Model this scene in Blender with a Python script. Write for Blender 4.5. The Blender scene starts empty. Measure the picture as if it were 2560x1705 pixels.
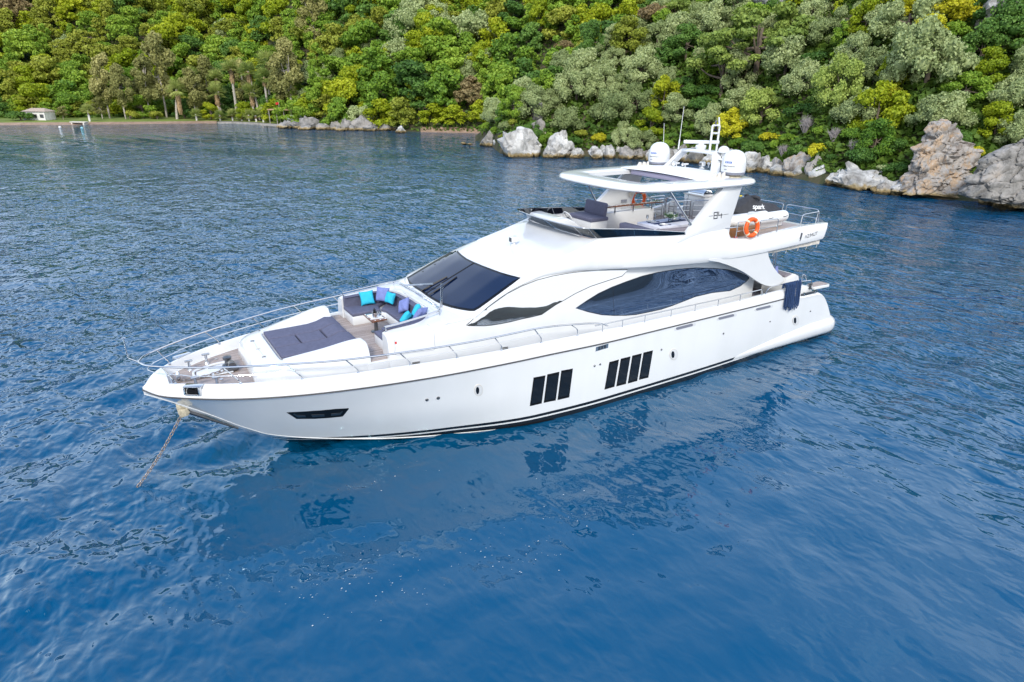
import bpy, bmesh, math, random, os
import numpy as np
from mathutils import Vector, Matrix, noise
from mathutils.bvhtree import BVHTree
from mathutils.geometry import delaunay_2d_cdt
R = math.radians
SC = bpy.context.scene
COL = SC.collection

# ------------------------------------------------------------------ camera
CAM = np.array([25.53448202, 16.9559193, 9.54178705])
FW = np.array([-0.49841853, -0.7844102, -0.36916068])
RT = np.array([-0.84616719, 0.53281824, 0.01028643])
UP = np.array([-0.18862676, -0.3174986, 0.92930866])
FPX, PW, PH = 1599.9, 2560.0, 1705.0            # focal length and photo size in pixels
cd = bpy.data.cameras.new('camera')
cam = bpy.data.objects.new('camera', cd)
COL.objects.link(cam)
cam.matrix_world = Matrix(((RT[0], UP[0], -FW[0], CAM[0]), (RT[1], UP[1], -FW[1], CAM[1]),
                           (RT[2], UP[2], -FW[2], CAM[2]), (0, 0, 0, 1)))
cd.sensor_width = 36.0
cd.lens = FPX / PW * 36.0
cd.clip_end = 3000
SC.camera = cam

# ------------------------------------------------------------------ light
SUN_EL, SUN_AZ = R(38), R(50)                   # azimuth measured from +x towards +y
w = bpy.data.worlds.new('World')
SC.world = w
w.use_nodes = True
nt = w.node_tree
nt.nodes.clear()
N = nt.nodes.new
L = nt.links.new
out = N('ShaderNodeOutputWorld')
bg = N('ShaderNodeBackground')
sky = N('ShaderNodeTexSky')
sky.sky_type = 'NISHITA'
sky.sun_disc = False
sky.sun_elevation = SUN_EL
sky.sun_rotation = math.pi / 2 - SUN_AZ
sky.air_density = 1.0
sky.dust_density = 0.6
sky.ozone_density = 2.0
bg.inputs['Strength'].default_value = 0.15
tc = N('ShaderNodeTexCoord')
sep = N('ShaderNodeSeparateXYZ')
L(tc.outputs['Generated'], sep.inputs[0])
cn = N('ShaderNodeTexNoise')                     # cloud bank: broken overhead, closed low on the open-bay side (+y)
cn.inputs['Scale'].default_value = 2.2
cn.inputs['Detail'].default_value = 6
cn.inputs['Roughness'].default_value = 0.6
mp = N('ShaderNodeMapping')
mp.inputs['Scale'].default_value = (1, 1, 2.2)
L(tc.outputs['Generated'], mp.inputs[0])
L(mp.outputs[0], cn.inputs[0])
ym = N('ShaderNodeMath'); ym.operation = 'MULTIPLY_ADD'   # noise + 0.34*y
L(sep.outputs[1], ym.inputs[0]); ym.inputs[1].default_value = 0.36
L(cn.outputs['Fac'], ym.inputs[2])
zm = N('ShaderNodeMath'); zm.operation = 'MULTIPLY_ADD'
L(sep.outputs[2], zm.inputs[0]); zm.inputs[1].default_value = -0.22
L(ym.outputs[0], zm.inputs[2])
cr = N('ShaderNodeMapRange')
cr.interpolation_type = 'SMOOTHSTEP'
L(zm.outputs[0], cr.inputs['Value'])
cr.inputs['From Min'].default_value = 0.34
cr.inputs['From Max'].default_value = 0.62
mixc = N('ShaderNodeMix'); mixc.data_type = 'RGBA'
L(cr.outputs[0], mixc.inputs['Factor'])
veil = N('ShaderNodeMix'); veil.data_type = 'RGBA'      # thin high haze
veil.inputs['Factor'].default_value = 0.75
L(sky.outputs[0], veil.inputs['A'])
vr = N('ShaderNodeValToRGB')                       # bright low sky, deeper blue overhead
ve = vr.color_ramp.elements
for p_, c_ in ((.0, (.85, .93, 1.0)), (.22, (.56, .79, 1.0)), (.38, (.17, .42, .80)), (.60, (.035, .19, .46)), (1.0, (.015, .12, .36))):
    e_ = ve[0] if p_ == 0 else ve[1] if p_ == 1.0 else ve.new(p_)
    e_.position = p_; e_.color = (*c_, 1)
L(sep.outputs[2], vr.inputs[0])
vs_ = N('ShaderNodeVectorMath'); vs_.operation = 'SCALE'
vs_.inputs['Scale'].default_value = 17.0
L(vr.outputs[0], vs_.inputs[0])
L(vs_.outputs[0], veil.inputs['B'])
L(veil.outputs['Result'], mixc.inputs['A'])
CLOUD = 11.0
mixc.inputs['B'].default_value = (CLOUD * .97, CLOUD, CLOUD * 1.05, 1)
L(mixc.outputs['Result'], bg.inputs['Color'])
L(bg.outputs[0], out.inputs[0])
ld = bpy.data.lights.new('sun', 'SUN')
ld.energy = 2.8
ld.angle = R(10)
ld.color = (1.0, 0.95, 0.86)
sun = bpy.data.objects.new('sun', ld)
COL.objects.link(sun)
sd = Vector((math.cos(SUN_EL) * math.cos(SUN_AZ), math.cos(SUN_EL) * math.sin(SUN_AZ), math.sin(SUN_EL)))
sun.rotation_euler = sd.to_track_quat('Z', 'Y').to_euler()
sun.location = (30, 30, 60)
SC.view_settings.view_transform = 'Standard'
SC.view_settings.look = 'None'
SC.view_settings.gamma = 1
SC.view_settings.exposure = 0.05
SC.cycles.max_bounces = 6
SC.cycles.glossy_bounces = 4
SC.cycles.diffuse_bounces = 3
SC.cycles.transparent_max_bounces = 8
SC.cycles.use_denoising = True

# ------------------------------------------------------------------ materials
def mat(name, col, rough=0.5, metal=0.0, ior=1.5, spec=0.5, coat=0.0, build=None):
    m = bpy.data.materials.new(name)
    m.use_nodes = True
    b = m.node_tree.nodes['Principled BSDF']
    b.inputs['Base Color'].default_value = (*col, 1)
    b.inputs['Roughness'].default_value = rough
    b.inputs['Metallic'].default_value = metal
    b.inputs['IOR'].default_value = ior
    b.inputs['Specular IOR Level'].default_value = spec
    b.inputs['Coat Weight'].default_value = coat
    b.inputs['Coat Roughness'].default_value = 0.04
    if build:
        build(m.node_tree, b)
    return m

def nd(t, kind, **kw):
    n = t.nodes.new(kind)
    for k, v in kw.items():
        if k.startswith('i_'):
            n.inputs[k[2:].replace('_', ' ')].default_value = v
        else:
            setattr(n, k, v)
    return n

def ramp(t, fac, stops):
    r = t.nodes.new('ShaderNodeValToRGB')
    e = r.color_ramp.elements
    while len(e) < len(stops):
        e.new(0.5)
    for k, (p, c) in enumerate(stops):
        e[k].position = p
        e[k].color = (*c, 1)
    t.links.new(fac, r.inputs[0])
    return r.outputs[0]

def noise_tint(col, amt, scale, bump=0.0, bscale=60, coord='Object'):
    """slight uneven colour, and optional fine bump"""
    def f(t, b):
        tcn = nd(t, 'ShaderNodeTexCoord')
        n = nd(t, 'ShaderNodeTexNoise', i_Scale=scale, i_Detail=5.0)
        t.links.new(tcn.outputs[coord], n.inputs['Vector'])
        lo = tuple(max(0, c * (1 - amt)) for c in col)
        hi = tuple(min(1, c * (1 + amt)) for c in col)
        t.links.new(ramp(t, n.outputs['Fac'], [(.3, lo), (.7, hi)]), b.inputs['Base Color'])
        if bump:
            n2 = nd(t, 'ShaderNodeTexNoise', i_Scale=bscale, i_Detail=3.0)
            t.links.new(tcn.outputs[coord], n2.inputs['Vector'])
            bp = nd(t, 'ShaderNodeBump', i_Strength=bump, i_Distance=0.01)
            t.links.new(n2.outputs['Fac'], bp.inputs['Height'])
            t.links.new(bp.outputs[0], b.inputs['Normal'])
    return f

def hull_paint(t, b):
    # white gelcoat with the painted boot stripes at fixed heights above the water
    g = nd(t, 'ShaderNodeNewGeometry')
    s = nd(t, 'ShaderNodeSeparateXYZ')
    t.links.new(g.outputs['Position'], s.inputs[0])
    mr = nd(t, 'ShaderNodeMapRange', i_From_Min=-0.5, i_From_Max=0.5)
    t.links.new(s.outputs[2], mr.inputs['Value'])
    r = t.nodes.new('ShaderNodeValToRGB')
    r.color_ramp.interpolation = 'CONSTANT'
    e = r.color_ramp.elements
    W_, B_ = (.80, .81, .82, 1), (.008, .009, .012, 1)
    e[0].position = 0; e[0].color = B_
    e[1].position = .67; e[1].color = W_
    for p, c in ((.725, B_), (.83, W_)):
        k = e.new(p); k.color = c
    t.links.new(mr.outputs[0], r.inputs[0])
    n = nd(t, 'ShaderNodeTexNoise', i_Scale=1.4, i_Detail=4.0)
    mx = nd(t, 'ShaderNodeMix', data_type='RGBA', blend_type='MULTIPLY')
    mx.inputs['Factor'].default_value = 1.0
    tcn = nd(t, 'ShaderNodeTexCoord')
    mpn = nd(t, 'ShaderNodeMapping')
    mpn.inputs['Scale'].default_value = (1, 1, .25)
    t.links.new(tcn.outputs['Object'], mpn.inputs[0])
    t.links.new(mpn.outputs[0], n.inputs['Vector'])
    t.links.new(r.outputs[0], mx.inputs['A'])
    t.links.new(ramp(t, n.outputs['Fac'], [(.3, (.965, .965, .96)), (.6, (1, 1, 1))]), mx.inputs['B'])
    t.links.new(mx.outputs['Result'], b.inputs['Base Color'])

def teak(t, b):
    tcn = nd(t, 'ShaderNodeTexCoord')
    s = nd(t, 'ShaderNodeSeparateXYZ')
    t.links.new(tcn.outputs['Object'], s.inputs[0])
    m1 = nd(t, 'ShaderNodeMath', operation='MULTIPLY'); m1.inputs[1].default_value = 1 / .075
    t.links.new(s.outputs[1], m1.inputs[0])
    fr = nd(t, 'ShaderNodeMath', operation='FRACT'); t.links.new(m1.outputs[0], fr.inputs[0])
    fl = nd(t, 'ShaderNodeMath', operation='FLOOR'); t.links.new(m1.outputs[0], fl.inputs[0])
    wn = nd(t, 'ShaderNodeTexWhiteNoise', noise_dimensions='1D'); t.links.new(fl.outputs[0], wn.inputs['W'])
    n = nd(t, 'ShaderNodeTexNoise', i_Scale=3.0, i_Detail=6.0)
    mpn = nd(t, 'ShaderNodeMapping'); mpn.inputs['Scale'].default_value = (.6, 12, 1)
    t.links.new(tcn.outputs['Object'], mpn.inputs[0]); t.links.new(mpn.outputs[0], n.inputs['Vector'])
    ad = nd(t, 'ShaderNodeMath', operation='MULTIPLY_ADD'); ad.inputs[1].default_value = .35
    t.links.new(wn.outputs[0], ad.inputs[0]); t.links.new(n.outputs['Fac'], ad.inputs[2])
    wood = ramp(t, ad.outputs[0], [(.3, (.30, .235, .205)), (.95, (.50, .42, .38))])
    gt = nd(t, 'ShaderNodeMath', operation='GREATER_THAN'); gt.inputs[1].default_value = .88
    t.links.new(fr.outputs[0], gt.inputs[0])
    mx = nd(t, 'ShaderNodeMix', data_type='RGBA')
    t.links.new(gt.outputs[0], mx.inputs['Factor']); t.links.new(wood, mx.inputs['A'])
    mx.inputs['B'].default_value = (.05, .045, .045, 1)
    t.links.new(mx.outputs['Result'], b.inputs['Base Color'])

M = {}
M['gel'] = mat('white_gelcoat', (.69, .70, .71), .16, coat=.3, build=noise_tint((.69, .70, .71), .02, 2))
M['hull'] = mat('hull_paint', (.76, .77, .78), .14, coat=.4, build=hull_paint)
M['nonskid'] = mat('nonskid_white', (.76, .77, .78), .55, build=noise_tint((.76, .77, .78), .03, 3, .3, 150))
M['teak'] = mat('teak_planks', (.4, .33, .28), .6, build=teak)
M['wood'] = mat('varnished_wood', (.16, .06, .025), .2, coat=.6, build=noise_tint((.16, .06, .025), .4, 8))
M['teakside'] = mat('varnished_teak_panel', (.22, .10, .035), .3, coat=.3, build=noise_tint((.22, .10, .035), .25, 5))
M['steel'] = mat('polished_steel', (.56, .575, .60), .10, metal=1.0)
M['dsteel'] = mat('dark_steel', (.16, .165, .175), .3, metal=.9)
M['rubber'] = mat('black_rubber', (.015, .015, .017), .45)
M['rub'] = mat('rub_rail_strip', (.06, .055, .055), .35)
M['cush'] = mat('slate_fabric', (.095, .1, .155), .85, build=noise_tint((.10, .105, .165), .12, 12, .25, 90))
M['cush2'] = mat('taupe_grey_fabric', (.20, .18, .21), .85, build=noise_tint((.20, .18, .21), .1, 12, .25, 90))
M['cyan'] = mat('turquoise_fabric', (.02, .42, .60), .8, build=noise_tint((.02, .43, .62), .1, 14, .3, 80))
M['lav'] = mat('lavender_blue_fabric', (.17, .21, .46), .8, build=noise_tint((.17, .21, .46), .1, 14, .3, 80))
M['canvas'] = mat('beige_canvas', (.62, .58, .52), .8, build=noise_tint((.62, .58, .52), .1, 9, .4, 60))
M['mauve'] = mat('lavender_grey_lining', (.33, .31, .42), .7, build=noise_tint((.33, .31, .42), .05, 4))
M['glass_side'] = mat('mirror_tinted_glass', (.15, .215, .33), .008, metal=.92)
M['glass_pilot'] = mat('mirror_film_glass', (.60, .62, .64), .008, metal=.95)
M['glass_front'] = mat('dark_windscreen_glass', (.003, .011, .04), .015, ior=1.5, spec=.55)
M['glass_hull'] = mat('black_hull_glass', (.006, .006, .008), .03, ior=1.6, spec=.6)
M['frame_blk'] = mat('black_frame', (.006, .006, .007), .35, spec=.25)
M['red'] = mat('red_plastic', (.55, .02, .02), .4)
M['orange'] = mat('orange_lifebuoy', (.85, .11, .012), .45, build=noise_tint((.85, .11, .012), .12, 10))
M['tape'] = mat('buoy_reflective_tape', (.78, .62, .42), .5)
M['rope'] = mat('navy_rope', (.018, .048, .135), .85, build=noise_tint((.018, .048, .135), .35, 30, .5, 120))
M['chain'] = mat('galvanised_chain', (.30, .27, .25), .55, metal=.6, build=noise_tint((.30, .26, .24), .3, 30))
M['cover'] = mat('charcoal_cover', (.035, .036, .042), .8, build=noise_tint((.035, .036, .042), .2, 6, .4, 50))
M['pvc'] = mat('white_tender_tube', (.76, .76, .76), .4, build=noise_tint((.76, .76, .76), .03, 5))
M['aqua'] = mat('aqua_liner', (.25, .52, .60), .4, build=noise_tint((.25, .52, .60), .1, 4))
M['grey'] = mat('mid_grey_plastic', (.2, .21, .26), .5)
M['letter'] = mat('dark_lettering', (.05, .055, .07), .35)
M['blue_l'] = mat('blue_lettering', (.02, .10, .42), .4)
M['white_l'] = mat('white_lettering', (.8, .8, .8), .5)
M['cloth'] = mat('white_tablecloth', (.70, .71, .80), .8, build=noise_tint((.70, .71, .80), .04, 6))
M['navy'] = mat('navy_napkin', (.01, .025, .10), .8)
M['china'] = mat('white_china', (.8, .8, .8), .15)
M['leaf_g'] = mat('posy_leaves', (.08, .2, .05), .6)
M['petal'] = mat('white_petals', (.78, .8, .66), .7)
M['yellow'] = mat('yellow_strap', (.8, .6, .03), .5)
M['antif'] = mat('fouled_white_paint', (.50, .45, .33), .7, build=noise_tint((.52, .46, .34), .35, 14))

def clear_glass(name, tint, mixf):
    m = bpy.data.materials.new(name)
    m.use_nodes = True
    t = m.node_tree
    t.nodes.clear()
    o = t.nodes.new('ShaderNodeOutputMaterial')
    tr = nd(t, 'ShaderNodeBsdfTransparent', i_Color=(*tint, 1))
    gl = nd(t, 'ShaderNodeBsdfGlossy', i_Roughness=0.02)
    gl.inputs['Color'].default_value = (.9, .95, 1, 1)
    fr = nd(t, 'ShaderNodeFresnel', i_IOR=1.5)
    mt = nd(t, 'ShaderNodeMath', operation='ADD'); mt.inputs[1].default_value = mixf
    t.links.new(fr.outputs[0], mt.inputs[0])
    ms = t.nodes.new('ShaderNodeMixShader')
    t.links.new(mt.outputs[0], ms.inputs[0]); t.links.new(tr.outputs[0], ms.inputs[1]); t.links.new(gl.outputs[0], ms.inputs[2])
    t.links.new(ms.outputs[0], o.inputs[0])
    return m
M['screen'] = clear_glass('smoked_screen_glass', (.17, .26, .35), .04)
M['clear'] = clear_glass('clear_glass', (.88, .9, .92), .06)

# ------------------------------------------------------------------ object helpers
ORG = {}
def link(o):
    COL.objects.link(o)
    return o

def thing(name, label, cat, loc=(0, 0, 0), group=None):
    o = bpy.data.objects.new(name, None)
    o.empty_display_size = 0.3
    o.location = loc
    o['label'] = label
    o['category'] = cat
    if group:
        o['group'] = group
    ORG[o.name] = Vector(loc)
    return link(o)

def tag(o, label, cat, group=None):
    o['label'] = label
    o['category'] = cat
    if group:
        o['group'] = group
    return o

def mesh_obj(name, verts, faces, mats, parent=None, origin=None, angle=35, mi=None, kind=None):
    """one mesh object; vertices are given in scene coordinates"""
    if parent is not None:
        org = ORG.get(parent.name)
    else:
        org = Vector(origin) if origin is not None else Vector((0, 0, 0))
    me = bpy.data.meshes.new(name)
    v = [(p[0] - org[0], p[1] - org[1], p[2] - org[2]) for p in verts]
    me.from_pydata(v, [], faces)
    if not isinstance(mats, (list, tuple)):
        mats = [mats]
    for m in mats:
        me.materials.append(m)
    if mi is not None:
        me.polygons.foreach_set('material_index', mi)
    if angle:
        me.polygons.foreach_set('use_smooth', [True] * len(me.polygons))
        me.set_sharp_from_angle(angle=R(angle))
    me.update()
    o = bpy.data.objects.new(name, me)
    link(o)
    if parent is not None:
        o.parent = parent
        ORG[o.name] = org
    else:
        o.location = org
        ORG[o.name] = org
    if kind:
        o['kind'] = kind
    return o

class MB:
    def __init__(s):
        s.v, s.f, s.mi, s.cur = [], [], [], 0
    def add(s, vs, fs):
        b = len(s.v)
        s.v.extend([tuple(p) for p in vs])
        for f in fs:
            s.f.append(tuple(b + i for i in f))
            s.mi.append(s.cur)
        return s
    def box(s, c, d, r=0.0, rot=None, seg=2, taper=None):
        bm = bmesh.new()
        bmesh.ops.create_cube(bm, size=1)
        for v in bm.verts:
            v.co = Vector((v.co.x * d[0], v.co.y * d[1], v.co.z * d[2]))
            if taper and v.co.z > 0:
                v.co.x *= taper; v.co.y *= taper
        if r > 0:
            bmesh.ops.bevel(bm, geom=bm.edges[:], offset=min(r, .49 * min(d)), segments=seg, profile=.5, affect='EDGES')
        Mx = rot.to_4x4() if rot is not None else Matrix()
        bm.verts.ensure_lookup_table()
        vs = [Mx @ v.co + Vector(c) for v in bm.verts]
        fs = [[v.index for v in f.verts] for f in bm.faces]
        bm.free()
        return s.add(vs, fs)
    def prism(s, poly, z0, z1, r=0.0, axis='z', seg=2):
        """polygon in two axes extruded along the third"""
        bm = bmesh.new()
        def P(a, b, c):
            return {'z': (a, b, c), 'y': (a, c, b), 'x': (c, a, b)}[axis]
        lo = [bm.verts.new(P(a, b, z0)) for a, b in poly]
        hi = [bm.verts.new(P(a, b, z1)) for a, b in poly]
        n = len(poly)
        bm.faces.new(lo); bm.faces.new(hi)
        for i in range(n):
            bm.faces.new((lo[i], lo[(i + 1) % n], hi[(i + 1) % n], hi[i]))
        bmesh.ops.recalc_face_normals(bm, faces=bm.faces[:])
        if r > 0:
            bmesh.ops.bevel(bm, geom=bm.edges[:], offset=r, segments=seg, profile=.5, affect='EDGES', clamp_overlap=True)
        bm.verts.ensure_lookup_table()
        bm.verts.index_update()
        vs = [v.co.copy() for v in bm.verts]
        fs = [[v.index for v in f.verts] for f in bm.faces]
        bm.free()
        return s.add(vs, fs)
    def tube(s, path, r, seg=8, closed=False, caps=True):
        P = [Vector(p) for p in path]
        n = len(P)
        rr = r if isinstance(r, (list, tuple)) else [r] * n
        rings = []
        prev = None
        for i in range(n):
            if closed:
                t = P[(i + 1) % n] - P[i - 1]
            else:
                t = P[min(i + 1, n - 1)] - P[max(i - 1, 0)]
            if t.length < 1e-9:
                t = Vector((0, 0, 1))
            t.normalize()
            if prev is None:
                a = Vector((0, 0, 1)) if abs(t.z) < .9 else Vector((1, 0, 0))
                u = t.cross(a).normalized()
            else:
                u = (prev - t * prev.dot(t))
                u = u.normalized() if u.length > 1e-6 else t.orthogonal().normalized()
            prev = u
            v = t.cross(u)
            rings.append([P[i] + (u * math.cos(2 * math.pi * k / seg) + v * math.sin(2 * math.pi * k / seg)) * rr[i] for k in range(seg)])
        return s.loft(rings, ring_closed=True, path_closed=closed, caps=caps and not closed)
    def loft(s, rings, ring_closed=False, path_closed=False, caps=False):
        m = len(rings[0]); n = len(rings)
        vs = [p for r_ in rings for p in r_]
        fs = []
        for i in range(n if path_closed else n - 1):
            j = (i + 1) % n
            for k in range(m if ring_closed else m - 1):
                l = (k + 1) % m
                fs.append((i * m + k, i * m + l, j * m + l, j * m + k))
        if caps:
            fs.append(tuple(range(m - 1, -1, -1)))
            fs.append(tuple((n - 1) * m + k for k in range(m)))
        return s.add(vs, fs)
    def lathe(s, prof, c, seg=24, axis='z', rot=None):
        rings = []
        for (rad, h) in prof:
            ring = []
            for k in range(seg):
                a = 2 * math.pi * k / seg
                p = Vector((rad * math.cos(a), rad * math.sin(a), h))
                if axis == 'y':
                    p = Vector((p.x, p.z, p.y))
                if axis == 'x':
                    p = Vector((p.z, p.x, p.y))
                if rot is not None:
                    p = rot @ p
                ring.append(p + Vector(c))
            rings.append(ring)
        return s.loft(rings, ring_closed=True, caps=True)
    def build(s, name, m, parent=None, origin=None, angle=35, kind=None):
        return mesh_obj(name, s.v, s.f, m, parent, origin, angle, s.mi if isinstance(m, (list, tuple)) else None, kind)

def fix_normals(o):
    bm = bmesh.new()
    bm.from_mesh(o.data)
    bmesh.ops.remove_doubles(bm, verts=bm.verts[:], dist=1e-4)
    bmesh.ops.recalc_face_normals(bm, faces=bm.faces[:])
    bm.to_mesh(o.data)
    bm.free()
    o.data.set_sharp_from_angle(angle=R(32))
    return o

def pchip(xs, ys, x):
    xs = np.asarray(xs, float); ys = np.asarray(ys, float)
    o = np.argsort(xs); xs = xs[o]; ys = ys[o]
    h = np.diff(xs); d = np.diff(ys) / h
    m = np.zeros(len(xs))
    m[0], m[-1] = d[0], d[-1]
    for i in range(1, len(xs) - 1):
        if d[i - 1] * d[i] > 0:
            w1 = 2 * h[i] + h[i - 1]; w2 = h[i] + 2 * h[i - 1]
            m[i] = (w1 + w2) / (w1 / d[i - 1] + w2 / d[i])
    x = np.clip(np.asarray(x, float), xs[0], xs[-1])
    i = np.clip(np.searchsorted(xs, x) - 1, 0, len(h) - 1)
    t = (x - xs[i]) / h[i]
    return ((1 + 2 * t) * (1 - t) ** 2 * ys[i] + t * (1 - t) ** 2 * h[i] * m[i] + t * t * (3 - 2 * t) * ys[i + 1] + t * t * (t - 1) * h[i] * m[i + 1])

def smooth_path(pts, n=8, closed=False):
    """Catmull-Rom through the points"""
    P = [Vector(p) for p in pts]
    out_ = []
    m = len(P)
    for i in range(m if closed else m - 1):
        p0 = P[i - 1] if (closed or i > 0) else P[0] * 2 - P[1]
        p1 = P[i]; p2 = P[(i + 1) % m]
        p3 = P[(i + 2) % m] if (closed or i + 2 < m) else P[-1] * 2 - P[-2]
        for k in range(n):
            t = k / n
            out_.append(.5 * ((2 * p1) + (p2 - p0) * t + (2 * p0 - 5 * p1 + 4 * p2 - p3) * t * t + (3 * p1 - p0 - 3 * p2 + p3) * t ** 3))
    if not closed:
        out_.append(P[-1])
    return out_

def round_path(pts, rad=.08, n=5):
    """polyline with rounded corners"""
    P = [Vector(p) for p in pts]
    res = [P[0]]
    for i in range(1, len(P) - 1):
        a = (P[i - 1] - P[i]); b = (P[i + 1] - P[i])
        r_ = min(rad, a.length * .48, b.length * .48)
        p = P[i] + a.normalized() * r_; q = P[i] + b.normalized() * r_
        for k in range(n + 1):
            t = k / n
            res.append(p * (1 - t) ** 2 + P[i] * 2 * t * (1 - t) + q * t * t)
    res.append(P[-1])
    return res

def section(pts, corners, sub):
    """resample a cross-section: smooth between the corner points"""
    n = len(pts)
    idx = sorted(set([0, n - 1] + list(corners)))
    res = []
    for a, b in zip(idx[:-1], idx[1:]):
        seg = [Vector((p[0], p[1], 0)) for p in pts[a:b + 1]]
        sp = smooth_path(seg, sub) if len(seg) > 2 else [seg[0].lerp(seg[1], k / sub) for k in range(sub)] + [seg[1]]
        res += [(p.x, p.y) for p in (sp if not res else sp[1:])]
    return res

def body(table, xs, corners, sub, shear=None):
    """loft a table {x: [(y, z), ...]} (port half) into a mirrored shell; returns verts, faces"""
    X = [t[0] for t in table]
    k = len(table[0][1])
    cols = np.zeros((len(xs), k, 2))
    for j in range(k):
        for c in range(2):
            cols[:, j, c] = pchip(X, [t[1][j][c] for t in table], xs)
    verts, faces = [], []
    rows = []
    for i, x in enumerate(xs):
        s = section([tuple(p) for p in cols[i]], corners, sub)
        rows.append(s)
    m = len(rows[0])
    for side in (1, -1):
        b = len(verts)
        for i, x in enumerate(xs):
            for (y, z) in rows[i]:
                dx = shear(x, z) if shear else 0
                verts.append((x + dx, side * y, z))
        for i in range(len(xs) - 1):
            for j in range(m - 1):
                q = (b + i * m + j, b + i * m + j + 1, b + (i + 1) * m + j + 1, b + (i + 1) * m + j)
                faces.append(q if side == 1 else q[::-1])
    for i in (0, len(xs) - 1):                  # end caps: the true cross-section
        ring = [i * m + j for j in range(m)] + [len(xs) * m + i * m + j for j in range(m - 1, -1, -1)]
        keep = [q for n_, q in enumerate(ring) if (Vector(verts[q]) - Vector(verts[ring[n_ - 1]])).length > 1e-5]
        if len(keep) > 2:
            faces.append(tuple(keep))
    return verts, faces, rows

def bvh_of(o):
    me = o.data
    return BVHTree.FromPolygons([v.co + ORG[o.name] for v in me.vertices], [list(p.vertices) for p in me.polygons])

def pray(px, py):
    d = FW + RT * (px - PW / 2) / FPX - UP * (py - PH / 2) / FPX
    return Vector(d).normalized()
def on_plane(px, py, axis, val):
    d = pray(px, py)
    t = (val - CAM[axis]) / d[axis]
    return Vector(CAM) + d * t
def crop(x0, y0, x1, size):
    s = (x1 - x0) / size
    return lambda a, b: (x0 + a * s, y0 + b * s)

def patch(poly_px, bvh, step=9.0):
    """outline traced on the photograph laid on the real surface -> points, normals, triangles"""
    pts = []
    n = len(poly_px)
    for i in range(n):
        a = Vector(poly_px[i]); b = Vector(poly_px[(i + 1) % n])
        k = max(1, int((b - a).length / step))
        for j in range(k):
            pts.append(a.lerp(b, j / k))
    nb = len(pts)
    xs = [p.x for p in pts]; ys = [p.y for p in pts]
    poly = [(p.x, p.y) for p in pts]
    def inside(x, y):
        c = False
        for i in range(nb):
            x1, y1 = poly[i]; x2, y2 = poly[i - 1]
            if (y1 > y) != (y2 > y) and x < (x2 - x1) * (y - y1) / (y2 - y1) + x1:
                c = not c
        return c
    y = min(ys) + step / 2
    while y < max(ys):
        x = min(xs) + step / 2
        while x < max(xs):
            if inside(x, y) and min((x - p.x) ** 2 + (y - p.y) ** 2 for p in pts[:nb]) > (step * .6) ** 2:
                pts.append(Vector((x, y)))
            x += step
        y += step
    vs, es, fs, _, _, _ = delaunay_2d_cdt([Vector((p.x, p.y)) for p in pts], [], [list(range(nb))], 1, 1e-6)
    P, Nn = [], []
    for v in vs:
        h, nrm, _, _ = bvh.ray_cast(Vector(CAM), pray(v.x, v.y))
        if h is None:
            h, nrm, _, _ = bvh.find_nearest(Vector(CAM) + pray(v.x, v.y) * 20)
        if nrm.dot(pray(v.x, v.y)) > 0:
            nrm = -nrm
        P.append(h); Nn.append(nrm)
    return P, Nn, [list(f) for f in fs], nb

def panel(name, poly_px, bvh, m, parent, off=.005, step=9.0, mirror=True, thick=.02):
    P, Nn, F, nb = patch(poly_px, bvh, step)
    objs = []
    for s in ((1, -1) if mirror else (1,)):
        V = [p + n * off for p, n in zip(P, Nn)]
        k = len(V)
        V = V + [p - n * thick for p, n in zip(P[:nb], Nn[:nb])]
        if s == -1:
            V = [Vector((p.x, -p.y, p.z)) for p in V]
        fs = [tuple(f) for f in F] + [(i, (i + 1) % nb, k + (i + 1) % nb, k + i) for i in range(nb)]
        mb = MB().add(V, fs)
        o = mb.build(name, m, parent, angle=40)
        fix_normals(o)
        if sum(p.normal.y * s * p.area for p in o.data.polygons if p.index >= 0) < 0 and abs(Nn[0].y) > .5:
            o.data.flip_normals()
        objs.append(o)
    return objs

def line_on(name, px_pts, bvh, m, parent, r=.008, mirror=True, sub=6):
    pts = smooth_path([(p[0], p[1], 0) for p in px_pts], sub)
    P = []
    for v in pts:
        h, nrm, _, _ = bvh.ray_cast(Vector(CAM), pray(v.x, v.y))
        if h is not None:
            P.append(h)
    o = MB().tube(P, r, 6).build(name, m, parent)
    if mirror:
        MB().tube([(p.x, -p.y, p.z) for p in P], r, 6).build(name, m, parent)
    return o

def text_mesh(s, size, extrude=.002, spacing=1.0, shear=0.0, bold=0.0):
    c = bpy.data.curves.new('t', 'FONT')
    c.body = s
    c.size = size
    c.extrude = extrude
    c.space_character = spacing
    c.shear = shear
    c.offset = bold
    c.align_x = 'CENTER'
    c.align_y = 'CENTER'
    o = bpy.data.objects.new('t', c)
    COL.objects.link(o)
    dg = bpy.context.evaluated_depsgraph_get()
    me = bpy.data.meshes.new_from_object(o.evaluated_get(dg))
    vs = [v.co.copy() for v in me.vertices]
    fs = [list(p.vertices) for p in me.polygons]
    bpy.data.objects.remove(o)
    bpy.data.meshes.remove(me)
    return vs, fs
# ================================================================== WATER, SHORE, HILLS
FH = np.array([FW[0], FW[1]]); FH /= np.linalg.norm(FH)
RH = np.array([FH[1], -FH[0]])
if RH.dot(RT[:2]) < 0:
    RH = -RH
KF = FPX / math.cos(R(21.66))
def col_dir(px):
    """horizontal direction seen at a column of the photograph (at the horizon)"""
    d = FH + RH * (px - PW / 2) / KF
    return d / np.linalg.norm(d)
def ground(px, py):
    p = on_plane(px, py, 2, 0.0)
    return math.hypot(p.x - CAM[0], p.y - CAM[1])
def pos(px, D):
    d = col_dir(px)
    return CAM[0] + d[0] * D, CAM[1] + d[1] * D

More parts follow.
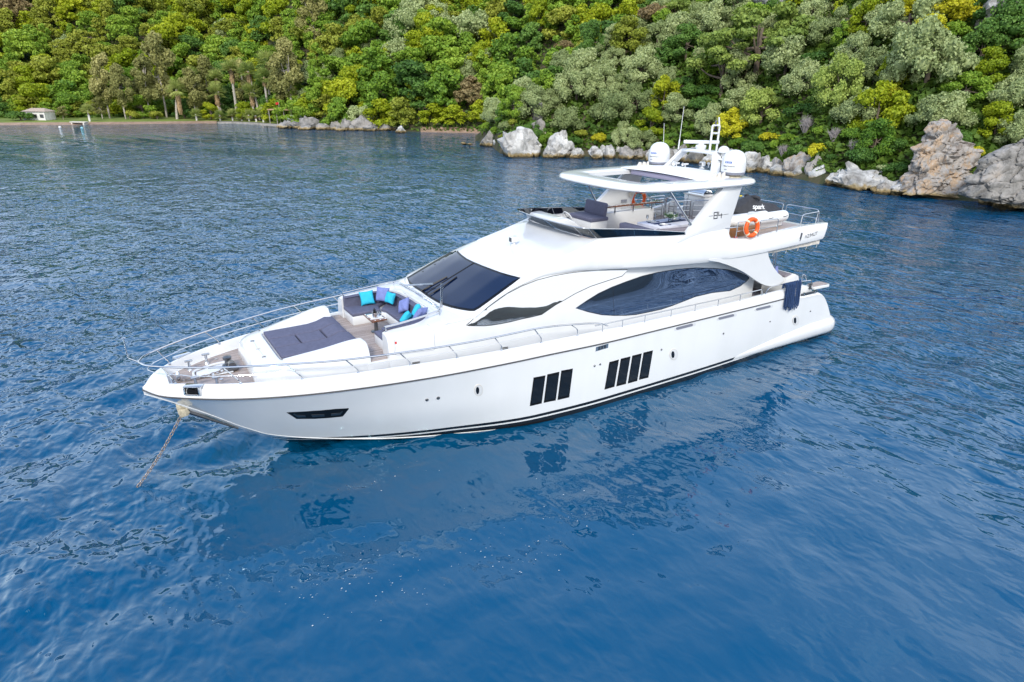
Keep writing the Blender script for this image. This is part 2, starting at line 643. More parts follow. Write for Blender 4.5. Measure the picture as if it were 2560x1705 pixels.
# ---- water: one polar sheet with real long waves, finer ripples as bump
rng = np.random.default_rng(3)
rad = [.0005]
while rad[-1] < 1400:
    rad.append(rad[-1] * 1.0078 + .03)
rad = np.array(rad)
fa = math.atan2(FH[1], FH[0])
ang = np.concatenate([np.linspace(fa - .98, fa + .98, 1060), np.linspace(fa + .98, fa - .98 + 2 * np.pi, 172)[1:-1]])   # finest where the water lies before the yacht
NA = len(ang)
WX0, WY0 = 27.0, 19.5
Xw = WX0 + rad[:, None] * np.cos(ang)[None]; Yw = WY0 + rad[:, None] * np.sin(ang)[None]
Zw = np.zeros_like(Xw)
cell = np.maximum(np.gradient(rad), rad * .004)[:, None]
main_dir = math.pi / 2
for k in range(64):
    lam = .5 * (11.0 ** rng.random())
    th = main_dir + rng.normal(0, .6)
    kx, ky = 2 * np.pi / lam * math.cos(th), 2 * np.pi / lam * math.sin(th)
    amp = .0050 * lam ** .98 * rng.uniform(.5, 1.3)
    fade = np.clip((lam / cell - 3) / 4, 0, 1)
    ph = rng.random() * 6.28 + .9 * np.sin(Xw * .05 + k) + .9 * np.sin(Yw * .06 + 2 * k)
    s_ = np.sin(kx * Xw + ky * Yw + ph)
    Zw += amp * fade * (s_ + .25 * np.cos(2 * (kx * Xw + ky * Yw + ph)))
patchy = .75 + .35 * np.sin(Xw * .09 + 1.3 * np.sin(Yw * .07)) * np.sin(Yw * .11 + 1.0)
lee = np.clip(1.25 - np.hypot((Xw - 15.5) / 13.0, (Yw - 8.5) / 7.5), 0, .62) / .62     # slick water in the yacht's lee
lee = lee * lee * (3 - 2 * lee)
Zw *= patchy * (1 - .68 * lee)
verts = np.stack([Xw, Yw, Zw], -1).reshape(-1, 3)
nr = len(rad)
i, j = np.meshgrid(np.arange(nr - 1), np.arange(NA), indexing='ij')
jn = (j + 1) % NA
quads = np.stack([i * NA + j, (i + 1) * NA + j, (i + 1) * NA + jn, i * NA + jn], -1).reshape(-1, 4)
NOFAN=0
def np_mesh(name, verts, quads, mats, smooth=True, mi=None):
    me = bpy.data.meshes.new(name)
    nv, nq, k = len(verts), len(quads), quads.shape[1]
    me.vertices.add(nv); me.vertices.foreach_set('co', np.asarray(verts, np.float32).ravel())
    me.loops.add(nq * k); me.loops.foreach_set('vertex_index', np.asarray(quads, np.int32).ravel())
    me.polygons.add(nq)
    me.polygons.foreach_set('loop_start', np.arange(0, nq * k, k, dtype=np.int32))
    for m in (mats if isinstance(mats, (list, tuple)) else [mats]):
        me.materials.append(m)
    if mi is not None:
        me.polygons.foreach_set('material_index', np.asarray(mi, np.int32))
    me.update(calc_edges=True)
    if smooth:
        me.polygons.foreach_set('use_smooth', np.ones(nq, bool))
    return me
def water_build(t, b):
    g = nd(t, 'ShaderNodeNewGeometry')
    def rip(scale, stretch, det, rot):
        mpn = nd(t, 'ShaderNodeMapping')
        mpn.inputs['Rotation'].default_value = (0, 0, rot)
        mpn.inputs['Scale'].default_value = (1, stretch, 1)
        t.links.new(g.outputs['Position'], mpn.inputs[0])
        n = nd(t, 'ShaderNodeTexNoise', i_Scale=scale, i_Detail=det, i_Roughness=.55, i_Distortion=.35)
        t.links.new(mpn.outputs[0], n.inputs['Vector'])
        return n.outputs['Fac']
    big = rip(.09, 1.0, 3.0, .3)
    a = rip(1.5, .6, 2.0, -main_dir + .25)
    c = rip(3.4, .7, 1.5, -main_dir - .5)
    ll = rip(.42, .55, 2.0, -main_dir + .1)
    a0 = nd(t, 'ShaderNodeMath', operation='MULTIPLY_ADD'); a0.inputs[1].default_value = 1.5
    t.links.new(ll, a0.inputs[0]); t.links.new(a, a0.inputs[2])
    ad = nd(t, 'ShaderNodeMath', operation='MULTIPLY_ADD'); ad.inputs[1].default_value = .32
    t.links.new(c, ad.inputs[0]); t.links.new(a0.outputs[0], ad.inputs[2])
    b.inputs['Specular Tint'].default_value = (.52, .84, 1.0, 1)
    mr = nd(t, 'ShaderNodeMapRange', i_From_Min=.35, i_From_Max=.65, i_To_Min=.35, i_To_Max=1.0)
    t.links.new(big, mr.inputs['Value'])
    bp = nd(t, 'ShaderNodeBump', i_Distance=.36)
    ms = nd(t, 'ShaderNodeMath', operation='MULTIPLY'); ms.inputs[1].default_value = 1.0
    t.links.new(mr.outputs[0], ms.inputs[0])
    sb_ = nd(t, 'ShaderNodeVectorMath', operation='SUBTRACT'); sb_.inputs[1].default_value = (15.5, 8.5, 0)
    dv_ = nd(t, 'ShaderNodeVectorMath', operation='DIVIDE'); dv_.inputs[1].default_value = (13.0, 7.5, 1e6)
    ln_ = nd(t, 'ShaderNodeVectorMath', operation='LENGTH')
    t.links.new(g.outputs['Position'], sb_.inputs[0]); t.links.new(sb_.outputs[0], dv_.inputs[0]); t.links.new(dv_.outputs[0], ln_.inputs[0])
    le_ = nd(t, 'ShaderNodeMapRange', interpolation_type='SMOOTHSTEP', i_From_Min=.55, i_From_Max=1.3, i_To_Min=.30, i_To_Max=1.0)
    n9 = nd(t, 'ShaderNodeMath', operation='MULTIPLY_ADD'); n9.inputs[1].default_value = .8; 
    t.links.new(big, n9.inputs[0]); t.links.new(ln_.outputs['Value'], n9.inputs[2])
    n10 = nd(t, 'ShaderNodeMath', operation='SUBTRACT'); n10.inputs[1].default_value = .4
    t.links.new(n9.outputs[0], n10.inputs[0]); t.links.new(n10.outputs[0], le_.inputs['Value'])
    m9 = nd(t, 'ShaderNodeMath', operation='MULTIPLY'); t.links.new(ms.outputs[0], m9.inputs[0]); t.links.new(le_.outputs[0], m9.inputs[1])
    t.links.new(m9.outputs[0], bp.inputs['Strength'])
    t.links.new(ad.outputs[0], bp.inputs['Height'])
    t.links.new(bp.outputs[0], b.inputs['Normal'])
M["water"] = mat("sea_water", (.0001, .058, .138), .014, ior=1.72, spec=.5, build=water_build)
wo = link(bpy.data.objects.new('water', np_mesh('water', verts, quads, M['water'])))
wo['kind'] = 'structure'
def water_z(x, y):
    r_ = math.hypot(x - WX0, y - WY0)
    return float(Zw[int(np.searchsorted(rad, r_)) - 1, int(np.argmin(np.abs(np.angle(np.exp(1j * (ang - math.atan2(y - WY0, x - WX0)))))))])
M['foam'] = mat('foam_bubbles', (.55, .6, .63), .5)
rf = random.Random(12)
mb = MB()
for cx, cy, sx, sy, nn in ((920, 1440, 190, 90, 60), (1280, 1390, 130, 60, 40), (980, 1180, 120, 60, 12), (1420, 1280, 130, 60, 24), (760, 1500, 60, 50, 14)):
    for k in range(nn):
        p = on_plane(rf.gauss(cx, sx * .55), rf.gauss(cy, sy * .55), 2, 0.0)
        z = water_z(p.x, p.y) + .012
        s_ = .005 + .010 * rf.random() ** 3
        a0 = rf.random() * 6.28
        ring = [(p.x + s_ * rf.uniform(.6, 1.2) * math.cos(a0 + 6.28 * q / 7) * 1.5, p.y + s_ * rf.uniform(.6, 1.2) * math.sin(a0 + 6.28 * q / 7), z) for q in range(7)]
        mb.add(ring + [(p.x, p.y, z + s_ * .5)], [(q, (q + 1) % 7, 7) for q in range(7)])
fo_ = mb.build('foam_flecks', M['foam'], None, kind='stuff')
tag(fo_, 'tiny white foam flecks drifting on the water before the yacht', 'foam')

# ---- hills: polar sheets running inland from the two shorelines
def hill_mat(t, b):
    tcn = nd(t, 'ShaderNodeNewGeometry')
    n = nd(t, 'ShaderNodeTexNoise', i_Scale=.35, i_Detail=8.0, i_Roughness=.65)
    t.links.new(tcn.outputs['Position'], n.inputs['Vector'])
    c = ramp(t, n.outputs['Fac'], [(.3, (.022, .03, .010)), (.48, (.045, .05, .016)), (.6, (.09, .07, .04)), (.72, (.15, .12, .09))])
    t.links.new(c, b.inputs['Base Color'])
    bp = nd(t, 'ShaderNodeBump', i_Strength=.8, i_Distance=.5)
    t.links.new(n.outputs['Fac'], bp.inputs['Height']); t.links.new(bp.outputs[0], b.inputs['Normal'])
M['hill'] = mat('hillside_soil', (.05, .05, .02), .9, build=hill_mat)
M['hillfar'] = mat('distant_scrub', (.009, .021, .022), .9, build=noise_tint((.010, .022, .022), .6, .08))
def beach_mat(t, b):
    g = nd(t, 'ShaderNodeNewGeometry')
    n = nd(t, 'ShaderNodeTexNoise', i_Scale=.8, i_Detail=8.0, i_Roughness=.7)
    t.links.new(g.outputs['Position'], n.inputs['Vector'])
    t.links.new(ramp(t, n.outputs['Fac'], [(.3, (.22, .14, .09)), (.55, (.34, .23, .16)), (.75, (.46, .36, .28))]), b.inputs['Base Color'])
M['beach'] = mat('red_shingle', (.28, .17, .12), .9, build=beach_mat)
def grass_mat(t, b):
    g = nd(t, 'ShaderNodeNewGeometry')
    n = nd(t, 'ShaderNodeTexNoise', i_Scale=.5, i_Detail=8.0, i_Roughness=.7)
    t.links.new(g.outputs['Position'], n.inputs['Vector'])
    t.links.new(ramp(t, n.outputs['Fac'], [(.3, (.10, .15, .02)), (.55, (.17, .22, .03)), (.75, (.24, .24, .08))]), b.inputs['Base Color'])
M['grass'] = mat('shore_grass', (.16, .2, .03), .9, build=grass_mat)

FARX = [-900, -400, 0, 150, 350, 500, 560, 620, 700, 760, 850, 950, 1040, 1150, 1260, 1400, 1700, 2200]
FARY = [330, 318, 314, 313, 311, 309, 309, 312, 318, 321, 325, 327, 331, 333, 338, 345, 352, 360]
FARD = [ground(x, y) for x, y in zip(FARX, FARY)]
def far_shore(px): return np.interp(px, FARX, FARD)
def far_h(px, e):
    """height of the far hillside e metres inland"""
    flat = np.interp(px, [-400, 100, 560, 660, 720], [26, 26, 22, 12, 2])
    lo = np.where(e < 5, e * .16 - .15, .65 + (e - 5) * .02)
    slope = np.interp(px, [-400, 300, 600, 900, 1300], [.62, .60, .56, .62, .66])
    up = np.maximum(0, e - flat)
    h = lo + slope * up * (1 - np.exp(-up / 6))
    h = np.minimum(h, 6.0 + .14 * (far_shore(px) + e) + .12 * np.maximum(0, h - 6.0 - .14 * (far_shore(px) + e)))
    h = h + 1.6 * np.sin(px * .013 + e * .05) * np.clip(up / 20, 0, 1) + 2.2 * np.sin(px * .006 - e * .03 + 1) * np.clip(up / 30, 0, 1)
    return h
NRX = [1180, 1215, 1245, 1300, 1400, 1480, 1560, 1640, 1760, 1880, 2000, 2080, 2180, 2300, 2420, 2560, 2800, 3400]
NRY = [352, 362, 385, 392, 392, 393, 398, 401, 408, 424, 446, 462, 476, 492, 505, 516, 540, 590]
NRD = [ground(x, y) for x, y in zip(NRX, NRY)]
def near_shore(px): return np.interp(px, NRX, NRD)
CRX = [1180, 1210, 1250, 1300, 1400, 1500, 1640, 1750, 1900, 2100, 2400, 3400]
CRH = [1.0, 2.5, 5.0, 7.5, 12.0, 16.5, 21.0, 23.0, 24.0, 24.0, 24.0, 24.0]
def near_h(px, e):
    H = np.interp(px, CRX, CRH)
    slope = np.interp(px, [1200, 1600, 2000, 2500], [.80, .78, .80, .85])
    h = np.where(e < 1.5, e * .7 - .25, .8 + slope * (e - 1.5))
    run = H / slope
    h = np.where(e > run, H - .35 * (e - run), h)
    h = h + .7 * np.sin(px * .021 + e * .25) * np.clip(e / 6, 0, 1)
    return np.maximum(h, -2)
def hill_sheet(name, pxs, es, shore, hf, mats, mi_f=None):
    PXg, Eg = np.meshgrid(pxs, es, indexing='ij')
    D = shore(PXg) + Eg
    dirs = np.array([col_dir(p) for p in pxs])
    X = CAM[0] + dirs[:, 0][:, None] * D; Y = CAM[1] + dirs[:, 1][:, None] * D
    Z = hf(PXg, Eg)
    v = np.stack([X, Y, Z], -1).reshape(-1, 3)
    n, m = len(pxs), len(es)
    i, j = np.meshgrid(np.arange(n - 1), np.arange(m - 1), indexing='ij')
    q = np.stack([i * m + j, (i + 1) * m + j, (i + 1) * m + j + 1, i * m + j + 1], -1).reshape(-1, 4)
    mi = None
    if mi_f is not None:
        mi = mi_f(PXg[:-1, :-1].ravel(), Eg[:-1, :-1].ravel())
    o = link(bpy.data.objects.new(name, np_mesh(name, v, q, mats, mi=mi)))
    o['kind'] = 'structure'
    return o
def far_mi(px, e):
    r = np.full(len(px), 0)
    r[(e < 3.6) & ((px < 520) | ((px > 1030) & (px < 1300)))] = 1
    r[(e >= 3.6) & (e < 26) & (px < 720)] = 2
    return r
hill_sheet('far_hillside', np.arange(-900, 2220, 20.0), np.concatenate([np.arange(-3, 8, .75), np.arange(8, 60, 2.5), np.arange(60, 190, 6)]), far_shore, far_h, [M['hill'], M['beach'], M['grass']], far_mi)
hill_sheet('near_hillside', np.arange(1180, 3420, 16.0), np.concatenate([np.arange(-2, 8, .8), np.arange(8, 90, 2.5)]), near_shore, near_h, [M['hill']])
# hills across the bay behind the drone (they show in the side windows and the water)
def back_h(px, e): return np.clip(e, 0, 60) * .62 + 5 * np.sin(px * .01 + e * .02) * np.clip(e / 40, 0, 1) - .5
vs, qs = [], []
n, m = 90, 10
for a_ in range(n + 1):
    th = R(35 + 130 * a_ / n)
    for b_ in range(m + 1):
        e = 95 * b_ / m
        D = 260 + e + 30 * math.sin(a_ * .35)
        hh = min(34, e * .7) * (.8 + .2 * math.sin(a_ * .21) ** 2) + 5 * noise.noise((a_ * .5, b_ * .6, 3)) * min(1, b_) - .5 * (b_ == 0)
        vs.append((12 + D * math.cos(th), D * math.sin(th), hh))
for a_ in range(n):
    for b_ in range(m):
        qs.append((a_ * (m + 1) + b_, (a_ + 1) * (m + 1) + b_, (a_ + 1) * (m + 1) + b_ + 1, a_ * (m + 1) + b_ + 1))
o = link(bpy.data.objects.new('opposite_hillside', np_mesh('opposite_hillside', np.array(vs), np.array(qs), M['hillfar'])))
o['kind'] = 'structure'

# ================================================================== VEGETATION
def leaf_mat(name, cols, var=.35, hue=.0):
    """cols: dark and light leaf colours; varies leaf by leaf, clump by clump and tree by tree"""
    def f(t, b):
        g = nd(t, 'ShaderNodeNewGeometry')
        oi = nd(t, 'ShaderNodeObjectInfo')
        tcn = nd(t, 'ShaderNodeTexCoord')
        n = nd(t, 'ShaderNodeTexNoise', i_Scale=.55, i_Detail=2.0)
        ofs = nd(t, 'ShaderNodeVectorMath', operation='ADD')
        t.links.new(tcn.outputs['Object'], ofs.inputs[0]); t.links.new(oi.outputs['Location'], ofs.inputs[1])
        t.links.new(ofs.outputs[0], n.inputs['Vector'])
        a = nd(t, 'ShaderNodeMath', operation='MULTIPLY_ADD'); a.inputs[1].default_value = .45
        t.links.new(g.outputs['Random Per Island'], a.inputs[0]); t.links.new(n.outputs['Fac'], a.inputs[2])
        a2 = nd(t, 'ShaderNodeMath', operation='MULTIPLY_ADD'); a2.inputs[1].default_value = .5
        t.links.new(oi.outputs['Random'], a2.inputs[0]); t.links.new(a.outputs[0], a2.inputs[2])
        mr = nd(t, 'ShaderNodeMapRange', i_From_Min=.45, i_From_Max=1.45)
        t.links.new(a2.outputs[0], mr.inputs['Value'])
        k = len(cols)
        c = ramp(t, mr.outputs[0], [(i_ / (k - 1), cc) for i_, cc in enumerate(cols)])
        t.links.new(c, b.inputs['Base Color'])
        b.inputs['Transmission Weight'].default_value = 0
        tl = nd(t, 'ShaderNodeBsdfTranslucent'); t.links.new(c, tl.inputs['Color'])
        mx = nd(t, 'ShaderNodeMixShader'); mx.inputs[0].default_value = .22
        outn = [q for q in t.nodes if q.type == 'OUTPUT_MATERIAL'][0]
        t.links.new(b.outputs[0], mx.inputs[1]); t.links.new(tl.outputs[0], mx.inputs[2]); t.links.new(mx.outputs[0], outn.inputs[0])
    return mat(name, cols[0], .55, spec=.25, build=f)
LM = {
 'under': leaf_mat('undergrowth_leaves', [(.045, .095, .014), (.085, .16, .022), (.15, .23, .035)]),
 'lime': leaf_mat('lime_leaves', [(0.149, 0.224, 0.009), (0.297, 0.372, 0.015), (0.476, 0.506, 0.027)]),
 'mid': leaf_mat('mid_green_leaves', [(0.073, 0.172, 0.022), (0.185, 0.316, 0.031), (0.367, 0.499, 0.058)]),
 'dark': leaf_mat('dark_green_leaves', [(0.041, 0.103, 0.023), (0.090, 0.193, 0.034), (0.185, 0.313, 0.057)]),
 'olive': leaf_mat('grey_olive_leaves', [(0.160, 0.216, 0.079), (0.319, 0.387, 0.160), (0.546, 0.615, 0.296)]),
 'ochre': leaf_mat('ochre_green_leaves', [(.14, .19, .022), (.27, .31, .036), (.41, .43, .06)]),
 'rust': leaf_mat('rusty_leaves', [(0.140, 0.105, 0.052), (0.263, 0.193, 0.088), (0.350, 0.298, 0.140)]),
 'gold': leaf_mat('golden_leaves', [(0.385, 0.350, 0.021), (0.620, 0.595, 0.028), (0.620, 0.620, 0.052)]),
 'eucal': leaf_mat('eucalyptus_leaves', [(0.175, 0.193, 0.061), (0.315, 0.315, 0.105), (0.490, 0.455, 0.175)]),
 'pine': leaf_mat('pine_needles', [(0.114, 0.182, 0.042), (0.251, 0.342, 0.068), (0.433, 0.524, 0.125)]),
 'palm': leaf_mat('palm_fronds', [(0.158, 0.228, 0.052), (0.298, 0.367, 0.088), (0.473, 0.490, 0.158)]),
}
M['bark'] = mat('bark', (.13, .10, .075), .9, build=noise_tint((.13, .10, .075), .4, 6, .6, 20))
M['pbark'] = mat('pale_bark', (.42, .38, .33), .85, build=noise_tint((.42, .38, .33), .3, 4, .5, 20))
M['skirt'] = mat('dead_palm_fronds', (.36, .25, .13), .9, build=noise_tint((.36, .25, .13), .35, 5))
M['twig'] = mat('grey_dead_twigs', (.30, .27, .27), .9)

def leaf_quads(rg, P, Nn, size, jit=.7, aspect=1.0):
    n = len(P)
    nn = Nn + rg.normal(0, jit, (n, 3)); nn /= np.linalg.norm(nn, axis=1)[:, None]
    a = np.cross(nn, rg.normal(0, 1, (n, 3))); a /= np.linalg.norm(a, axis=1)[:, None] + 1e-9
    b = np.cross(nn, a)
    s = size * rg.uniform(.55, 1.25, n)[:, None]
    a = a * s; b = b * s * aspect
    V = np.stack([P - a, P - b * .8 + a * .1, P + a, P + b * .8 + a * .1], 1).reshape(-1, 3)
    Q = np.arange(4 * n).reshape(-1, 4)
    return V, Q
def crown(seed, lobes, n, leaf, flat=.8, jit=.7, core=True, under=.25):
    rg = np.random.default_rng(seed)
    L_ = np.array(lobes, float)
    if core:
        for q in L_:
            COREL.append(tuple(q))
        sub = []
        for q in L_:                               # each lobe is a cluster of smaller puffs
            for j in range(8):
                dd = rg.normal(0, 1, 3); dd[2] = abs(dd[2]) * .8 - .15; dd /= np.linalg.norm(dd)
                sub.append((*(q[:3] + dd * q[3] * .66 * np.array([1, 1, flat])), q[3] * rg.uniform(.34, .52)))
        L_ = np.array(sub + [(q[0], q[1], q[2], q[3] * .86) for q in L_])
    wgt = L_[:, 3] ** 2; wgt /= wgt.sum()
    k = rg.choice(len(L_), int(n * 1.7), p=wgt)
    d = rg.normal(0, 1, (len(k), 3)); d /= np.linalg.norm(d, axis=1)[:, None]
    low = d[:, 2] < -.15
    keep = ~low | (rg.random(len(k)) < under)
    k, d = k[keep], d[keep]
    # clumpy radius
    cl = np.sin(d[:, 0] * 6 + k * 2.1) * np.sin(d[:, 1] * 6 + k) * np.sin(d[:, 2] * 5 + k * .7)
    rr = L_[k, 3] * (.90 + .16 * cl + rg.uniform(-.16, .08, len(k)))
    rr = rr * np.where(rg.random(len(k)) < .13, rg.uniform(1.04, 1.34, len(k)), 1)      # stray sprays
    P = L_[k, :3] + d * rr[:, None] * np.array([1, 1, flat])
    ok = np.ones(len(k), bool)
    for q in L_:
        dd = (P - q[:3]) / np.array([1, 1, flat])
        ok &= np.linalg.norm(dd, axis=1) > q[3] * (.62 if core else .74)
    P, d = P[ok][:n], d[ok][:n]
    V, Q = leaf_quads(rg, P, d, leaf, jit)
    if core:                                       # opaque heart of each clump, same foliage
        bm = bmesh.new()
        bmesh.ops.create_icosphere(bm, subdivisions=1, radius=1)
        cv = np.array([v.co for v in bm.verts]); cf = np.array([[v.index for v in f.verts] for f in bm.faces])
        bm.free()
        for q in COREL:
            CORE.append(cf + len(V))
            V = np.concatenate([V, np.array(q[:3]) + cv * q[3] * .60 * np.array([1, 1, flat])])
    return V, Q
CORE = []
COREL = []
def crown_mesh(name, seed, lobes, n, leaf, m, **kw):
    CORE.clear()
    COREL.clear()
    V, Q = crown(seed, lobes, n, leaf, **kw)
    me = bpy.data.meshes.new(name)
    tris = np.concatenate(CORE) if CORE else np.zeros((0, 3), int)
    nl = len(Q) * 4 + len(tris) * 3
    me.vertices.add(len(V)); me.vertices.foreach_set('co', V.astype(np.float32).ravel())
    me.loops.add(nl)
    me.loops.foreach_set('vertex_index', np.concatenate([Q.ravel(), tris.ravel()]).astype(np.int32))
    me.polygons.add(len(Q) + len(tris))
    me.polygons.foreach_set('loop_start', np.concatenate([np.arange(len(Q)) * 4, len(Q) * 4 + np.arange(len(tris)) * 3]).astype(np.int32))
    me.materials.append(m)
    me.update(calc_edges=True)
    return me
def trunk_mesh(name, seed, h, r0, limbs, m, lean=(0, 0)):
    rg = random.Random(seed)
    mb = MB()
    P = [Vector((lean[0] * t + .05 * h * math.sin(3 * t + seed) * .3, lean[1] * t, h * t - .4 * (t == 0))) for t in np.linspace(0, 1, 7)]
    mb.tube(P, [r0 * (1 - .55 * k / 6) for k in range(7)], 8)
    for q in limbs:
        a = P[rg.randint(3, 5)]
        b = Vector(q[:3])
        c = a.lerp(b, .5) + Vector((0, 0, -.08 * h))
        mb.tube(smooth_path([a, c, b], 4), [r0 * .5 * (1 - .7 * k / 8) for k in range(9)], 6)
    me = bpy.data.meshes.new(name)
    me.from_pydata([tuple(v) for v in mb.v], [], mb.f)
    me.materials.append(m)
    me.polygons.foreach_set('use_smooth', [True] * len(me.polygons))
    return me
def rnd_lobes(seed, kind):
    rg = random.Random(seed)
    L_ = []
    if kind == 'broad':                            # domed, cauliflower-like; about 1 unit radius
        ex, ey = rg.uniform(.75, 1.15), rg.uniform(.75, 1.15)
        for k in range(15):
            a = rg.random() * 6.28; t = math.sqrt(rg.random()) * rg.choice((1, 1, 1.2))
            L_.append((ex * .72 * t * math.cos(a), ey * .72 * t * math.sin(a), .75 + .75 * max(-.1, 1 - t * t) + rg.uniform(-.25, .25), rg.uniform(.20, .44)))
    elif kind == 'tall':
        for k in range(13):
            t = k / 12
            a = rg.random() * 6.28; q = .42 * math.sin(math.pi * (t * .8 + .15))
            L_.append((q * math.cos(a), q * math.sin(a), .5 + 2.0 * t, rg.uniform(.26, .42) * (1.1 - .45 * t)))
    elif kind == 'olive':                          # billowing, several rounded heads
        for k in range(14):
            a = rg.random() * 6.28; t = rg.random() ** .6 * rg.choice((1, 1, 1.2))
            L_.append((.80 * t * math.cos(a), .80 * t * math.sin(a), .55 + .55 * max(-.15, 1 - t * t) + rg.uniform(-.2, .38), rg.uniform(.22, .44)))
    elif kind == 'shrub':
        for k in range(7):
            a = rg.random() * 6.28; t = rg.random() ** .6
            L_.append((.68 * t * math.cos(a), .68 * t * math.sin(a), .36 + .3 * (1 - t * t), rg.uniform(.30, .45)))
    elif kind == 'euc':                            # tall, open, drooping clumps
        for k in range(20):
            t = rg.random()
            a = rg.random() * 6.28; q = .62 * math.sin(math.pi * (t * .75 + .2)) * math.sqrt(rg.random())
            L_.append((q * math.cos(a), q * math.sin(a), .95 + 2.0 * t, rg.uniform(.17, .30)))
    elif kind == 'pine':                           # flat spreading plates
        for k in range(24):
            a = rg.random() * 6.28; t = math.sqrt(rg.random())
            L_.append((1.15 * t * math.cos(a), 1.15 * t * math.sin(a), 1.05 + .50 * (1 - t) + rg.uniform(-.3, .15), rg.uniform(.17, .30)))
    if kind in ('broad', 'olive'):                 # lower skirt hiding the trunk
        for k in range(6):
            a = k * 1.047 + rg.random() * .6
            L_.append((.66 * math.cos(a), .66 * math.sin(a), rg.uniform(.28, .5), rg.uniform(.26, .38)))
    return L_
PROTO = {}
def proto(kind, pal, var, hi):
    key = (kind, pal, var, hi)
    if key not in PROTO:
        sd_ = var * 17 + 5
        lb = rnd_lobes(sd_, kind)
        n = {'broad': 8000, 'tall': 7000, 'olive': 9000, 'shrub': 4000, 'euc': 6000, 'pine': 9000}[kind]
        leaf = {'broad': .050, 'tall': .050, 'olive': .040, 'shrub': .060, 'euc': .050, 'pine': .042}[kind]
        if not hi:
            n = int(n * .5); leaf *= 1.4
        kw = dict(flat=.85)
        if kind == 'euc':
            kw = dict(flat=1.25, under=.8, jit=.9)
        if kind == 'pine':
            kw = dict(flat=.55, under=.3, jit=.8)
        if kind == 'olive':
            kw = dict(flat=.95, jit=.85, under=.4)
        me = crown_mesh('%s_%s_crown' % (pal, kind), sd_, lb, n, leaf, LM[pal], **kw)
        rg = random.Random(sd_)
        hh = {'broad': 1.0, 'tall': 1.6, 'olive': .8, 'shrub': .4, 'euc': 2.3, 'pine': 1.15}[kind]
        tr = trunk_mesh('%s_%s_trunk' % (pal, kind), sd_, hh, {'euc': .05, 'pine': .075}.get(kind, .07), lb[:6 if kind != 'pine' else 10], M['pbark'] if kind == 'euc' else M['bark'])
        PROTO[key] = (me, tr)
    return PROTO[key]
TREES = {'n': 0}
SEEN_LABEL = {}
rt = random.Random(77)
KNAME = {('broad', 'lime'): ('broadleaf_tree', 'bright yellow-green rounded tree'), ('broad', 'mid'): ('broadleaf_tree', 'mid green rounded tree'), ('broad', 'dark'): ('broadleaf_tree', 'dark green rounded tree'),
         ('broad', 'ochre'): ('broadleaf_tree', 'ochre-green rounded tree'), ('tall', 'mid'): ('broadleaf_tree', 'upright mid green tree'), ('tall', 'lime'): ('broadleaf_tree', 'upright yellow-green tree'), ('tall', 'dark'): ('broadleaf_tree', 'upright dark green tree'),
         ('tall', 'ochre'): ('broadleaf_tree', 'upright ochre-green tree'), ('olive', 'olive'): ('olive_tree', 'billowing grey-green olive tree'), ('shrub', 'olive'): ('shrub', 'low grey-green shrub'), ('shrub', 'mid'): ('shrub', 'low mid green shrub'), ('shrub', 'dark'): ('shrub', 'low dark green shrub'),
         ('shrub', 'lime'): ('shrub', 'low lime green shrub'), ('shrub', 'rust'): ('shrub', 'rusty brown shrub'), ('broad', 'rust'): ('broadleaf_tree', 'rusty brown-green tree'), ('shrub', 'gold'): ('shrub', 'golden yellow flowering shrub'), ('broad', 'gold'): ('broadleaf_tree', 'golden yellow-green tree'),
         ('euc', 'eucal'): ('eucalyptus_tree', 'tall airy eucalyptus with pale trunk'), ('pine', 'pine'): ('pine_tree', 'spreading green pine with a bare brown limb'), ('shrub', 'ochre'): ('shrub', 'low ochre shrub'), ('olive', 'pine'): ('broadleaf_tree', 'feathery green billowing tree')}
ZONES = [(60, 'at the left edge'), (170, 'above the white hut'), (330, 'right of the white hut'), (470, 'left of the palm grove'), (620, 'behind the palm grove'), (760, 'right of the palm grove'), (900, 'above the grey shore rocks'), (1040, 'left of the red beach'),
         (1180, 'above the red beach'), (1300, 'above the rocky point'), (1420, 'above the white boulders'), (1540, 'left of the radar mast'), (1660, 'over the far satellite dome'), (1780, 'behind the radar mast'), (1900, 'over the near satellite dome'), (2030, 'right of the radar mast'),
         (2160, 'above the long white ledge'), (2290, 'left of the brown cliff rock'), (2420, 'above the brown cliff rock'), (9999, 'at the right edge')]
def describe(base, px, py, dist, shore_py):
    zone = [z for a, z in ZONES if px < a][0]
    t = (shore_py - py) / max(1, shore_py)
    band = 'by the water' if t < .17 else 'low down' if t < .36 else 'halfway up' if t < .58 else 'high up' if t < .82 else 'at the top'
    return '%s %s, %s' % (base, band, zone)
def project(p):
    d = np.array(p) - CAM
    z = d @ FW
    return PW / 2 + FPX * (d @ RT) / z, PH / 2 - FPX * (d @ UP) / z
PEND = []
def plant(kind, pal, x, y, z, size, tall=1.0, parts=True, hi=True, var=None, label=None, rz=None):
    """remember one tree; finish_trees() builds them all"""
    var = rt.randint(0, 4) if var is None else var
    rz = rt.random() * 6.28 if rz is None else rz
    D = math.hypot(x - CAM[0], y - CAM[1])
    PEND.append(dict(kind=kind, pal=pal, x=x, y=y, z=z - .05 * size, size=size, tall=tall, parts=parts, hi=hi, var=var, label=label, rz=rz, app=(size / D) * (10 if label else 1)))
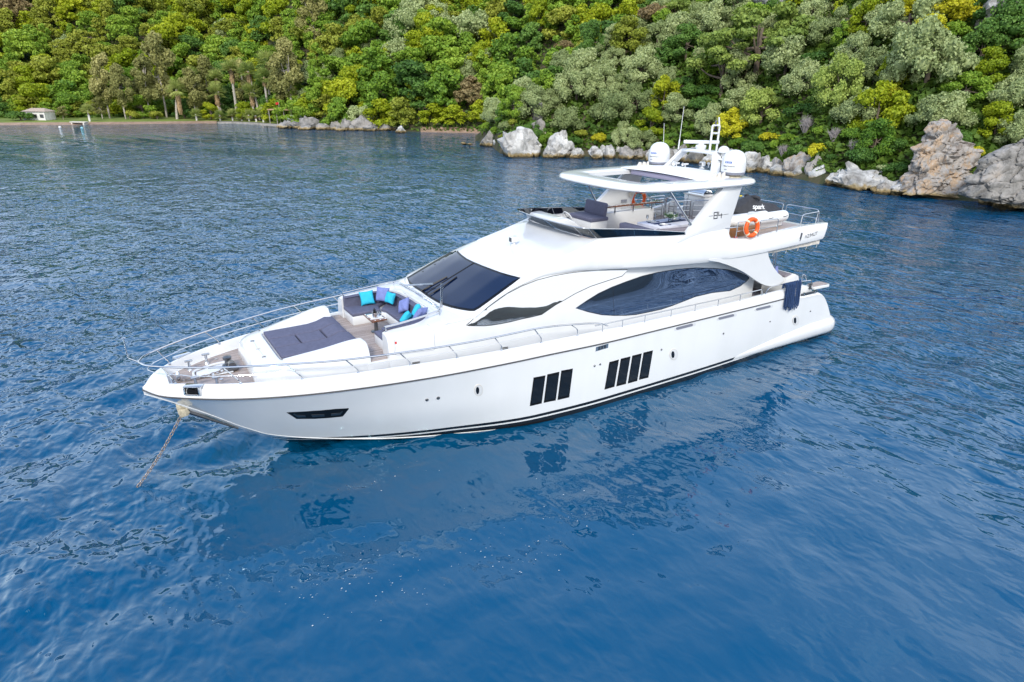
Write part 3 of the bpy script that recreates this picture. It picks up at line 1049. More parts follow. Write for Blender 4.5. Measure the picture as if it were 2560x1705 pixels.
def finish_trees():
    """every tree an Empty with crown and trunk (far ones one mesh); past 290 of a kind the smallest become one far wood"""
    by = {}
    for q in PEND:
        by.setdefault(KNAME[(q['kind'], q['pal'])][0], []).append(q)
    rest = []
    for nm, ql in by.items():
        ql.sort(key=lambda q: -q['app'])
        for q in ql[:290]:
            base = KNAME[(q['kind'], q['pal'])][1]
            me, tr = proto(q['kind'], q['pal'], q['var'], q['hi'])
            px, py = project((q['x'], q['y'], q['z'] + q['size'] * q['tall']))
            label = q['label'] or describe(base, px, py, 0, 320 if px < 1200 else np.interp(px, NRX, NRY))
            grp = {'broadleaf_tree': 'trees on the wooded hillside', 'olive_tree': 'olive trees on the rocky slope', 'shrub': 'shrubs along the shore slope', 'eucalyptus_tree': 'eucalyptus trees behind the beach', 'pine_tree': 'pines on the slope'}[nm]
            if q['parts']:
                o = bpy.data.objects.new(nm, None); o.empty_display_size = .3
                link(o)
                for m_, pn in ((me, 'crown'), (tr, 'trunk')):
                    c = bpy.data.objects.new(pn, m_)
                    link(c); c.parent = o
            else:
                o = link(bpy.data.objects.new(nm, me))
            o.location = (q['x'], q['y'], q['z'])
            o.rotation_euler = (0, 0, q['rz'])
            o.scale = (q['size'], q['size'], q['size'] * q['tall'])
            tag(o, label, 'tree' if nm != 'shrub' else 'shrub', grp)
            TREES['n'] += 1
        rest += ql[290:]
    if rest:
        Vs, Qs, Mi, b0 = [], [], [], 0
        pals = sorted(set(q['pal'] for q in rest))
        for q in rest:
            me, _ = proto(q['kind'], q['pal'], q['var'], False)
            v = np.empty(len(me.vertices) * 3, np.float32); me.vertices.foreach_get('co', v); v = v.reshape(-1, 3)
            nq = sum(1 for p in me.polygons if p.loop_total == 4)
            li = np.empty(len(me.loops), np.int32); me.loops.foreach_get('vertex_index', li)
            c_, s_ = math.cos(q['rz']), math.sin(q['rz'])
            v = v @ np.array([[c_, s_, 0], [-s_, c_, 0], [0, 0, 1]]) * np.array([q['size'], q['size'], q['size'] * q['tall']]) + np.array([q['x'], q['y'], q['z']])
            Vs.append(v); Qs.append(li[:nq * 4].reshape(-1, 4) + b0); Mi.append(np.full(nq, pals.index(q['pal'])))
            b0 += len(v)
        o = link(bpy.data.objects.new('distant_wood', np_mesh('distant_wood', np.concatenate(Vs), np.concatenate(Qs), [LM[p] for p in pals], smooth=False, mi=np.concatenate(Mi))))
        tag(o, 'distant green wood filling in behind the hillside trees', 'wood')
        o['kind'] = 'stuff'
    print('TREES', TREES['n'], 'far wood', len(rest))
def hit_hill(px, py, hf, shore, e0=0.5, e1=120):
    """the place on the hillside seen at a point of the photograph"""
    d = pray(px, py)
    for t in np.arange(55, 420, .5):
        p = Vector(CAM) + d * t
        D = math.hypot(p.x - CAM[0], p.y - CAM[1])
        u = np.array([p.x - CAM[0], p.y - CAM[1]]); u /= np.linalg.norm(u)
        pc = PW / 2 + KF * (u @ RH) / (u @ FH)
        e = D - shore(pc)
        if e > e0 and hf(pc, e) >= p.z:
            return p.x, p.y, float(hf(pc, e)), D
    return None

# -- landmark trees, placed where the photograph shows them: (x, y of the crown centre, crown width in px, kind, palette, tallness)
FAR_L = [(1072, 105, 90, 'broad', 'lime', 1.1), (1198, 155, 85, 'broad', 'lime', .9), (1348, 48, 70, 'broad', 'lime', 1.3), (905, 215, 72, 'broad', 'lime', 1.0), (890, 160, 60, 'broad', 'lime', 1.0), (985, 150, 62, 'broad', 'lime', 1.0), (960, 180, 55, 'broad', 'lime', .9),
         (905, 35, 75, 'broad', 'lime', .9), (1085, 230, 42, 'tall', 'lime', 1.0), (1038, 238, 62, 'broad', 'lime', .8), (1130, 20, 80, 'broad', 'lime', .9), (1185, 40, 70, 'broad', 'lime', 1.0), (1485, 115, 62, 'tall', 'lime', 1.0), (1450, 55, 60, 'broad', 'lime', 1.0), (1180, 85, 44, 'tall', 'lime', 1.0),
         (1172, 185, 62, 'olive', 'olive', 1.2), (1025, 80, 110, 'olive', 'olive', 1.0), (1100, 62, 80, 'olive', 'olive', 1.0), (1290, 142, 55, 'olive', 'olive', 1.2), (850, 165, 58, 'olive', 'olive', 1.1), (800, 190, 70, 'olive', 'olive', 1.0), (925, 125, 60, 'olive', 'olive', .9), (1410, 140, 70, 'broad', 'rust', .8),
         (560, 95, 60, 'olive', 'olive', 1.0), (165, 120, 50, 'olive', 'olive', .9), (85, 225, 80, 'broad', 'lime', .9), (180, 210, 75, 'broad', 'mid', .9), (470, 50, 70, 'broad', 'lime', .9), (640, 40, 80, 'broad', 'lime', .8), (650, 100, 70, 'broad', 'lime', .9), (760, 70, 60, 'tall', 'lime', .8)]
for px, py, wpx, kind, pal, tl in FAR_L:
    hgt = {'broad': 1.0, 'tall': 1.4, 'olive': .75}[kind] * tl
    r_ = wpx / 2 / FPX * 235 * 1.0
    dy = hgt * r_ * FPX / 235
    h = hit_hill(px, py + dy * .75, far_h, far_shore)
    if h:
        s_ = wpx / 2 / FPX * h[3] / 1.02
        plant(kind, pal, h[0], h[1], h[2], s_, tl)
NEAR_L = [(1262, 205, 70, 'olive', 'olive', 1.1), (1320, 195, 80, 'olive', 'olive', 1.0), (1255, 250, 90, 'olive', 'olive', 1.2), (1440, 220, 105, 'olive', 'olive', 1.2), (1410, 300, 85, 'olive', 'olive', 1.0), (1400, 165, 70, 'olive', 'olive', .9), (1460, 160, 90, 'olive', 'olive', .9), (1560, 215, 70, 'olive', 'olive', .9),
          (1600, 175, 100, 'olive', 'olive', 1.0), (1640, 110, 80, 'olive', 'olive', 1.0), (1700, 80, 90, 'olive', 'olive', 1.0), (1530, 270, 110, 'olive', 'olive', 1.0), (1590, 260, 90, 'olive', 'olive', 1.0), (1690, 280, 90, 'olive', 'olive', 1.0), (1560, 345, 60, 'olive', 'olive', 1.2), (1600, 360, 70, 'olive', 'olive', .9), (1660, 205, 60, 'olive', 'olive', 1.3),
          (1625, 310, 72, 'broad', 'lime', 1.0), (1790, 60, 100, 'olive', 'olive', .9), (1850, 25, 90, 'olive', 'olive', 1.0), (1840, 190, 95, 'olive', 'olive', 1.3), (1770, 310, 70, 'olive', 'olive', 1.3), (1820, 320, 80, 'broad', 'gold', 1.0), (1900, 280, 110, 'olive', 'pine', 1.0), (1960, 160, 120, 'olive', 'olive', 1.0), (2000, 210, 90, 'olive', 'olive', 1.0),
          (2090, 230, 110, 'olive', 'pine', 1.2), (2140, 150, 90, 'olive', 'olive', 1.0), (2090, 120, 60, 'tall', 'olive' if False else 'mid', 1.0), (2260, 60, 120, 'olive', 'olive', 1.1), (2310, 165, 150, 'olive', 'olive', 1.2), (2250, 190, 90, 'olive', 'olive', 1.2), (2330, 290, 120, 'olive', 'olive', .9), (2470, 185, 85, 'broad', 'lime', 1.0), (2230, 190, 66, 'broad', 'lime', 1.3),
          (2210, 260, 50, 'broad', 'gold', 1.2), (2280, 20, 80, 'broad', 'gold', .9), (2370, 40, 110, 'broad', 'gold', .8), (2120, 50, 70, 'olive', 'olive', 1.2), (2040, 90, 90, 'olive', 'olive', 1.0), (1975, 30, 60, 'tall', 'lime', 1.0), (2085, 50, 40, 'tall', 'lime', 1.2), (2530, 250, 100, 'olive', 'olive', 1.1), (2540, 340, 90, 'olive', 'olive', 1.0),
          (2480, 320, 80, 'broad', 'lime', 1.0), (2040, 385, 60, 'shrub', 'gold', 1.2), (1885, 150, 60, 'broad', 'dark', 1.0), (2150, 400, 80, 'shrub', 'dark', 1.0), (2180, 360, 90, 'broad', 'mid', 1.0), (2250, 380, 60, 'shrub', 'dark', 1.2), (2480, 395, 40, 'shrub', 'lime', .9), (2440, 140, 90, 'broad', 'dark', 1.0), (2500, 100, 110, 'broad', 'dark', 1.0)]
KNAME[('tall', 'olive')] = ('olive_tree', 'upright grey-green olive tree')
OCC = []
for px, py, wpx, kind, pal, tl in NEAR_L:
    hgt = {'broad': 1.0, 'tall': 1.4, 'olive': .75, 'shrub': .4}[kind] * tl
    h = hit_hill(px, min(py + hgt * wpx / 2 * .9, np.interp(px, NRX, NRY) - 8), near_h, near_shore)
    if h:
        s_ = wpx / 2 / FPX * h[3] / 1.02
        plant(kind, pal, h[0], h[1], h[2], s_, tl)
        OCC.append((h[0], h[1], s_))
h = hit_hill(1885, 215, near_h, near_shore)
if h:
    plant('pine', 'pine', h[0], h[1], h[2] , 6.6, 1.0, label='broad green pine with a bare brown limb, high above the radar mast')
h = hit_hill(1800, 250, near_h, near_shore)
if h:
    plant('pine', 'pine', h[0], h[1], h[2], 4.6, 1.1, label='smaller green pine below the big one, above the radar mast')

# -- the rest of the wood: every tree its own object
def scatter(hf, shore, pxr, er, spacing, chooser, clear=(), seed=1):
    rg = random.Random(seed)
    pts = []
    tries = 0
    while tries < 9000:
        tries += 1
        px = rg.uniform(*pxr)
        e = rg.uniform(0, 1) ** .85 * (er[1] - er[0]) + er[0]
        D = shore(px) + e
        x, y = pos(px, D)
        z = float(hf(px, e))
        c = chooser(rg, px, e, z, D)
        if c is None:
            continue
        kind, pal, r_, tl = c
        if any((x - a) ** 2 + (y - b) ** 2 < (spacing * (r_ + q)) ** 2 for a, b, q in pts):
            continue
        if any((x - a) ** 2 + (y - b) ** 2 < (.62 * (r_ + q)) ** 2 for a, b, q in clear):
            continue
        pts.append((x, y, r_))
        plant(kind, pal, x, y, z, r_, tl, parts=D < 125, hi=D < 125)
    return len(pts)
def pick(rg, table):
    t = rg.random() * sum(w_ for w_, _ in table)
    for w_, v_ in table:
        t -= w_
        if t <= 0:
            return v_
def far_choose(rg, px, e, z, D):
    flat = np.interp(px, [-400, 100, 560, 660, 720], [20, 20, 20, 8, 1.5])
    if e < flat or (px < 330 and e < 16):
        return None
    if z > 10 + .20 * D * .75:
        return None
    if px > 1180 and z < .04 * (px - 1180):
        return None
    r_ = rg.uniform(3.3, 6.0)
    if px < 560:
        v_ = pick(rg, [(4, ('broad', 'mid')), (4, ('broad', 'ochre')), (.9, ('broad', 'dark')), (2.0, ('broad', 'lime')), (.15, ('broad', 'rust')), (.7, ('tall', 'ochre')), (.5, ('tall', 'mid'))])
    elif px < 900:
        v_ = pick(rg, [(4, ('broad', 'mid')), (2.0, ('broad', 'ochre')), (1.3, ('broad', 'dark')), (2.0, ('broad', 'lime')), (.6, ('olive', 'olive')), (.8, ('tall', 'mid'))])
    else:
        v_ = pick(rg, [(4, ('broad', 'mid')), (1.0, ('broad', 'ochre')), (2.0, ('broad', 'dark')), (1.9, ('broad', 'lime')), (.6, ('olive', 'olive')), (.8, ('tall', 'mid')), (.1, ('broad', 'rust'))])
    if e < flat + 6:
        r_ *= .7
    return v_[0], v_[1], r_ * (.72 if v_[0] == 'tall' else 1), rg.uniform(.75, 1.1)
n1 = scatter(far_h, far_shore, (-60, 1760), (1.5, 112), .50, far_choose, seed=11)
def near_choose(rg, px, e, z, D):
    H = np.interp(px, CRX, CRH)
    if e < 2.2 or z > 12 + .13 * D + 4 or e > H / .8 + 2:
        return None
    if 2285 < px < 2440 and e < 5:
        return None
    if e < 6:
        v_ = pick(rg, [(3, ('shrub', 'dark')), (3, ('shrub', 'mid')), (2, ('shrub', 'olive')), (.4, ('shrub', 'gold')), (.6, ('shrub', 'ochre')), (.4, ('shrub', 'lime'))])
        return v_[0], v_[1], rg.uniform(.9, 1.7), rg.uniform(.8, 1.3)
    v_ = pick(rg, [(3.2, ('olive', 'olive')), (2, ('broad', 'mid')), (2.2, ('broad', 'dark')), (.8, ('broad', 'lime')), (.8, ('olive', 'pine')), (.5, ('tall', 'mid')), (1.2, ('shrub', 'dark')), (.3, ('broad', 'gold')), (.4, ('shrub', 'rust'))] if px > 1650 else
              [(4.5, ('olive', 'olive')), (1.2, ('broad', 'mid')), (1.2, ('broad', 'dark')), (.5, ('broad', 'ochre')), (.6, ('shrub', 'rust')), (.4, ('broad', 'lime'))])
    return v_[0], v_[1], rg.uniform(2.0, 3.6), rg.uniform(.8, 1.15)
n2 = scatter(near_h, near_shore, (1195, 2860), (2.2, 46), .47, near_choose, OCC, seed=5)
# undergrowth: leafy ground cover between the trees (nobody could count it)
rg = np.random.default_rng(8)
PP, CC = [], []
for hf, shore, a, b, e0, e1, nn in ((far_h, far_shore, -80, 1800, 2, 110, 60000), (near_h, near_shore, 1195, 2700, 1.6, 45, 60000)):
    px = rg.uniform(a, b, nn); e = rg.uniform(0, 1, nn) * (e1 - e0) + e0
    if hf is far_h:
        flat = np.interp(px, [-400, 100, 560, 660, 720], [17, 17, 20, 8, 1])
        ok = e > flat
        px, e = px[ok], e[ok]
    D = shore(px) + e
    dirs = FH[None] + RH[None] * ((px - PW / 2) / KF)[:, None]
    dirs /= np.linalg.norm(dirs, axis=1)[:, None]
    z = hf(px, e) + rg.uniform(.05, .7, len(px)) * np.clip(e / 4, .2, 1)
    PP.append(np.stack([CAM[0] + dirs[:, 0] * D, CAM[1] + dirs[:, 1] * D, z], -1))
PP = np.concatenate(PP)
V, Q = leaf_quads(rg, PP, np.tile([0, 0, 1.0], (len(PP), 1)), .42, .8)
o = link(bpy.data.objects.new('undergrowth', np_mesh('undergrowth', V, Q, LM['under'], smooth=False)))
o['kind'] = 'stuff'
tag(o, 'dark green undergrowth filling the gaps between the hillside trees', 'undergrowth')
o['kind'] = 'stuff'
# ================================================================== ROCKS AND SHORE THINGS
def rock_mat(name, cols, crack=.28, tide=True):
    def f(t, b):
        g = nd(t, 'ShaderNodeNewGeometry')
        n = nd(t, 'ShaderNodeTexNoise', i_Scale=.55, i_Detail=9.0, i_Roughness=.68, i_Distortion=.4)
        t.links.new(g.outputs['Position'], n.inputs['Vector'])
        c = ramp(t, n.outputs['Fac'], [(.32 + .36 * k / (len(cols) - 1), q) for k, q in enumerate(cols)])
        vo = nd(t, 'ShaderNodeTexVoronoi', feature='DISTANCE_TO_EDGE', i_Scale=.75)
        mpn = nd(t, 'ShaderNodeMapping'); mpn.inputs['Rotation'].default_value = (.5, .4, .2); mpn.inputs['Scale'].default_value = (1, 1, .6)
        ds = nd(t, 'ShaderNodeMix', data_type='RGBA', blend_type='LINEAR_LIGHT'); ds.inputs['Factor'].default_value = .25
        n3 = nd(t, 'ShaderNodeTexNoise', i_Scale=1.2, i_Detail=3.0)
        t.links.new(g.outputs['Position'], n3.inputs['Vector'])
        t.links.new(g.outputs['Position'], ds.inputs['A']); t.links.new(n3.outputs['Color'], ds.inputs['B'])
        t.links.new(ds.outputs['Result'], mpn.inputs[0]); t.links.new(mpn.outputs[0], vo.inputs['Vector'])
        cm = ramp(t, vo.outputs['Distance'], [(0, (.35, .32, .3)), (.05, (1, 1, 1))])
        mx = nd(t, 'ShaderNodeMix', data_type='RGBA', blend_type='MULTIPLY'); mx.inputs['Factor'].default_value = crack
        t.links.new(c, mx.inputs['A']); t.links.new(cm, mx.inputs['B'])
        last = mx.outputs['Result']
        if tide:                                   # algae band that the tide leaves just above the water
            s = nd(t, 'ShaderNodeSeparateXYZ'); t.links.new(g.outputs['Position'], s.inputs[0])
            zz = nd(t, 'ShaderNodeMath', operation='MULTIPLY_ADD'); zz.inputs[1].default_value = .9
            n4 = nd(t, 'ShaderNodeTexNoise', i_Scale=1.6, i_Detail=3.0); t.links.new(g.outputs['Position'], n4.inputs['Vector'])
            t.links.new(n4.outputs['Fac'], zz.inputs[0]); zs = nd(t, 'ShaderNodeMath', operation='SUBTRACT')
            t.links.new(s.outputs[2], zs.inputs[0]); t.links.new(zz.outputs[0], zs.inputs[1]); zz.inputs[2].default_value = -.3
            r2 = ramp(t, zs.outputs[0], [(.0, (.05, .04, .02)), (.12, (.20, .14, .06)), (.38, (.36, .28, .15))])
            fa = nd(t, 'ShaderNodeMapRange', i_From_Min=.30, i_From_Max=.55, i_To_Min=1, i_To_Max=0)
            t.links.new(zs.outputs[0], fa.inputs['Value'])
            m2 = nd(t, 'ShaderNodeMix', data_type='RGBA')
            t.links.new(fa.outputs[0], m2.inputs['Factor']); t.links.new(last, m2.inputs['A']); t.links.new(r2, m2.inputs['B'])
            last = m2.outputs['Result']
        t.links.new(last, b.inputs['Base Color'])
        bp = nd(t, 'ShaderNodeBump', i_Strength=.9, i_Distance=.18)
        n5 = nd(t, 'ShaderNodeTexNoise', i_Scale=2.2, i_Detail=9.0, i_Roughness=.7)
        t.links.new(g.outputs['Position'], n5.inputs['Vector'])
        t.links.new(n5.outputs['Fac'], bp.inputs['Height']); t.links.new(bp.outputs[0], b.inputs['Normal'])
    return mat(name, cols[0], .85, spec=.3, build=f)
M['rockw'] = rock_mat('pale_limestone', [(.17, .16, .15), (.36, .35, .33), (.56, .55, .53), (.66, .65, .62)])
M['rockg'] = rock_mat('grey_limestone', [(.10, .095, .09), (.22, .21, .195), (.34, .32, .30), (.42, .36, .30)])
M['rockb'] = rock_mat('rusty_limestone', [(.10, .095, .09), (.26, .22, .19), (.38, .36, .34), (.42, .29, .18), (.56, .53, .50)])
M['rockdry'] = rock_mat('dry_limestone', [(.10, .095, .09), (.26, .25, .24), (.46, .45, .44), (.62, .61, .60)], tide=False)
def rock_mesh(name, seed, sub=4, cuts=9, rough=.22):
    rg = random.Random(seed)
    bm = bmesh.new()
    bmesh.ops.create_icosphere(bm, subdivisions=sub, radius=1)
    pl = []
    for k in range(cuts):
        d = Vector((rg.gauss(0, 1), rg.gauss(0, 1), rg.gauss(.15, .8))).normalized()
        pl.append((d, rg.uniform(.58, .86)))
    off = Vector((seed * 3.1, seed * 1.7, 0))
    for v in bm.verts:
        p = v.co.copy()
        vd, vp = noise.voronoi(p * 1.9 + off)           # broken blocks: each cell steps in or out
        p *= 1 + .20 * noise.cell(vp[0] * 7.7) - .10 * max(0, .18 - (vd[1] - vd[0])) / .18
        for d, h in pl:
            q = p.dot(d) - h
            if q > 0:
                p -= d * q * .92
        f1 = noise.fractal(p * 1.6 + off, 1.0, 2.0, 4)
        f2 = abs(noise.noise(p * 3.2 + off * 2))
        p *= 1 + rough * f1 - .14 * f2 + .06 * noise.noise(p * 8 + off)
        v.co = p
    me = bpy.data.meshes.new(name)
    bm.to_mesh(me)
    bm.free()
    me.polygons.foreach_set('use_smooth', [True] * len(me.polygons))
    me.set_sharp_from_angle(angle=R(28))
    return me
ROCKS = {}
def rock(px, py, wpx, hpx, m, label, group, depth=None, sub=4, D=None, dz=0.0):
    """a boulder whose foot is seen at (px, py), wpx wide and hpx high in the photograph"""
    p = on_plane(px, py, 2, 0.0)
    D = D or (p - Vector(CAM)).length
    w_ = wpx / FPX * D; h_ = hpx / FPX * D
    key = (rt.randint(0, 7), m, sub)
    if key not in ROCKS:
        ROCKS[key] = rock_mesh('boulder', key[0] + 1, sub)
        ROCKS[key].materials.append(M[m])
    o = link(bpy.data.objects.new('boulder', ROCKS[key]))
    d = Vector((FH[0], FH[1], 0))
    dep = depth or w_ * .45
    o.location = p + d * dep * .5 + Vector((0, 0, h_ * .28 + dz))
    o.rotation_euler = (rt.uniform(-.25, .25), rt.uniform(-.25, .25), rt.random() * 6.28)
    o.scale = (w_ * .58, w_ * .58 * rt.uniform(.85, 1.1), h_ * .80)
    tag(o, label, 'rock', group)
    return o
GW = 'white boulders on the rocky point'
for px, py, w_, h_, lab in [(1296, 393, 92, 56, 'broad white boulder at the waterline, left end of the rocky point'), (1232, 366, 40, 26, 'small white boulder at the very tip of the rocky point'), (1262, 372, 46, 34, 'grey-white boulder between the point tip and the broad white one'),
                            (1338, 388, 44, 40, 'narrow pale boulder between the two big white ones on the point'), (1398, 393, 72, 56, 'large bright white boulder in the middle of the rocky point'), (1428, 378, 66, 62, 'tall white boulder with an orange lichen patch on the point'),
                            (1460, 384, 40, 44, 'pale boulder at the right end of the white boulder group'), (1444, 396, 34, 24, 'low white boulder before the tall one on the point'), (1380, 396, 30, 18, 'flat pale stone at the foot of the large white boulder'), (1492, 398, 34, 32, 'squarish white boulder alone right of the boulder group'),
                            (1530, 392, 44, 30, 'pale boulder left of the near satellite-dome stretch of shore'), (1556, 394, 44, 30, 'pale grey boulder beside the squarish white one'), (1500, 384, 26, 20, 'small white boulder behind the squarish one'), (1318, 360, 50, 34, 'grey boulder behind the broad white one on the point')]:
    rock(px, py, w_, h_, 'rockw', lab, GW)
for k, (px, py, w_, h_) in enumerate([(1592, 398, 34, 24), (1618, 397, 30, 22), (1645, 398, 36, 26), (1676, 400, 34, 30), (1704, 402, 40, 34), (1740, 404, 40, 30), (1775, 406, 44, 30), (1812, 410, 40, 30), (1850, 420, 46, 34)]):
    rock(px, py, w_, h_, 'rockg', 'grey shore boulder behind the yacht mast, number %s from its left end' % ['one', 'two', 'three', 'four', 'five', 'six', 'seven', 'eight', 'nine'][k] if False else ['low grey shore boulder left of the far satellite dome', 'grey shore boulder just under the far whip aerial', 'grey shore boulder left of the slanted radar arch leg', 'grey boulder seen through the left of the radar arch', 'grey boulder seen through the middle of the radar arch', 'grey boulder seen through the radar arch, above the horns', 'grey boulder seen through the right of the radar arch', 'grey boulder between radar arch and near satellite dome', 'rusty grey boulder right behind the near satellite dome'][k], 'grey shore boulders behind the mast')
GR = 'pale boulders along the right shore'
for px, py, w_, h_, m, lab in [(1880, 430, 52, 38, 'rockw', 'pale boulder with an ochre foot just right of the near satellite dome'), (1912, 432, 40, 34, 'rockw', 'second pale boulder right of the near satellite dome'), (1945, 436, 46, 30, 'rockg', 'brown-grey boulder between dome and cave-like rocks'), (1966, 440, 30, 16, 'rockw', 'low flat stone at the water right of the mast'),
                             (1998, 444, 60, 52, 'rockb', 'tall rusty outcrop above the water right of the mast'), (2058, 452, 66, 46, 'rockg', 'dark grey outcrop overhanging the water, left of the low white ledge'), (2108, 462, 44, 40, 'rockw', 'pale boulder left of the low white ledge'), (2150, 474, 92, 40, 'rockw', 'long low white ledge at the water left of the brown cliff rock'),
                             (2190, 470, 70, 44, 'rockw', 'white rock sloping behind the long ledge'), (2236, 466, 60, 50, 'rockg', 'grey boulder just left of the big brown cliff rock'), (2252, 488, 50, 28, 'rockw', 'low white boulder at the foot of the big brown cliff rock'), (2170, 440, 46, 30, 'rockg', 'grey boulder under the bushes above the long ledge'),
                             (2210, 486, 40, 22, 'rockg', 'dark stone at the water before the long ledge')]:
    rock(px, py, w_, h_, m, lab, GR)
def cliff(poly, m, label, seed, depth, D):
    """a big craggy rock: outline in the photograph, given real depth and broken facets"""
    P = [Vector((x, y)) for x, y in poly]
    base_y = max(p.y for p in P)
    p0 = on_plane(sum(p.x for p in P) / len(P), base_y, 2, 0)
    Dd = (p0 - Vector(CAM)).length
    right = Vector((RH[0], RH[1], 0)); back = Vector((FH[0], FH[1], 0))
    cx = sum(p.x for p in P) / len(P)
    n = 70
    ys = np.linspace(base_y + 18, min(p.y for p in P), n)
    rings = []
    for k, y in enumerate(ys):
        yy = min(y, base_y - .5)
        xs_ = []
        for i in range(len(P)):
            a, b = P[i - 1], P[i]
            if (a.y > yy) != (b.y > yy):
                xs_.append(a.x + (b.x - a.x) * (yy - a.y) / (b.y - a.y))
        if len(xs_) < 2:
            xs_ = [P[-1].x - 1, P[-1].x + 1]
        x0, x1 = min(xs_), max(xs_)
        w2 = (x1 - x0) / 2 / FPX * Dd; xm = ((x0 + x1) / 2 - cx) / FPX * Dd
        z = (base_y - y) / FPX * Dd
        t = k / (n - 1)
        dep = depth * (1 - .55 * t)
        rings.append([p0 + right * (xm + w2 * math.copysign(abs(math.cos(a)) ** .7, math.cos(a))) + back * (depth * .55 * t * .8 + dep * .5 * (1 - math.copysign(abs(math.sin(a)) ** .7, math.sin(a)))) + Vector((0, 0, z)) + right * (.25 * math.sin(k * .5)) * (1 - t) for a in np.linspace(0, 2 * math.pi, 131)[:-1]])
    mb = MB().loft(rings, ring_closed=True, caps=True)
    c = sum((Vector(v) for v in mb.v), Vector()) / len(mb.v)
    off = Vector((seed, seed * 2, 0))
    nv = []
    for v in mb.v:
        v = Vector(v)
        d = (v - c); d.z *= .3; d = d.normalized()
        q = Vector((v.x * .45 + v.z * .25, v.y * .45 - v.z * .2, v.z * .38)) + off
        c1_, p1_ = noise.voronoi(q * 1.1)
        c2_, p2_ = noise.voronoi(q * 2.6 + off)
        v = v + d * (.34 * noise.cell(p1_[0] * 5.3) + .20 * noise.cell(p2_[0] * 9.1) - .5 * max(0, .16 - (c1_[1] - c1_[0])) / .16 - .2 * max(0, .12 - (c2_[1] - c2_[0])) / .12 + .22 * noise.fractal(v * .8 + off, 1, 2, 5) - .25)
        nv.append(v)
    mb.v = nv
    o = mb.build('cliff_rock', M[m], None, origin=p0, angle=30)
    fix_normals(o)
    tag(o, label, 'rock')
cliff([(2292, 496), (2306, 446), (2310, 412), (2326, 382), (2348, 356), (2370, 350), (2388, 358), (2404, 378), (2408, 400), (2428, 394), (2444, 390), (2450, 402), (2446, 430), (2440, 468), (2434, 502)], 'rockb', 'tall craggy brown and grey cliff rock standing in the water at the right', 3.0, 4.5, 75)
cliff([(2476, 514), (2484, 474), (2498, 444), (2518, 428), (2544, 412), (2580, 402), (2640, 410), (2680, 450), (2690, 540), (2560, 530)], 'rockg', 'grey cliff rock cut off by the right edge of the photo', 8.0, 5, 72)
for px, py, w_, h_ in [(2530, 522, 60, 40), (2480, 512, 40, 26)]:
    rock(px, py, w_, h_, 'rockg', 'grey boulder in the water at the foot of the rightmost cliff rock' if px < 2500 else 'pale grey boulder in the water at the right edge', GR)
# rocks showing on the slopes
for px, py, w_, h_, m, lab in [(1345, 300, 44, 46, 'rockg', 'tall dark grey crag among the olives above the rocky point'), (1350, 335, 38, 30, 'rockg', 'dark crag below the tall one above the rocky point'), (1935, 24, 86, 50, 'rockdry', 'pale bare rock at the top of the slope above the pine'), (2520, 52, 110, 70, 'rockdry', 'bare grey rock at the top right corner of the slope'),
                             (1760, 66, 14, 18, 'rockdry', 'small white stone high on the slope left of the pine')]:
    h = hit_hill(px, py, near_h, near_shore, e0=-1)
    if h:
        o = rock(px, py, w_, h_, m, lab, 'bare rocks on the slope', D=h[3])
        s_ = 1 / FPX * h[3]
        o.location = Vector((h[0], h[1], h[2] + h_ * s_ * .25))
# low grey rocks along the middle shore and the little red beach
GM = 'low rocks along the middle shore'
names = ['next to the wooden jetty', 'second from the jetty', 'third from the jetty', 'below the bright shrub', 'with a dark cleft', 'under the overhanging bush', 'pale and flat', 'squat and rounded', 'wedge shaped', 'the widest of the row', 'split in two', 'half sunk', 'right of the widest', 'at the end of the row']
for k, (px, py, w_, h_) in enumerate([(712, 321, 36, 14), (742, 322, 30, 16), (770, 323, 44, 26), (806, 325, 34, 14), (838, 325, 30, 18), (866, 326, 30, 24), (905, 326, 56, 30), (880, 327, 20, 14), (940, 326, 40, 16), (962, 327, 26, 14), (850, 328, 22, 8), (985, 326, 22, 12), (926, 328, 30, 14), (760, 325, 26, 10)]):
    rock(px, py, w_, h_, 'rockg', 'low grey shore rock left of the red beach, %s' % names[k], GM, sub=3)
for px, py, w_, h_, m, lab in [(1000, 333, 26, 14, 'rockw', 'pointed white rock standing in the water left of the red beach'), (1044, 326, 22, 12, 'rockw', 'white boulder on the left half of the red beach'), (1155, 328, 30, 14, 'rockw', 'rounded white boulder in the middle of the red beach'), (1198, 328, 30, 24, 'rockg', 'grey wedge rock at the right end of the red beach'),
                             (1160, 362, 14, 4, 'rockb', 'small brown reef stone awash off the red beach'), (1176, 364, 12, 4, 'rockb', 'smaller reef stone awash nearest the rocky point')]:
    rock(px, py, w_, h_, m, lab, 'stones by the red beach', sub=3, dz=.15 if h_ < 6 else 0)

rb = random.Random(31)
px = 1222.0
while px < 2290:
    py = float(np.interp(px, NRX, NRY))
    w_ = rb.uniform(20, 46)
    if not (1228 < px < 1480 and rb.random() < .4):
        m = rb.choice(('rockw', 'rockw', 'rockw', 'rockb') if px > 1850 else ('rockw', 'rockw', 'rockg'))
        zone = 'on the rocky point' if px < 1500 else 'behind the radar arch' if px < 1830 else 'right of the near satellite dome' if px < 2060 else 'left of the brown cliff rock'
        look = {'rockw': 'pale', 'rockg': 'grey', 'rockb': 'rusty'}[m]
        tall = rb.uniform(.5, .85)
        lab = '%s %s rubble block in the shoreline rock band %s' % ('tall' if tall > .75 else 'low' if tall < .6 else 'middling', look, zone)
        rock(px, py + rb.uniform(-8, 3), w_, w_ * tall, m, lab, 'rubble blocks along the right shore', sub=3)
    px += w_ * rb.uniform(.32, .52)
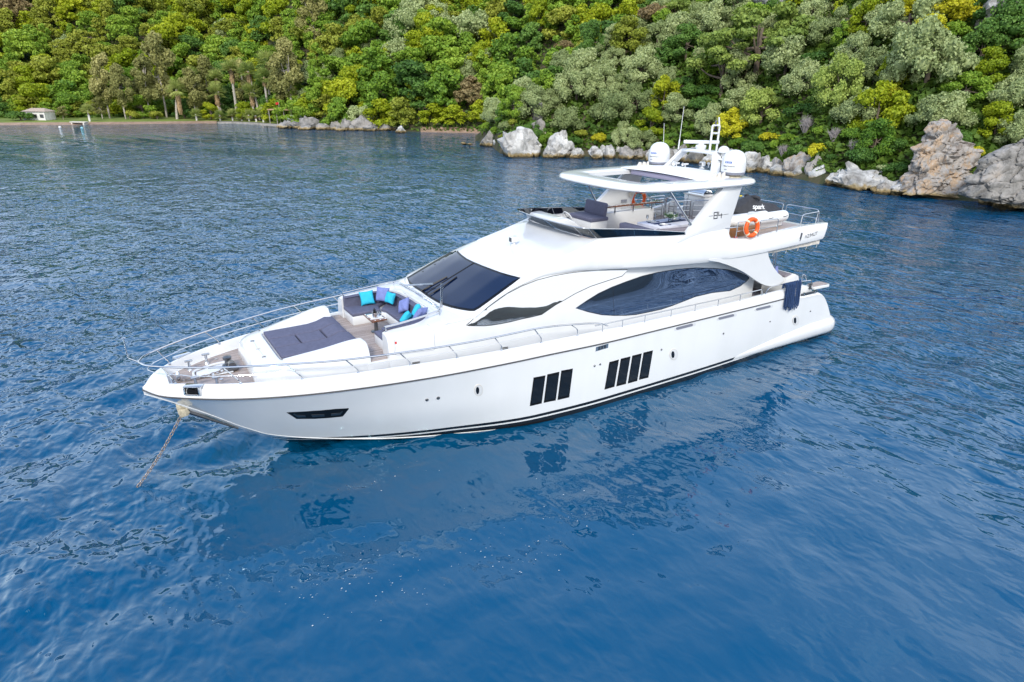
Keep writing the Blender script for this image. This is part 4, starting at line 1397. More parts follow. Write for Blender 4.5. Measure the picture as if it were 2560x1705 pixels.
# ---- white hut, jetty, quay, beach dinghies
def at_far(px, e):
    x, y = pos(px, float(far_shore(px)) + e)
    return Vector((x, y, float(far_h(px, e))))
M['plaster'] = mat('white_plaster', (.72, .71, .69), .8, build=noise_tint((.72, .71, .69), .12, 1.2))
M['tile'] = mat('terracotta_roof', (.42, .33, .26), .8, build=noise_tint((.42, .33, .26), .25, 3))
M['oldwood'] = mat('grey_timber', (.34, .31, .28), .85, build=noise_tint((.34, .31, .28), .3, 6))
M['concrete'] = mat('pale_concrete', (.30, .28, .25), .85, build=noise_tint((.30, .28, .25), .3, 1.5))
c = at_far(58, 9)
t = thing('white_hut', 'small white hut with a shallow pitched roof behind the left beach', 'hut', c)
rr = Vector((RH[0], RH[1], 0)); ff = Vector((FH[0], FH[1], 0))
rot = Matrix((rr, ff, Vector((0, 0, 1)))).transposed()
mb = MB().box(c + Vector((0, 0, .95)) + ff * 1.8, (5.4, 3.6, 2.1), 0, rot)
mb.build('wall', M['plaster'], t)
mb = MB()
A = [c + rot @ Vector(q) for q in [(-2.95, -.4, 2.0), (2.95, -.4, 2.0), (2.95, 3.9, 2.0), (-2.95, 3.9, 2.0), (-1.6, 1.8, 2.75), (1.6, 1.8, 2.75)]]
mb.add(A, [(0, 1, 5, 4), (1, 2, 5), (2, 3, 4, 5), (3, 0, 4), (0, 3, 2, 1)])
mb.build('roof', M['tile'], t, angle=0)
for dx in (-1.6, .1, 1.75):
    MB().box(c + rot @ Vector((dx, -.02, .95)), (.9, .08, .8), 0, rot).build('window', M['dsteel'], t)
for dx in (-2.6, 2.6):
    MB().box(c + rot @ Vector((dx, -.2, .8)), (.22, .3, 1.9), 0, rot).build('pillar', M['plaster'], t)
c = at_far(168, 1.5)
t = tag(MB().box(c + Vector((0, 0, .5)), (3.8, 1.4, .2), .04, rot).box(c + Vector((0, 0, .2)) + rr * -1.5, (.3, 1.2, .6), 0, rot).box(c + Vector((0, 0, .2)) + rr * 1.5, (.3, 1.8, .6), 0, rot).build('landing_stage', M['canvas'], None, origin=c), 'low pale landing stage on the left beach', 'jetty')
for px, py, lab, m in ((150, 319, 'tiny white buoy floating off the left beach', 'pvc'), (205, 321, 'tiny pale turquoise buoy floating right of the white one', 'aqua')):
    p = on_plane(px, py, 2, 0)
    tag(MB().lathe([(.0, -.2), (.26, -.05), (.3, .12), (.18, .32), (.0, .36)], p, 14).build('buoy', M[m], None, origin=p, angle=60), lab, 'buoy', 'buoys off the left beach')
mb = MB()
P = [at_far(px, .2) for px in np.linspace(522, 705, 24)]
rings = [[p + Vector((0, 0, -.6 - p.z)), p + Vector((0, 0, .38 - p.z)), p + ff * 1.6 + Vector((0, 0, .42 - p.z)), p + ff * 1.6 + Vector((0, 0, -.6 - p.z))] for p in P]
mb.loft(rings, ring_closed=True, caps=True)
tag(mb.build('stone_quay', M['concrete'], None, origin=P[0]), 'low stone quay in front of the palm grove', 'quay')
c = at_far(678, -4)
mb = MB().box(c + Vector((0, 0, .55 - c.z)), (7.5, 3.0, .18), 0, rot)
for dx in (-3.3, 0, 3.3):
    for dy in (-1.2, 1.2):
        mb.box(c + rot @ Vector((dx, dy, 0)) + Vector((0, 0, -.2 - c.z)), (.22, .22, 1.4), 0, rot)
tag(mb.build('wooden_jetty', M['oldwood'], None, origin=c), 'small grey wooden jetty at the right end of the stone quay', 'jetty')
# beach bar posts and white things beyond the jetty
c = at_far(690, 5)
t = thing('reed_shelter', 'brown reed shelter on posts beside the jetty', 'shelter', c)
MB().box(c + Vector((0, 0, 3.1)), (6, 3.5, .3), .05, rot).build('roof', M['skirt'], t)
for dx in (-2.7, -.9, .9, 2.7):
    MB().tube([c + rot @ Vector((dx, -1.5, -.3)), c + rot @ Vector((dx, -1.5, 3.1))], .09, 6).build('post', M['oldwood'], t)
c = at_far(722, 4)
t = thing('parked_van', 'white vehicle half hidden behind the rocks right of the jetty', 'van', c + Vector((0, 0, .2)))
MB().box(c + Vector((0, 0, 1.2)), (3.6, 1.8, 1.5), .25, rot, seg=3).build('body', M['pvc'], t)
MB().box(c + Vector((0, 0, 1.55)) + ff * -.02, (2.6, 1.84, .5), .1, rot).build('window', M['frame_blk'], t)
for dx in (-1.1, 1.1):
    MB().lathe([(.0, -.12), (.35, -.12), (.35, .12), (.0, .12)], c + rot @ Vector((dx, -.9, .55)), 14, rot=rot @ Matrix.Rotation(R(90), 3, 'X')).build('wheel', M['rubber'], t)
p = at_far(684, 3)
t = thing('red_flag', 'small red flag on a thin pole beside the reed shelter', 'flag', p)
MB().tube([p, p + Vector((0, 0, 5.2))], .05, 6).build('pole', M['oldwood'], t)
v = [p + rr * (-.8 * i / 4) + Vector((0, 0, 5.1 - .5 * j + .08 * math.sin(i * 1.7))) + ff * .1 * math.sin(i * 2.0) for i in range(5) for j in range(2)]
MB().add(v, [(2 * i, 2 * i + 1, 2 * i + 3, 2 * i + 2) for i in range(4)]).build('cloth', M['red'], t)

# ---- palms
def palm_mesh(seed, m, nf=26, big=True):
    rg = random.Random(seed)
    V, F = [], []
    for k in range(nf):
        a = k * 2.39996 + rg.uniform(-.2, .2)
        el = R(rg.uniform(-28, 75))
        L_ = rg.uniform(1.7, 2.4)
        stem = 1.1
        d = Vector((math.cos(a) * math.cos(el), math.sin(a) * math.cos(el), math.sin(el)))
        c = d * stem
        side = d.cross(Vector((0, 0, 1))).normalized(); up = side.cross(d)
        V0 = len(V)
        nb_ = 13
        for j in range(nb_):                       # fan of blades
            t = R(-95 + 190 * j / (nb_ - 1))
            q = (d * math.cos(t) + side * math.sin(t)).normalized()
            tip = c + q * L_ * (.75 + .25 * math.cos(t)) + Vector((0, 0, -.35 - .3 * abs(math.sin(t)))) * .8
            pe = (up.cross(q)).normalized() * .10
            b0 = len(V)
            mid = c.lerp(tip, .55) + Vector((0, 0, .10))
            V += [c, mid + pe, tip, mid - pe]
            F.append((b0, b0 + 1, b0 + 2, b0 + 3))
        b0 = len(V)
        w_ = side * .03
        V += [Vector((0, 0, 0)) - w_, Vector((0, 0, 0)) + w_, c + w_, c - w_]
        F.append((b0, b0 + 1, b0 + 2, b0 + 3))
    me = bpy.data.meshes.new('palm_fronds')
    me.from_pydata([tuple(v) for v in V], [], F)
    me.materials.append(m)
    return me
def skirt_mesh(seed, ln):
    rg = random.Random(seed)
    V, F = [], []
    for k in range(170):
        a = rg.random() * 6.28
        z0 = -rg.random() ** 1.3 * ln * .75
        r0 = .25
        l_ = rg.uniform(1.0, 1.8) * min(1, ln / 3)
        d = Vector((math.cos(a), math.sin(a), 0))
        s_ = Vector((-math.sin(a), math.cos(a), 0)) * rg.uniform(.12, .3)
        b0 = len(V)
        p0 = d * r0 + Vector((0, 0, z0)); p1 = d * (r0 + rg.uniform(.35, .75)) + Vector((0, 0, z0 - l_ * .5)); p2 = d * (r0 + rg.uniform(.15, .5)) + Vector((0, 0, z0 - l_))
        V += [p0 - s_ * .4, p0 + s_ * .4, p1 + s_, p1 - s_, p2 + s_ * .6, p2 - s_ * .6]
        F += [(b0, b0 + 1, b0 + 2, b0 + 3), (b0 + 3, b0 + 2, b0 + 4, b0 + 5)]
    me = bpy.data.meshes.new('dead_skirt')
    me.from_pydata([tuple(v) for v in V], [], F)
    me.materials.append(M['skirt'])
    return me
PF = [palm_mesh(k, LM['palm']) for k in range(3)]
PS = [skirt_mesh(k, 4.0) for k in range(3)]
def palm(px, py_top, py_base, label, skirt=1.0, lean=0.0, D_extra=8, size=1.0, white=False, group='palms behind the quay'):
    p = at_far(px, D_extra)
    D = math.hypot(p.x - CAM[0], p.y - CAM[1])
    # height so that the crown centre shows at py_top
    H = on_plane(px, py_top, 2, 0)
    d = pray(px, py_top); tt = D / math.hypot(d.x, d.y)
    h = CAM[2] + d.z * tt - p.z
    o = thing('palm_tree', label, 'palm', p, group)
    tp = p + rr * lean + Vector((0, 0, h))
    path = smooth_path([p + Vector((0, 0, -.3)), p + rr * lean * .25 + Vector((0, 0, h * .35)), p + rr * lean * .7 + Vector((0, 0, h * .75)), tp], 4)
    mb = MB().tube(path, [.34 * size - .10 * size * k / 12 for k in range(13)], 8)
    tk_ = mb.build('trunk', M['pbark'], o)
    if white:
        MB().tube([p + Vector((0, 0, -.2)), p + Vector((0, 0, 1.5))], .37 * size, 8).build('whitewash', M['plaster'], o)
    for me, nm, s_ in ((PF[rt.randint(0, 2)], 'crown', size), (PS[rt.randint(0, 2)], 'dead_fronds', size * skirt)):
        if s_ > 0:
            c_ = bpy.data.objects.new(nm, me)
            link(c_); c_.parent = o
            c_.location = tp - p
            c_.scale = (size, size, s_) if nm == 'crown' else (size * .72, size * .72, s_ * .8)
            c_.rotation_euler = (0, 0, rt.random() * 6)
for q in [(575, 172, 'tall palm with a long dead skirt, left of the two tallest palms', 1.0, 0, 9, 1.05), (632, 178, 'leaning palm at the left of the tallest pair', .9, -1.5, 10, 1.0), (662, 155, 'tallest palm of the grove, its crown above all the others', 1.2, .5, 14, 1.15), (700, 172, 'palm half hidden right of the tallest palm', .5, 0, 16, 1.0),
          (535, 196, 'palm left of the tall skirted palm', .8, 0, 14, 1.0), (476, 188, 'small palm crown at the left of the grove', .4, 0, 16, .9), (420, 224, 'short palm with a thick straw skirt bending right', 1.7, 1.2, 9, 1.0), (530, 232, 'squat palm below the left palms', 1.0, 0, 8, 1.0), (618, 230, 'squat palm between quay and leaning palm', 1.0, 0, 8, 1.0), (655, 192, 'palm crown just under the tallest one', .7, 0, 10, .95)]:
    palm(q[0], q[1], 0, q[2], q[3], q[4], q[5], q[6])
for k, (px, py) in enumerate([(530, 290), (562, 286), (604, 288), (640, 284), (470, 286), (196, 276), (585, 292), (622, 290)]):
    palm(px, py, 0, ['young palm with a whitewashed trunk at the left end of the quay', 'young whitewashed palm, second along the quay', 'young whitewashed palm below the squat palm', 'young whitewashed palm at the right of the quay row', 'young palm on the grass left of the quay', 'young palm on the grass right of the white hut', 'small whitewashed palm amid the quay row', 'small whitewashed palm near the right end of the quay'][k], .0 if k in (4, 5) else .3, 0, 4.5, .62, True, 'young palms along the quay')
# eucalyptus and garden trees of the flat
for px, py, sz, e, pal, kind, tl, lab in [(395, 190, 6.0, 16, 'eucal', 'euc', 1.15, 'tallest eucalyptus, left of the palms'), (355, 215, 5.0, 14, 'eucal', 'euc', 1.05, 'slender eucalyptus left of the tallest one'), (250, 225, 4.8, 14, 'eucal', 'euc', 1.1, 'airy eucalyptus right of the white hut'), (290, 240, 4.2, 11, 'eucal', 'euc', 1.0, 'shorter eucalyptus right of the hut pair'),
                                         (470, 225, 4.6, 10, 'eucal', 'euc', .9, 'rounded eucalyptus in front of the palms'), (510, 205, 5.0, 18, 'eucal', 'euc', 1.0, 'eucalyptus behind the left palms'), (600, 190, 4.6, 18, 'eucal', 'euc', 1.1, 'eucalyptus behind the tall skirted palm'), (715, 220, 5.6, 9, 'eucal', 'euc', 1.0, 'leaning eucalyptus above the jetty'), (690, 230, 4.4, 12, 'eucal', 'euc', 1.0, 'eucalyptus between palms and jetty'),
                                         (790, 130, 5.4, 34, 'eucal', 'euc', 1.0, 'grey-green eucalyptus uphill right of the palms'), (775, 232, 3.6, 7, 'mid', 'tall', 1.25, 'clipped green cone tree right of the jetty'), (508, 262, 2.6, 6, 'lime', 'broad', .9, 'small bright green garden tree left on the quay'), (597, 262, 2.8, 6, 'lime', 'broad', .9, 'small bright green garden tree mid quay'),
                                         (60, 250, 5.0, 22, 'lime', 'broad', .9, 'soft lime tree behind the white hut'), (150, 262, 4.0, 20, 'mid', 'broad', .8, 'green tree right behind the white hut'), (20, 292, 3.0, 8, 'dark', 'shrub', .8, 'dark low bush at the left edge of the beach'), (335, 268, 4.0, 14, 'mid', 'broad', .8, 'green tree at the foot of the slender eucalyptus'), (440, 258, 3.4, 12, 'dark', 'broad', .8, 'dark bush at the foot of the short palm'),
                                         (560, 250, 3.6, 13, 'dark', 'broad', .9, 'dark tree at the foot of the tall skirted palm'), (660, 245, 3.8, 13, 'dark', 'broad', .9, 'dark tree at the foot of the tallest palm'), (230, 275, 3.0, 13, 'eucal', 'euc', .6, 'low grey thicket right of the hut'), (130, 283, 2.2, 11, 'eucal', 'euc', .5, 'low thicket beside the hut'), (300, 286, 2.6, 10, 'ochre', 'shrub', .9, 'low ochre scrub behind the beach'), (370, 284, 2.6, 9, 'ochre', 'shrub', .9, 'low ochre scrub by the grass')]:
    p = at_far(px, e)
    if (kind, pal) not in KNAME:
        KNAME[(kind, pal)] = ('broadleaf_tree', lab)
    plant(kind, pal, p.x, p.y, p.z, sz, tl, parts=True, hi=True, label=lab)
# bare grey shrubs on the near slope
for px, py, wpx, lab in [(2010, 330, 44, 'bare grey twiggy shrub low on the slope right of the mast'), (2080, 345, 34, 'smaller bare grey shrub right of the taller one'), (2128, 368, 30, 'bare grey bush just above the low white ledge'), (1955, 375, 30, 'bare grey bush above the pale boulders right of the mast')]:
    h = hit_hill(px, py + 20, near_h, near_shore)
    if not h:
        continue
    o = thing('dead_shrub', lab, 'shrub', h[:3], 'bare shrubs on the slope')
    rg_ = random.Random(px)
    s_ = wpx / FPX * h[3]
    mb = MB()
    base = Vector(h[:3])
    for k in range(46):
        a = rg_.random() * 6.28; t = rg_.uniform(.1, .6)
        e1 = base + Vector((math.cos(a) * t * s_ * .5, math.sin(a) * t * s_ * .5, s_ * rg_.uniform(.4, .7)))
        mb.tube([base, e1], [.05, .025], 4)
        for j in range(4):
            e2 = e1 + Vector((rg_.gauss(0, .22), rg_.gauss(0, .22), rg_.uniform(.1, .6))) * s_ * .6
            mb.tube([e1, e2], [.022, .006], 3)
    mb.build('twigs', M['twig'], o)
finish_trees()
# ================================================================== THE YACHT
k1 = crop(280, 640, 1100, 2143); k2 = crop(960, 560, 1640, 1777); k3 = crop(1500, 560, 2140, 2007)
k4 = crop(1280, 240, 1920, 2355); k5 = crop(600, 680, 1120, 2355); k7 = crop(1700, 460, 2120, 1937)
c1 = crop(340, 820, 660, 2281); c2 = crop(620, 1000, 940, 2281); c3 = crop(1900, 660, 2120, 1568)
c4 = crop(1560, 300, 1880, 2355); d1 = crop(1780, 480, 2060, 2355); d2 = crop(1540, 470, 1790, 2355)
def mp_(k, pts):
    return [k(*p) for p in pts]

yacht = thing('motor_yacht', 'large white motor yacht with flybridge and hardtop, anchored in the bay', 'yacht', (12.8, 0, 0))

PLX = [0.4, 1.5, 4, 8, 12, 16, 18, 20, 22, 23.6, 24.9, 25.3, 25.52, 25.6]
PLY = [2.85, 2.95, 3.05, 3.14, 3.14, 3.1, 2.98, 2.72, 2.3, 1.72, .92, .56, .17, 0.0]
def yrub(x): return float(pchip(PLX, PLY, x))
def zrub(x): return float(pchip([0.4, 4.4, 8, 13, 16, 20, 25.6], [2.24, 2.26, 2.29, 2.29, 2.35, 2.38, 2.46], x))
def zcap(x): return float(pchip([0.6, .9, 1.16, 1.6, 1.9, 2.27, 3.5, 3.95, 4.25, 4.6, 8, 13, 20, 24, 24.9, 25.3, 25.5, 25.6],
                                [.60, .74, 1.1, 1.65, 1.93, 2.1, 2.17, 2.25, 2.44, 2.55, 2.57, 2.62, 2.73, 2.75, 2.735, 2.68, 2.6, 2.53], x))
def zdeck(x): return float(pchip([0, 5.5, 6.2, 12, 20, 22.5, 25.6], [1.55, 1.55, 2.05, 2.2, 2.3, 2.47, 2.5], x))
ZS = ([25.6, 25.5, 25.3, 25.12, 24.9, 24.68, 24.28, 23.43, 22.79, 22.36, 21.5, 20, 15, 0.3], [2.38, 2.3, 2.17, 2.04, 1.83, 1.63, 1.36, .68, .28, 0.0, -.4, -.75, -1.1, -.9])
CH = [25.6, 24.9, 24.28, 23.43, 22.8, 22, 21, 20, 18.4, 15.6, 13, 10, 5, .3]
CHY = [0, .10, .2, .3, .42, .70, 1.08, 1.47, 2.0, 2.8, 2.98, 2.98, 2.85, 2.75]
CHZ = [2.36, 1.93, 1.52, .9, .55, .36, .22, .12, .02, -.03, -.1, -.1, -.1, -.1]
xs = np.concatenate([np.linspace(.55, 5, 34), np.linspace(5.25, 22.5, 64), np.linspace(22.7, 25.3, 30), [25.36, 25.42, 25.48, 25.53, 25.57, 25.595]])
rows = []
for x in xs:
    yr, zr, zc = yrub(x), zrub(x), zcap(x)
    zr = min(zr, zc - .08)
    zk = float(pchip(*ZS, x)); yc = min(float(pchip(CH, CHY, x)), yr * .98); z_c = float(pchip(CH, CHZ, x))
    z_c = min(z_c, zr - .1)
    f1 = float(pchip([8, 15, 19, 22, 25.6], [.62, .60, .52, .46, .42], x)); f2 = float(pchip([8, 15, 20, 25.6], [.88, .86, .80, .76], x))
    h1 = (yc + (yr - yc) * f1, z_c + (zr - z_c) * .42)
    h2 = (yc + (yr - yc) * f2, z_c + (zr - z_c) * .76)
    solid = x > 24.95
    dz = zc - zr
    yt = lambda a: max(0.0, yr - a)
    zin = zc if solid else max(min(zdeck(x) - .03, zc - .03), .5)
    rows.append([(0, zk), (yc * .93, z_c - .03), (yc, z_c), h1, h2, (yr, zr), (yt(.0), zr + dz * .12), (yt(.02), zr + dz * .55), (yt(.08), zr + dz * .86),
                 (yt(.16), zc), (yt(.24), zc + .002), (yt(.29), zin), (0, zin + (.004 if solid else 0))])
verts, faces, _ = body([(x, r) for x, r in zip(xs, rows)], xs, [2, 5, 10, 11], 4)
hull = mesh_obj('hull', verts, faces, M['hull'], yacht, angle=30)
fix_normals(hull)
HB = bvh_of(hull)

mb = MB()
for s in (1, -1):
    P = [(x, s * (yrub(x) + .012), zrub(x)) for x in list(np.linspace(4.3, 24.8, 80)) + [25.1, 25.3, 25.42, 25.5, 25.56, 25.6]]
    mb.tube([Vector(p) for p in P], .021, 8)
mb.build('rub_rail', M['rub'], hull)
# spray rail under the flared bow
mb = MB()
for s in (1, -1):
    P = [(x, s * (float(pchip(CH, CHY, x)) + .012), float(pchip(CH, CHZ, x)) + .01) for x in np.linspace(16.5, 22.9, 40)]
    mb.tube(P, [.006 + .018 * math.sin(math.pi * k / 39) for k in range(40)], 8)
mb.build('spray_rail', M['gel'], hull)

# decks
def deck_sheet(x0, x1, inset, z_of, n=40, m=8):
    vs, fs = [], []
    for i in range(n + 1):
        x = x0 + (x1 - x0) * i / n
        y = max(.02, yrub(x) - inset)
        for j in range(m + 1):
            vs.append((x, -y + 2 * y * j / m, z_of(x)))
    for i in range(n):
        for j in range(m):
            fs.append((i * (m + 1) + j, (i + 1) * (m + 1) + j, (i + 1) * (m + 1) + j + 1, i * (m + 1) + j + 1))
    return vs, fs
v, f = deck_sheet(5.6, 24.96, .285, lambda x: zdeck(x))
mesh_obj('side_deck', v, f, M['nonskid'], yacht, angle=0)
v, f = deck_sheet(22.9, 24.93, .36, lambda x: zdeck(x) + .006)
tk = mesh_obj('teak_foredeck', v, f, M['teak'], yacht, angle=0)
v, f = deck_sheet(2.3, 5.9, .285, lambda x: 1.56)
mesh_obj('cockpit_deck', v, f, M['teak'], yacht, angle=0)

# stern: swim platform and the swelling sponsons along the waterline
for s in (1, -1):
    mb = MB()
    rings = []
    for x in np.concatenate([np.linspace(7.15, 5.6, 12), np.linspace(5.4, 1.0, 16), [.75, .6, .48, .42]]):
        t = min(1, max(0, (7.2 - x) / 4.6)) ** .75
        e = 1 if x > 1 else max(.15, 1 - ((1 - x) / .62) ** 2.2)
        yc_, zc_ = 2.72 + .08 * t - (1 - e) * .25, .42 - .10 * (1 - t) * 0 
        ry, rz = .10 + .26 * t * e, (.05 + .30 * t) * (.35 + .65 * e)
        zc_ = .30 + .20 * t
        yb = 2.72 + .13 * (1 - t) - (1 - e) * .3
        rings.append([Vector((x, s * (yb + ry * math.cos(a)), zc_ + rz * math.sin(a) - (.06 if math.sin(a) < 0 else 0))) for a in np.linspace(-math.pi, math.pi, 25)[:-1]])
    mb.loft(rings, ring_closed=True, caps=True)
    fix_normals(mb.build('stern_sponson', M['gel'], yacht))
mb = MB().prism([(.42, -2.3), (.42, 2.3), (.55, 2.65), (2.5, 2.75), (2.5, -2.75), (.55, -2.65)], .25, .60, r=.06)
sp = mb.build('swim_platform', M['gel'], yacht)
mb = MB().prism([(.5, -2.25), (.5, 2.25), (2.0, 2.4), (2.0, -2.4)], .604, .614)
mb.build('platform_teak', M['teak'], sp)
mb = MB().prism([(2.1, .4), (2.55, 1.9), (2.75, 2.15), (2.5, 2.15), (1.55, .61), (1.5, .5)], -2.6, 2.6, axis='y')
mb.build('transom', M['gel'], yacht)

# ------------------------------------------------------------------ lower house with the bow lounge well
T = [
 (19.93, [(2.10, 2.25), (2.11, 2.80), (2.07, 3.15), (2.02, 3.33), (1.90, 3.41), (1.68, 3.42), (1.66, 2.81), (0, 2.81)]),
 (19.85, [(2.13, 2.25), (2.14, 2.82), (2.10, 3.18), (2.05, 3.36), (1.93, 3.44), (1.68, 3.45), (1.66, 2.81), (0, 2.81)]),
 (19.0, [(2.24, 2.25), (2.26, 2.90), (2.22, 3.22), (2.16, 3.42), (2.02, 3.50), (1.70, 3.51), (1.68, 2.81), (0, 2.81)]),
 (18.7, [(2.28, 2.25), (2.30, 2.92), (2.26, 3.25), (2.19, 3.45), (2.05, 3.53), (1.60, 3.54), (1.58, 2.81), (0, 2.81)]),
 (18.45, [(2.30, 2.25), (2.32, 2.95), (2.28, 3.28), (2.21, 3.48), (2.08, 3.56), (1.32, 3.57), (1.30, 2.81), (0, 2.81)]),
 (18.32, [(2.32, 2.25), (2.33, 2.96), (2.29, 3.30), (2.22, 3.49), (2.09, 3.57), (.95, 3.59), (.93, 2.81), (0, 2.81)]),
 (18.27, [(2.32, 2.25), (2.34, 2.97), (2.30, 3.31), (2.22, 3.50), (2.10, 3.58), (.45, 3.60), (.44, 2.81), (0, 2.81)]),
 (18.24, [(2.33, 2.25), (2.34, 2.98), (2.30, 3.32), (2.23, 3.50), (2.10, 3.58), (.9, 3.61), (.4, 3.61), (0, 3.61)]),
 (17.76, [(2.38, 2.25), (2.39, 3.00), (2.35, 3.40), (2.28, 3.54), (2.15, 3.60), (.9, 3.64), (.4, 3.64), (0, 3.64)]),
 (17.40, [(2.40, 2.25), (2.41, 3.00), (2.36, 3.48), (2.30, 3.62), (2.20, 3.63), (.9, 3.64), (.4, 3.64), (0, 3.64)]),
 (16.9, [(2.42, 2.25), (2.42, 3.05), (2.33, 3.60), (2.25, 3.87), (2.12, 3.88), (.9, 3.88), (.4, 3.88), (0, 3.88)]),
 (15.9, [(2.44, 2.25), (2.43, 3.05), (2.32, 3.65), (2.155, 4.22), (2.05, 4.23), (.9, 4.23), (.4, 4.23), (0, 4.23)]),
 (14.9, [(2.45, 2.25), (2.44, 3.05), (2.33, 3.65), (2.11, 4.39), (2.0, 4.40), (.9, 4.40), (.4, 4.40), (0, 4.40)]),
 (11.7, [(2.46, 2.2), (2.435, 3.02), (2.345, 3.62), (2.135, 4.38), (2.03, 4.39), (.9, 4.39), (.4, 4.39), (0, 4.39)]),
 (13.5, [(2.46, 2.2), (2.44, 3.05), (2.335, 3.65), (2.125, 4.40), (2.02, 4.41), (.9, 4.41), (.4, 4.41), (0, 4.41)]),
 (10.0, [(2.46, 2.2), (2.43, 2.95), (2.36, 3.55), (2.26, 4.34), (2.10, 4.35), (.9, 4.35), (.4, 4.35), (0, 4.35)]),
 (7.0, [(2.42, 2.0), (2.40, 2.9), (2.34, 3.5), (2.26, 4.28), (2.10, 4.29), (.9, 4.29), (.4, 4.29), (0, 4.29)]),
 (5.6, [(2.35, 1.6), (2.34, 2.9), (2.30, 3.5), (2.24, 4.25), (2.10, 4.26), (.9, 4.26), (.4, 4.26), (0, 4.26)]),
]
xs = np.concatenate([np.linspace(5.6, 17.4, 70), np.linspace(17.5, 18.2, 8), [18.24, 18.27, 18.295, 18.32, 18.36, 18.4, 18.45, 18.52, 18.6], np.linspace(18.7, 19.85, 12), [19.90, 19.93]])[::-1]
v, f, _ = body(T, xs, [5, 6], 4)
house = mesh_obj('deckhouse', v, f, M['gel'], yacht)
fix_normals(house)
LB = bvh_of(house)

# ------------------------------------------------------------------ upper body: windscreen, roof, flybridge coaming, aft wings
U = [
 (17.97, [(0, 3.4), (.35, 3.4), (.6, 3.5), (.55, 3.60), (.5, 3.63), (.4, 3.64), (.2, 3.645), (0, 3.65)]),
 (17.88, [(0, 3.4), (1.0, 3.4), (1.3, 3.48), (1.28, 3.58), (1.2, 3.625), (.9, 3.66), (.45, 3.68), (0, 3.69)]),
 (17.75, [(0, 3.4), (1.5, 3.4), (1.9, 3.46), (1.88, 3.58), (1.78, 3.635), (1.3, 3.69), (.65, 3.73), (0, 3.74)]),
 (17.6, [(0, 3.4), (1.9, 3.4), (2.22, 3.48), (2.20, 3.60), (2.10, 3.67), (1.5, 3.76), (.75, 3.80), (0, 3.815)]),
 (17.45, [(0, 3.4), (2.1, 3.45), (2.325, 3.58), (2.32, 3.67), (2.23, 3.73), (1.6, 3.83), (.8, 3.875), (0, 3.885)]),
 (16.95, [(0, 3.7), (2.15, 3.7), (2.275, 3.86), (2.25, 3.89), (2.155, 3.94), (1.55, 4.05), (.77, 4.10), (0, 4.11)]),
 (16.2, [(0, 4.0), (2.05, 4.0), (2.20, 4.15), (2.16, 4.21), (2.05, 4.26), (1.5, 4.38), (.75, 4.44), (0, 4.45)]),
 (15.77, [(0, 4.1), (2.02, 4.1), (2.165, 4.26), (2.12, 4.35), (2.005, 4.43), (1.5, 4.51), (.75, 4.55), (0, 4.56)]),
 (14.9, [(0, 4.2), (2.0, 4.2), (2.13, 4.41), (2.08, 4.56), (1.96, 4.68), (1.5, 4.74), (.75, 4.775), (0, 4.79)]),
 (13.8, [(0, 4.2), (2.0, 4.25), (2.18, 4.43), (2.14, 4.72), (1.96, 4.96), (1.5, 5.02), (.75, 5.05), (0, 5.07)]),
 (13.12, [(0, 4.2), (2.1, 4.25), (2.25, 4.41), (2.20, 4.81), (1.95, 5.16), (1.5, 5.20), (.75, 5.22), (0, 5.23)]),
 (13.06, [(0, 4.2), (2.1, 4.25), (2.27, 4.40), (2.22, 4.82), (1.95, 5.18), (1.72, 5.20), (1.70, 4.62), (0, 4.62)]),
 (12.9, [(0, 4.2), (2.12, 4.25), (2.30, 4.39), (2.24, 4.83), (1.95, 5.21), (1.82, 5.22), (1.80, 4.62), (0, 4.62)]),
 (12.1, [(0, 4.2), (2.15, 4.22), (2.46, 4.33), (2.37, 4.82), (2.06, 5.205), (1.95, 5.205), (1.93, 4.62), (0, 4.62)]),
 (11.6, [(0, 4.2), (2.18, 4.2), (2.52, 4.29), (2.45, 4.80), (2.17, 5.19), (2.06, 5.19), (2.04, 4.62), (0, 4.62)]),
 (10.6, [(0, 4.15), (2.2, 4.16), (2.63, 4.23), (2.62, 4.74), (2.42, 5.14), (2.30, 5.14), (2.28, 4.62), (0, 4.62)]),
 (9.4, [(0, 4.12), (2.2, 4.12), (2.74, 4.17), (2.75, 4.62), (2.58, 5.12), (2.44, 5.12), (2.42, 4.62), (0, 4.62)]),
 (7.85, [(0, 4.1), (2.2, 4.1), (2.82, 4.10), (2.85, 4.48), (2.62, 5.12), (2.48, 5.12), (2.46, 4.62), (0, 4.62)]),
 (7.6, [(0, 4.1), (2.2, 4.1), (2.83, 4.10), (2.86, 4.45), (2.66, 4.80), (2.50, 4.79), (2.48, 4.62), (0, 4.62)]),
 (6.1, [(0, 4.1), (2.2, 4.1), (2.86, 4.13), (2.90, 4.40), (2.72, 4.69), (2.50, 4.70), (2.48, 4.62), (0, 4.62)]),
 (5.0, [(0, 4.1), (2.2, 4.12), (2.86, 4.16), (2.90, 4.44), (2.75, 4.79), (2.52, 4.78), (2.50, 4.62), (0, 4.62)]),
 (3.6, [(0, 4.1), (2.2, 4.14), (2.84, 4.19), (2.88, 4.50), (2.76, 4.85), (2.54, 4.84), (2.52, 4.62), (0, 4.62)]),
 (2.45, [(0, 4.1), (2.2, 4.16), (2.80, 4.21), (2.84, 4.52), (2.75, 4.83), (2.56, 4.83), (2.54, 4.62), (0, 4.62)]),
]
xs = np.concatenate([np.linspace(2.45, 7.5, 34), [7.6, 7.66, 7.72, 7.78, 7.85], np.linspace(8.0, 12.9, 36), [12.98, 13.06, 13.09, 13.12], np.linspace(13.25, 17.3, 44), np.linspace(17.38, 17.97, 14)])[::-1]
def tail_shear(x, z):
    t = max(0.0, min(1.0, (3.6 - x) / 1.15))
    return -t * (z - 4.45) * .55
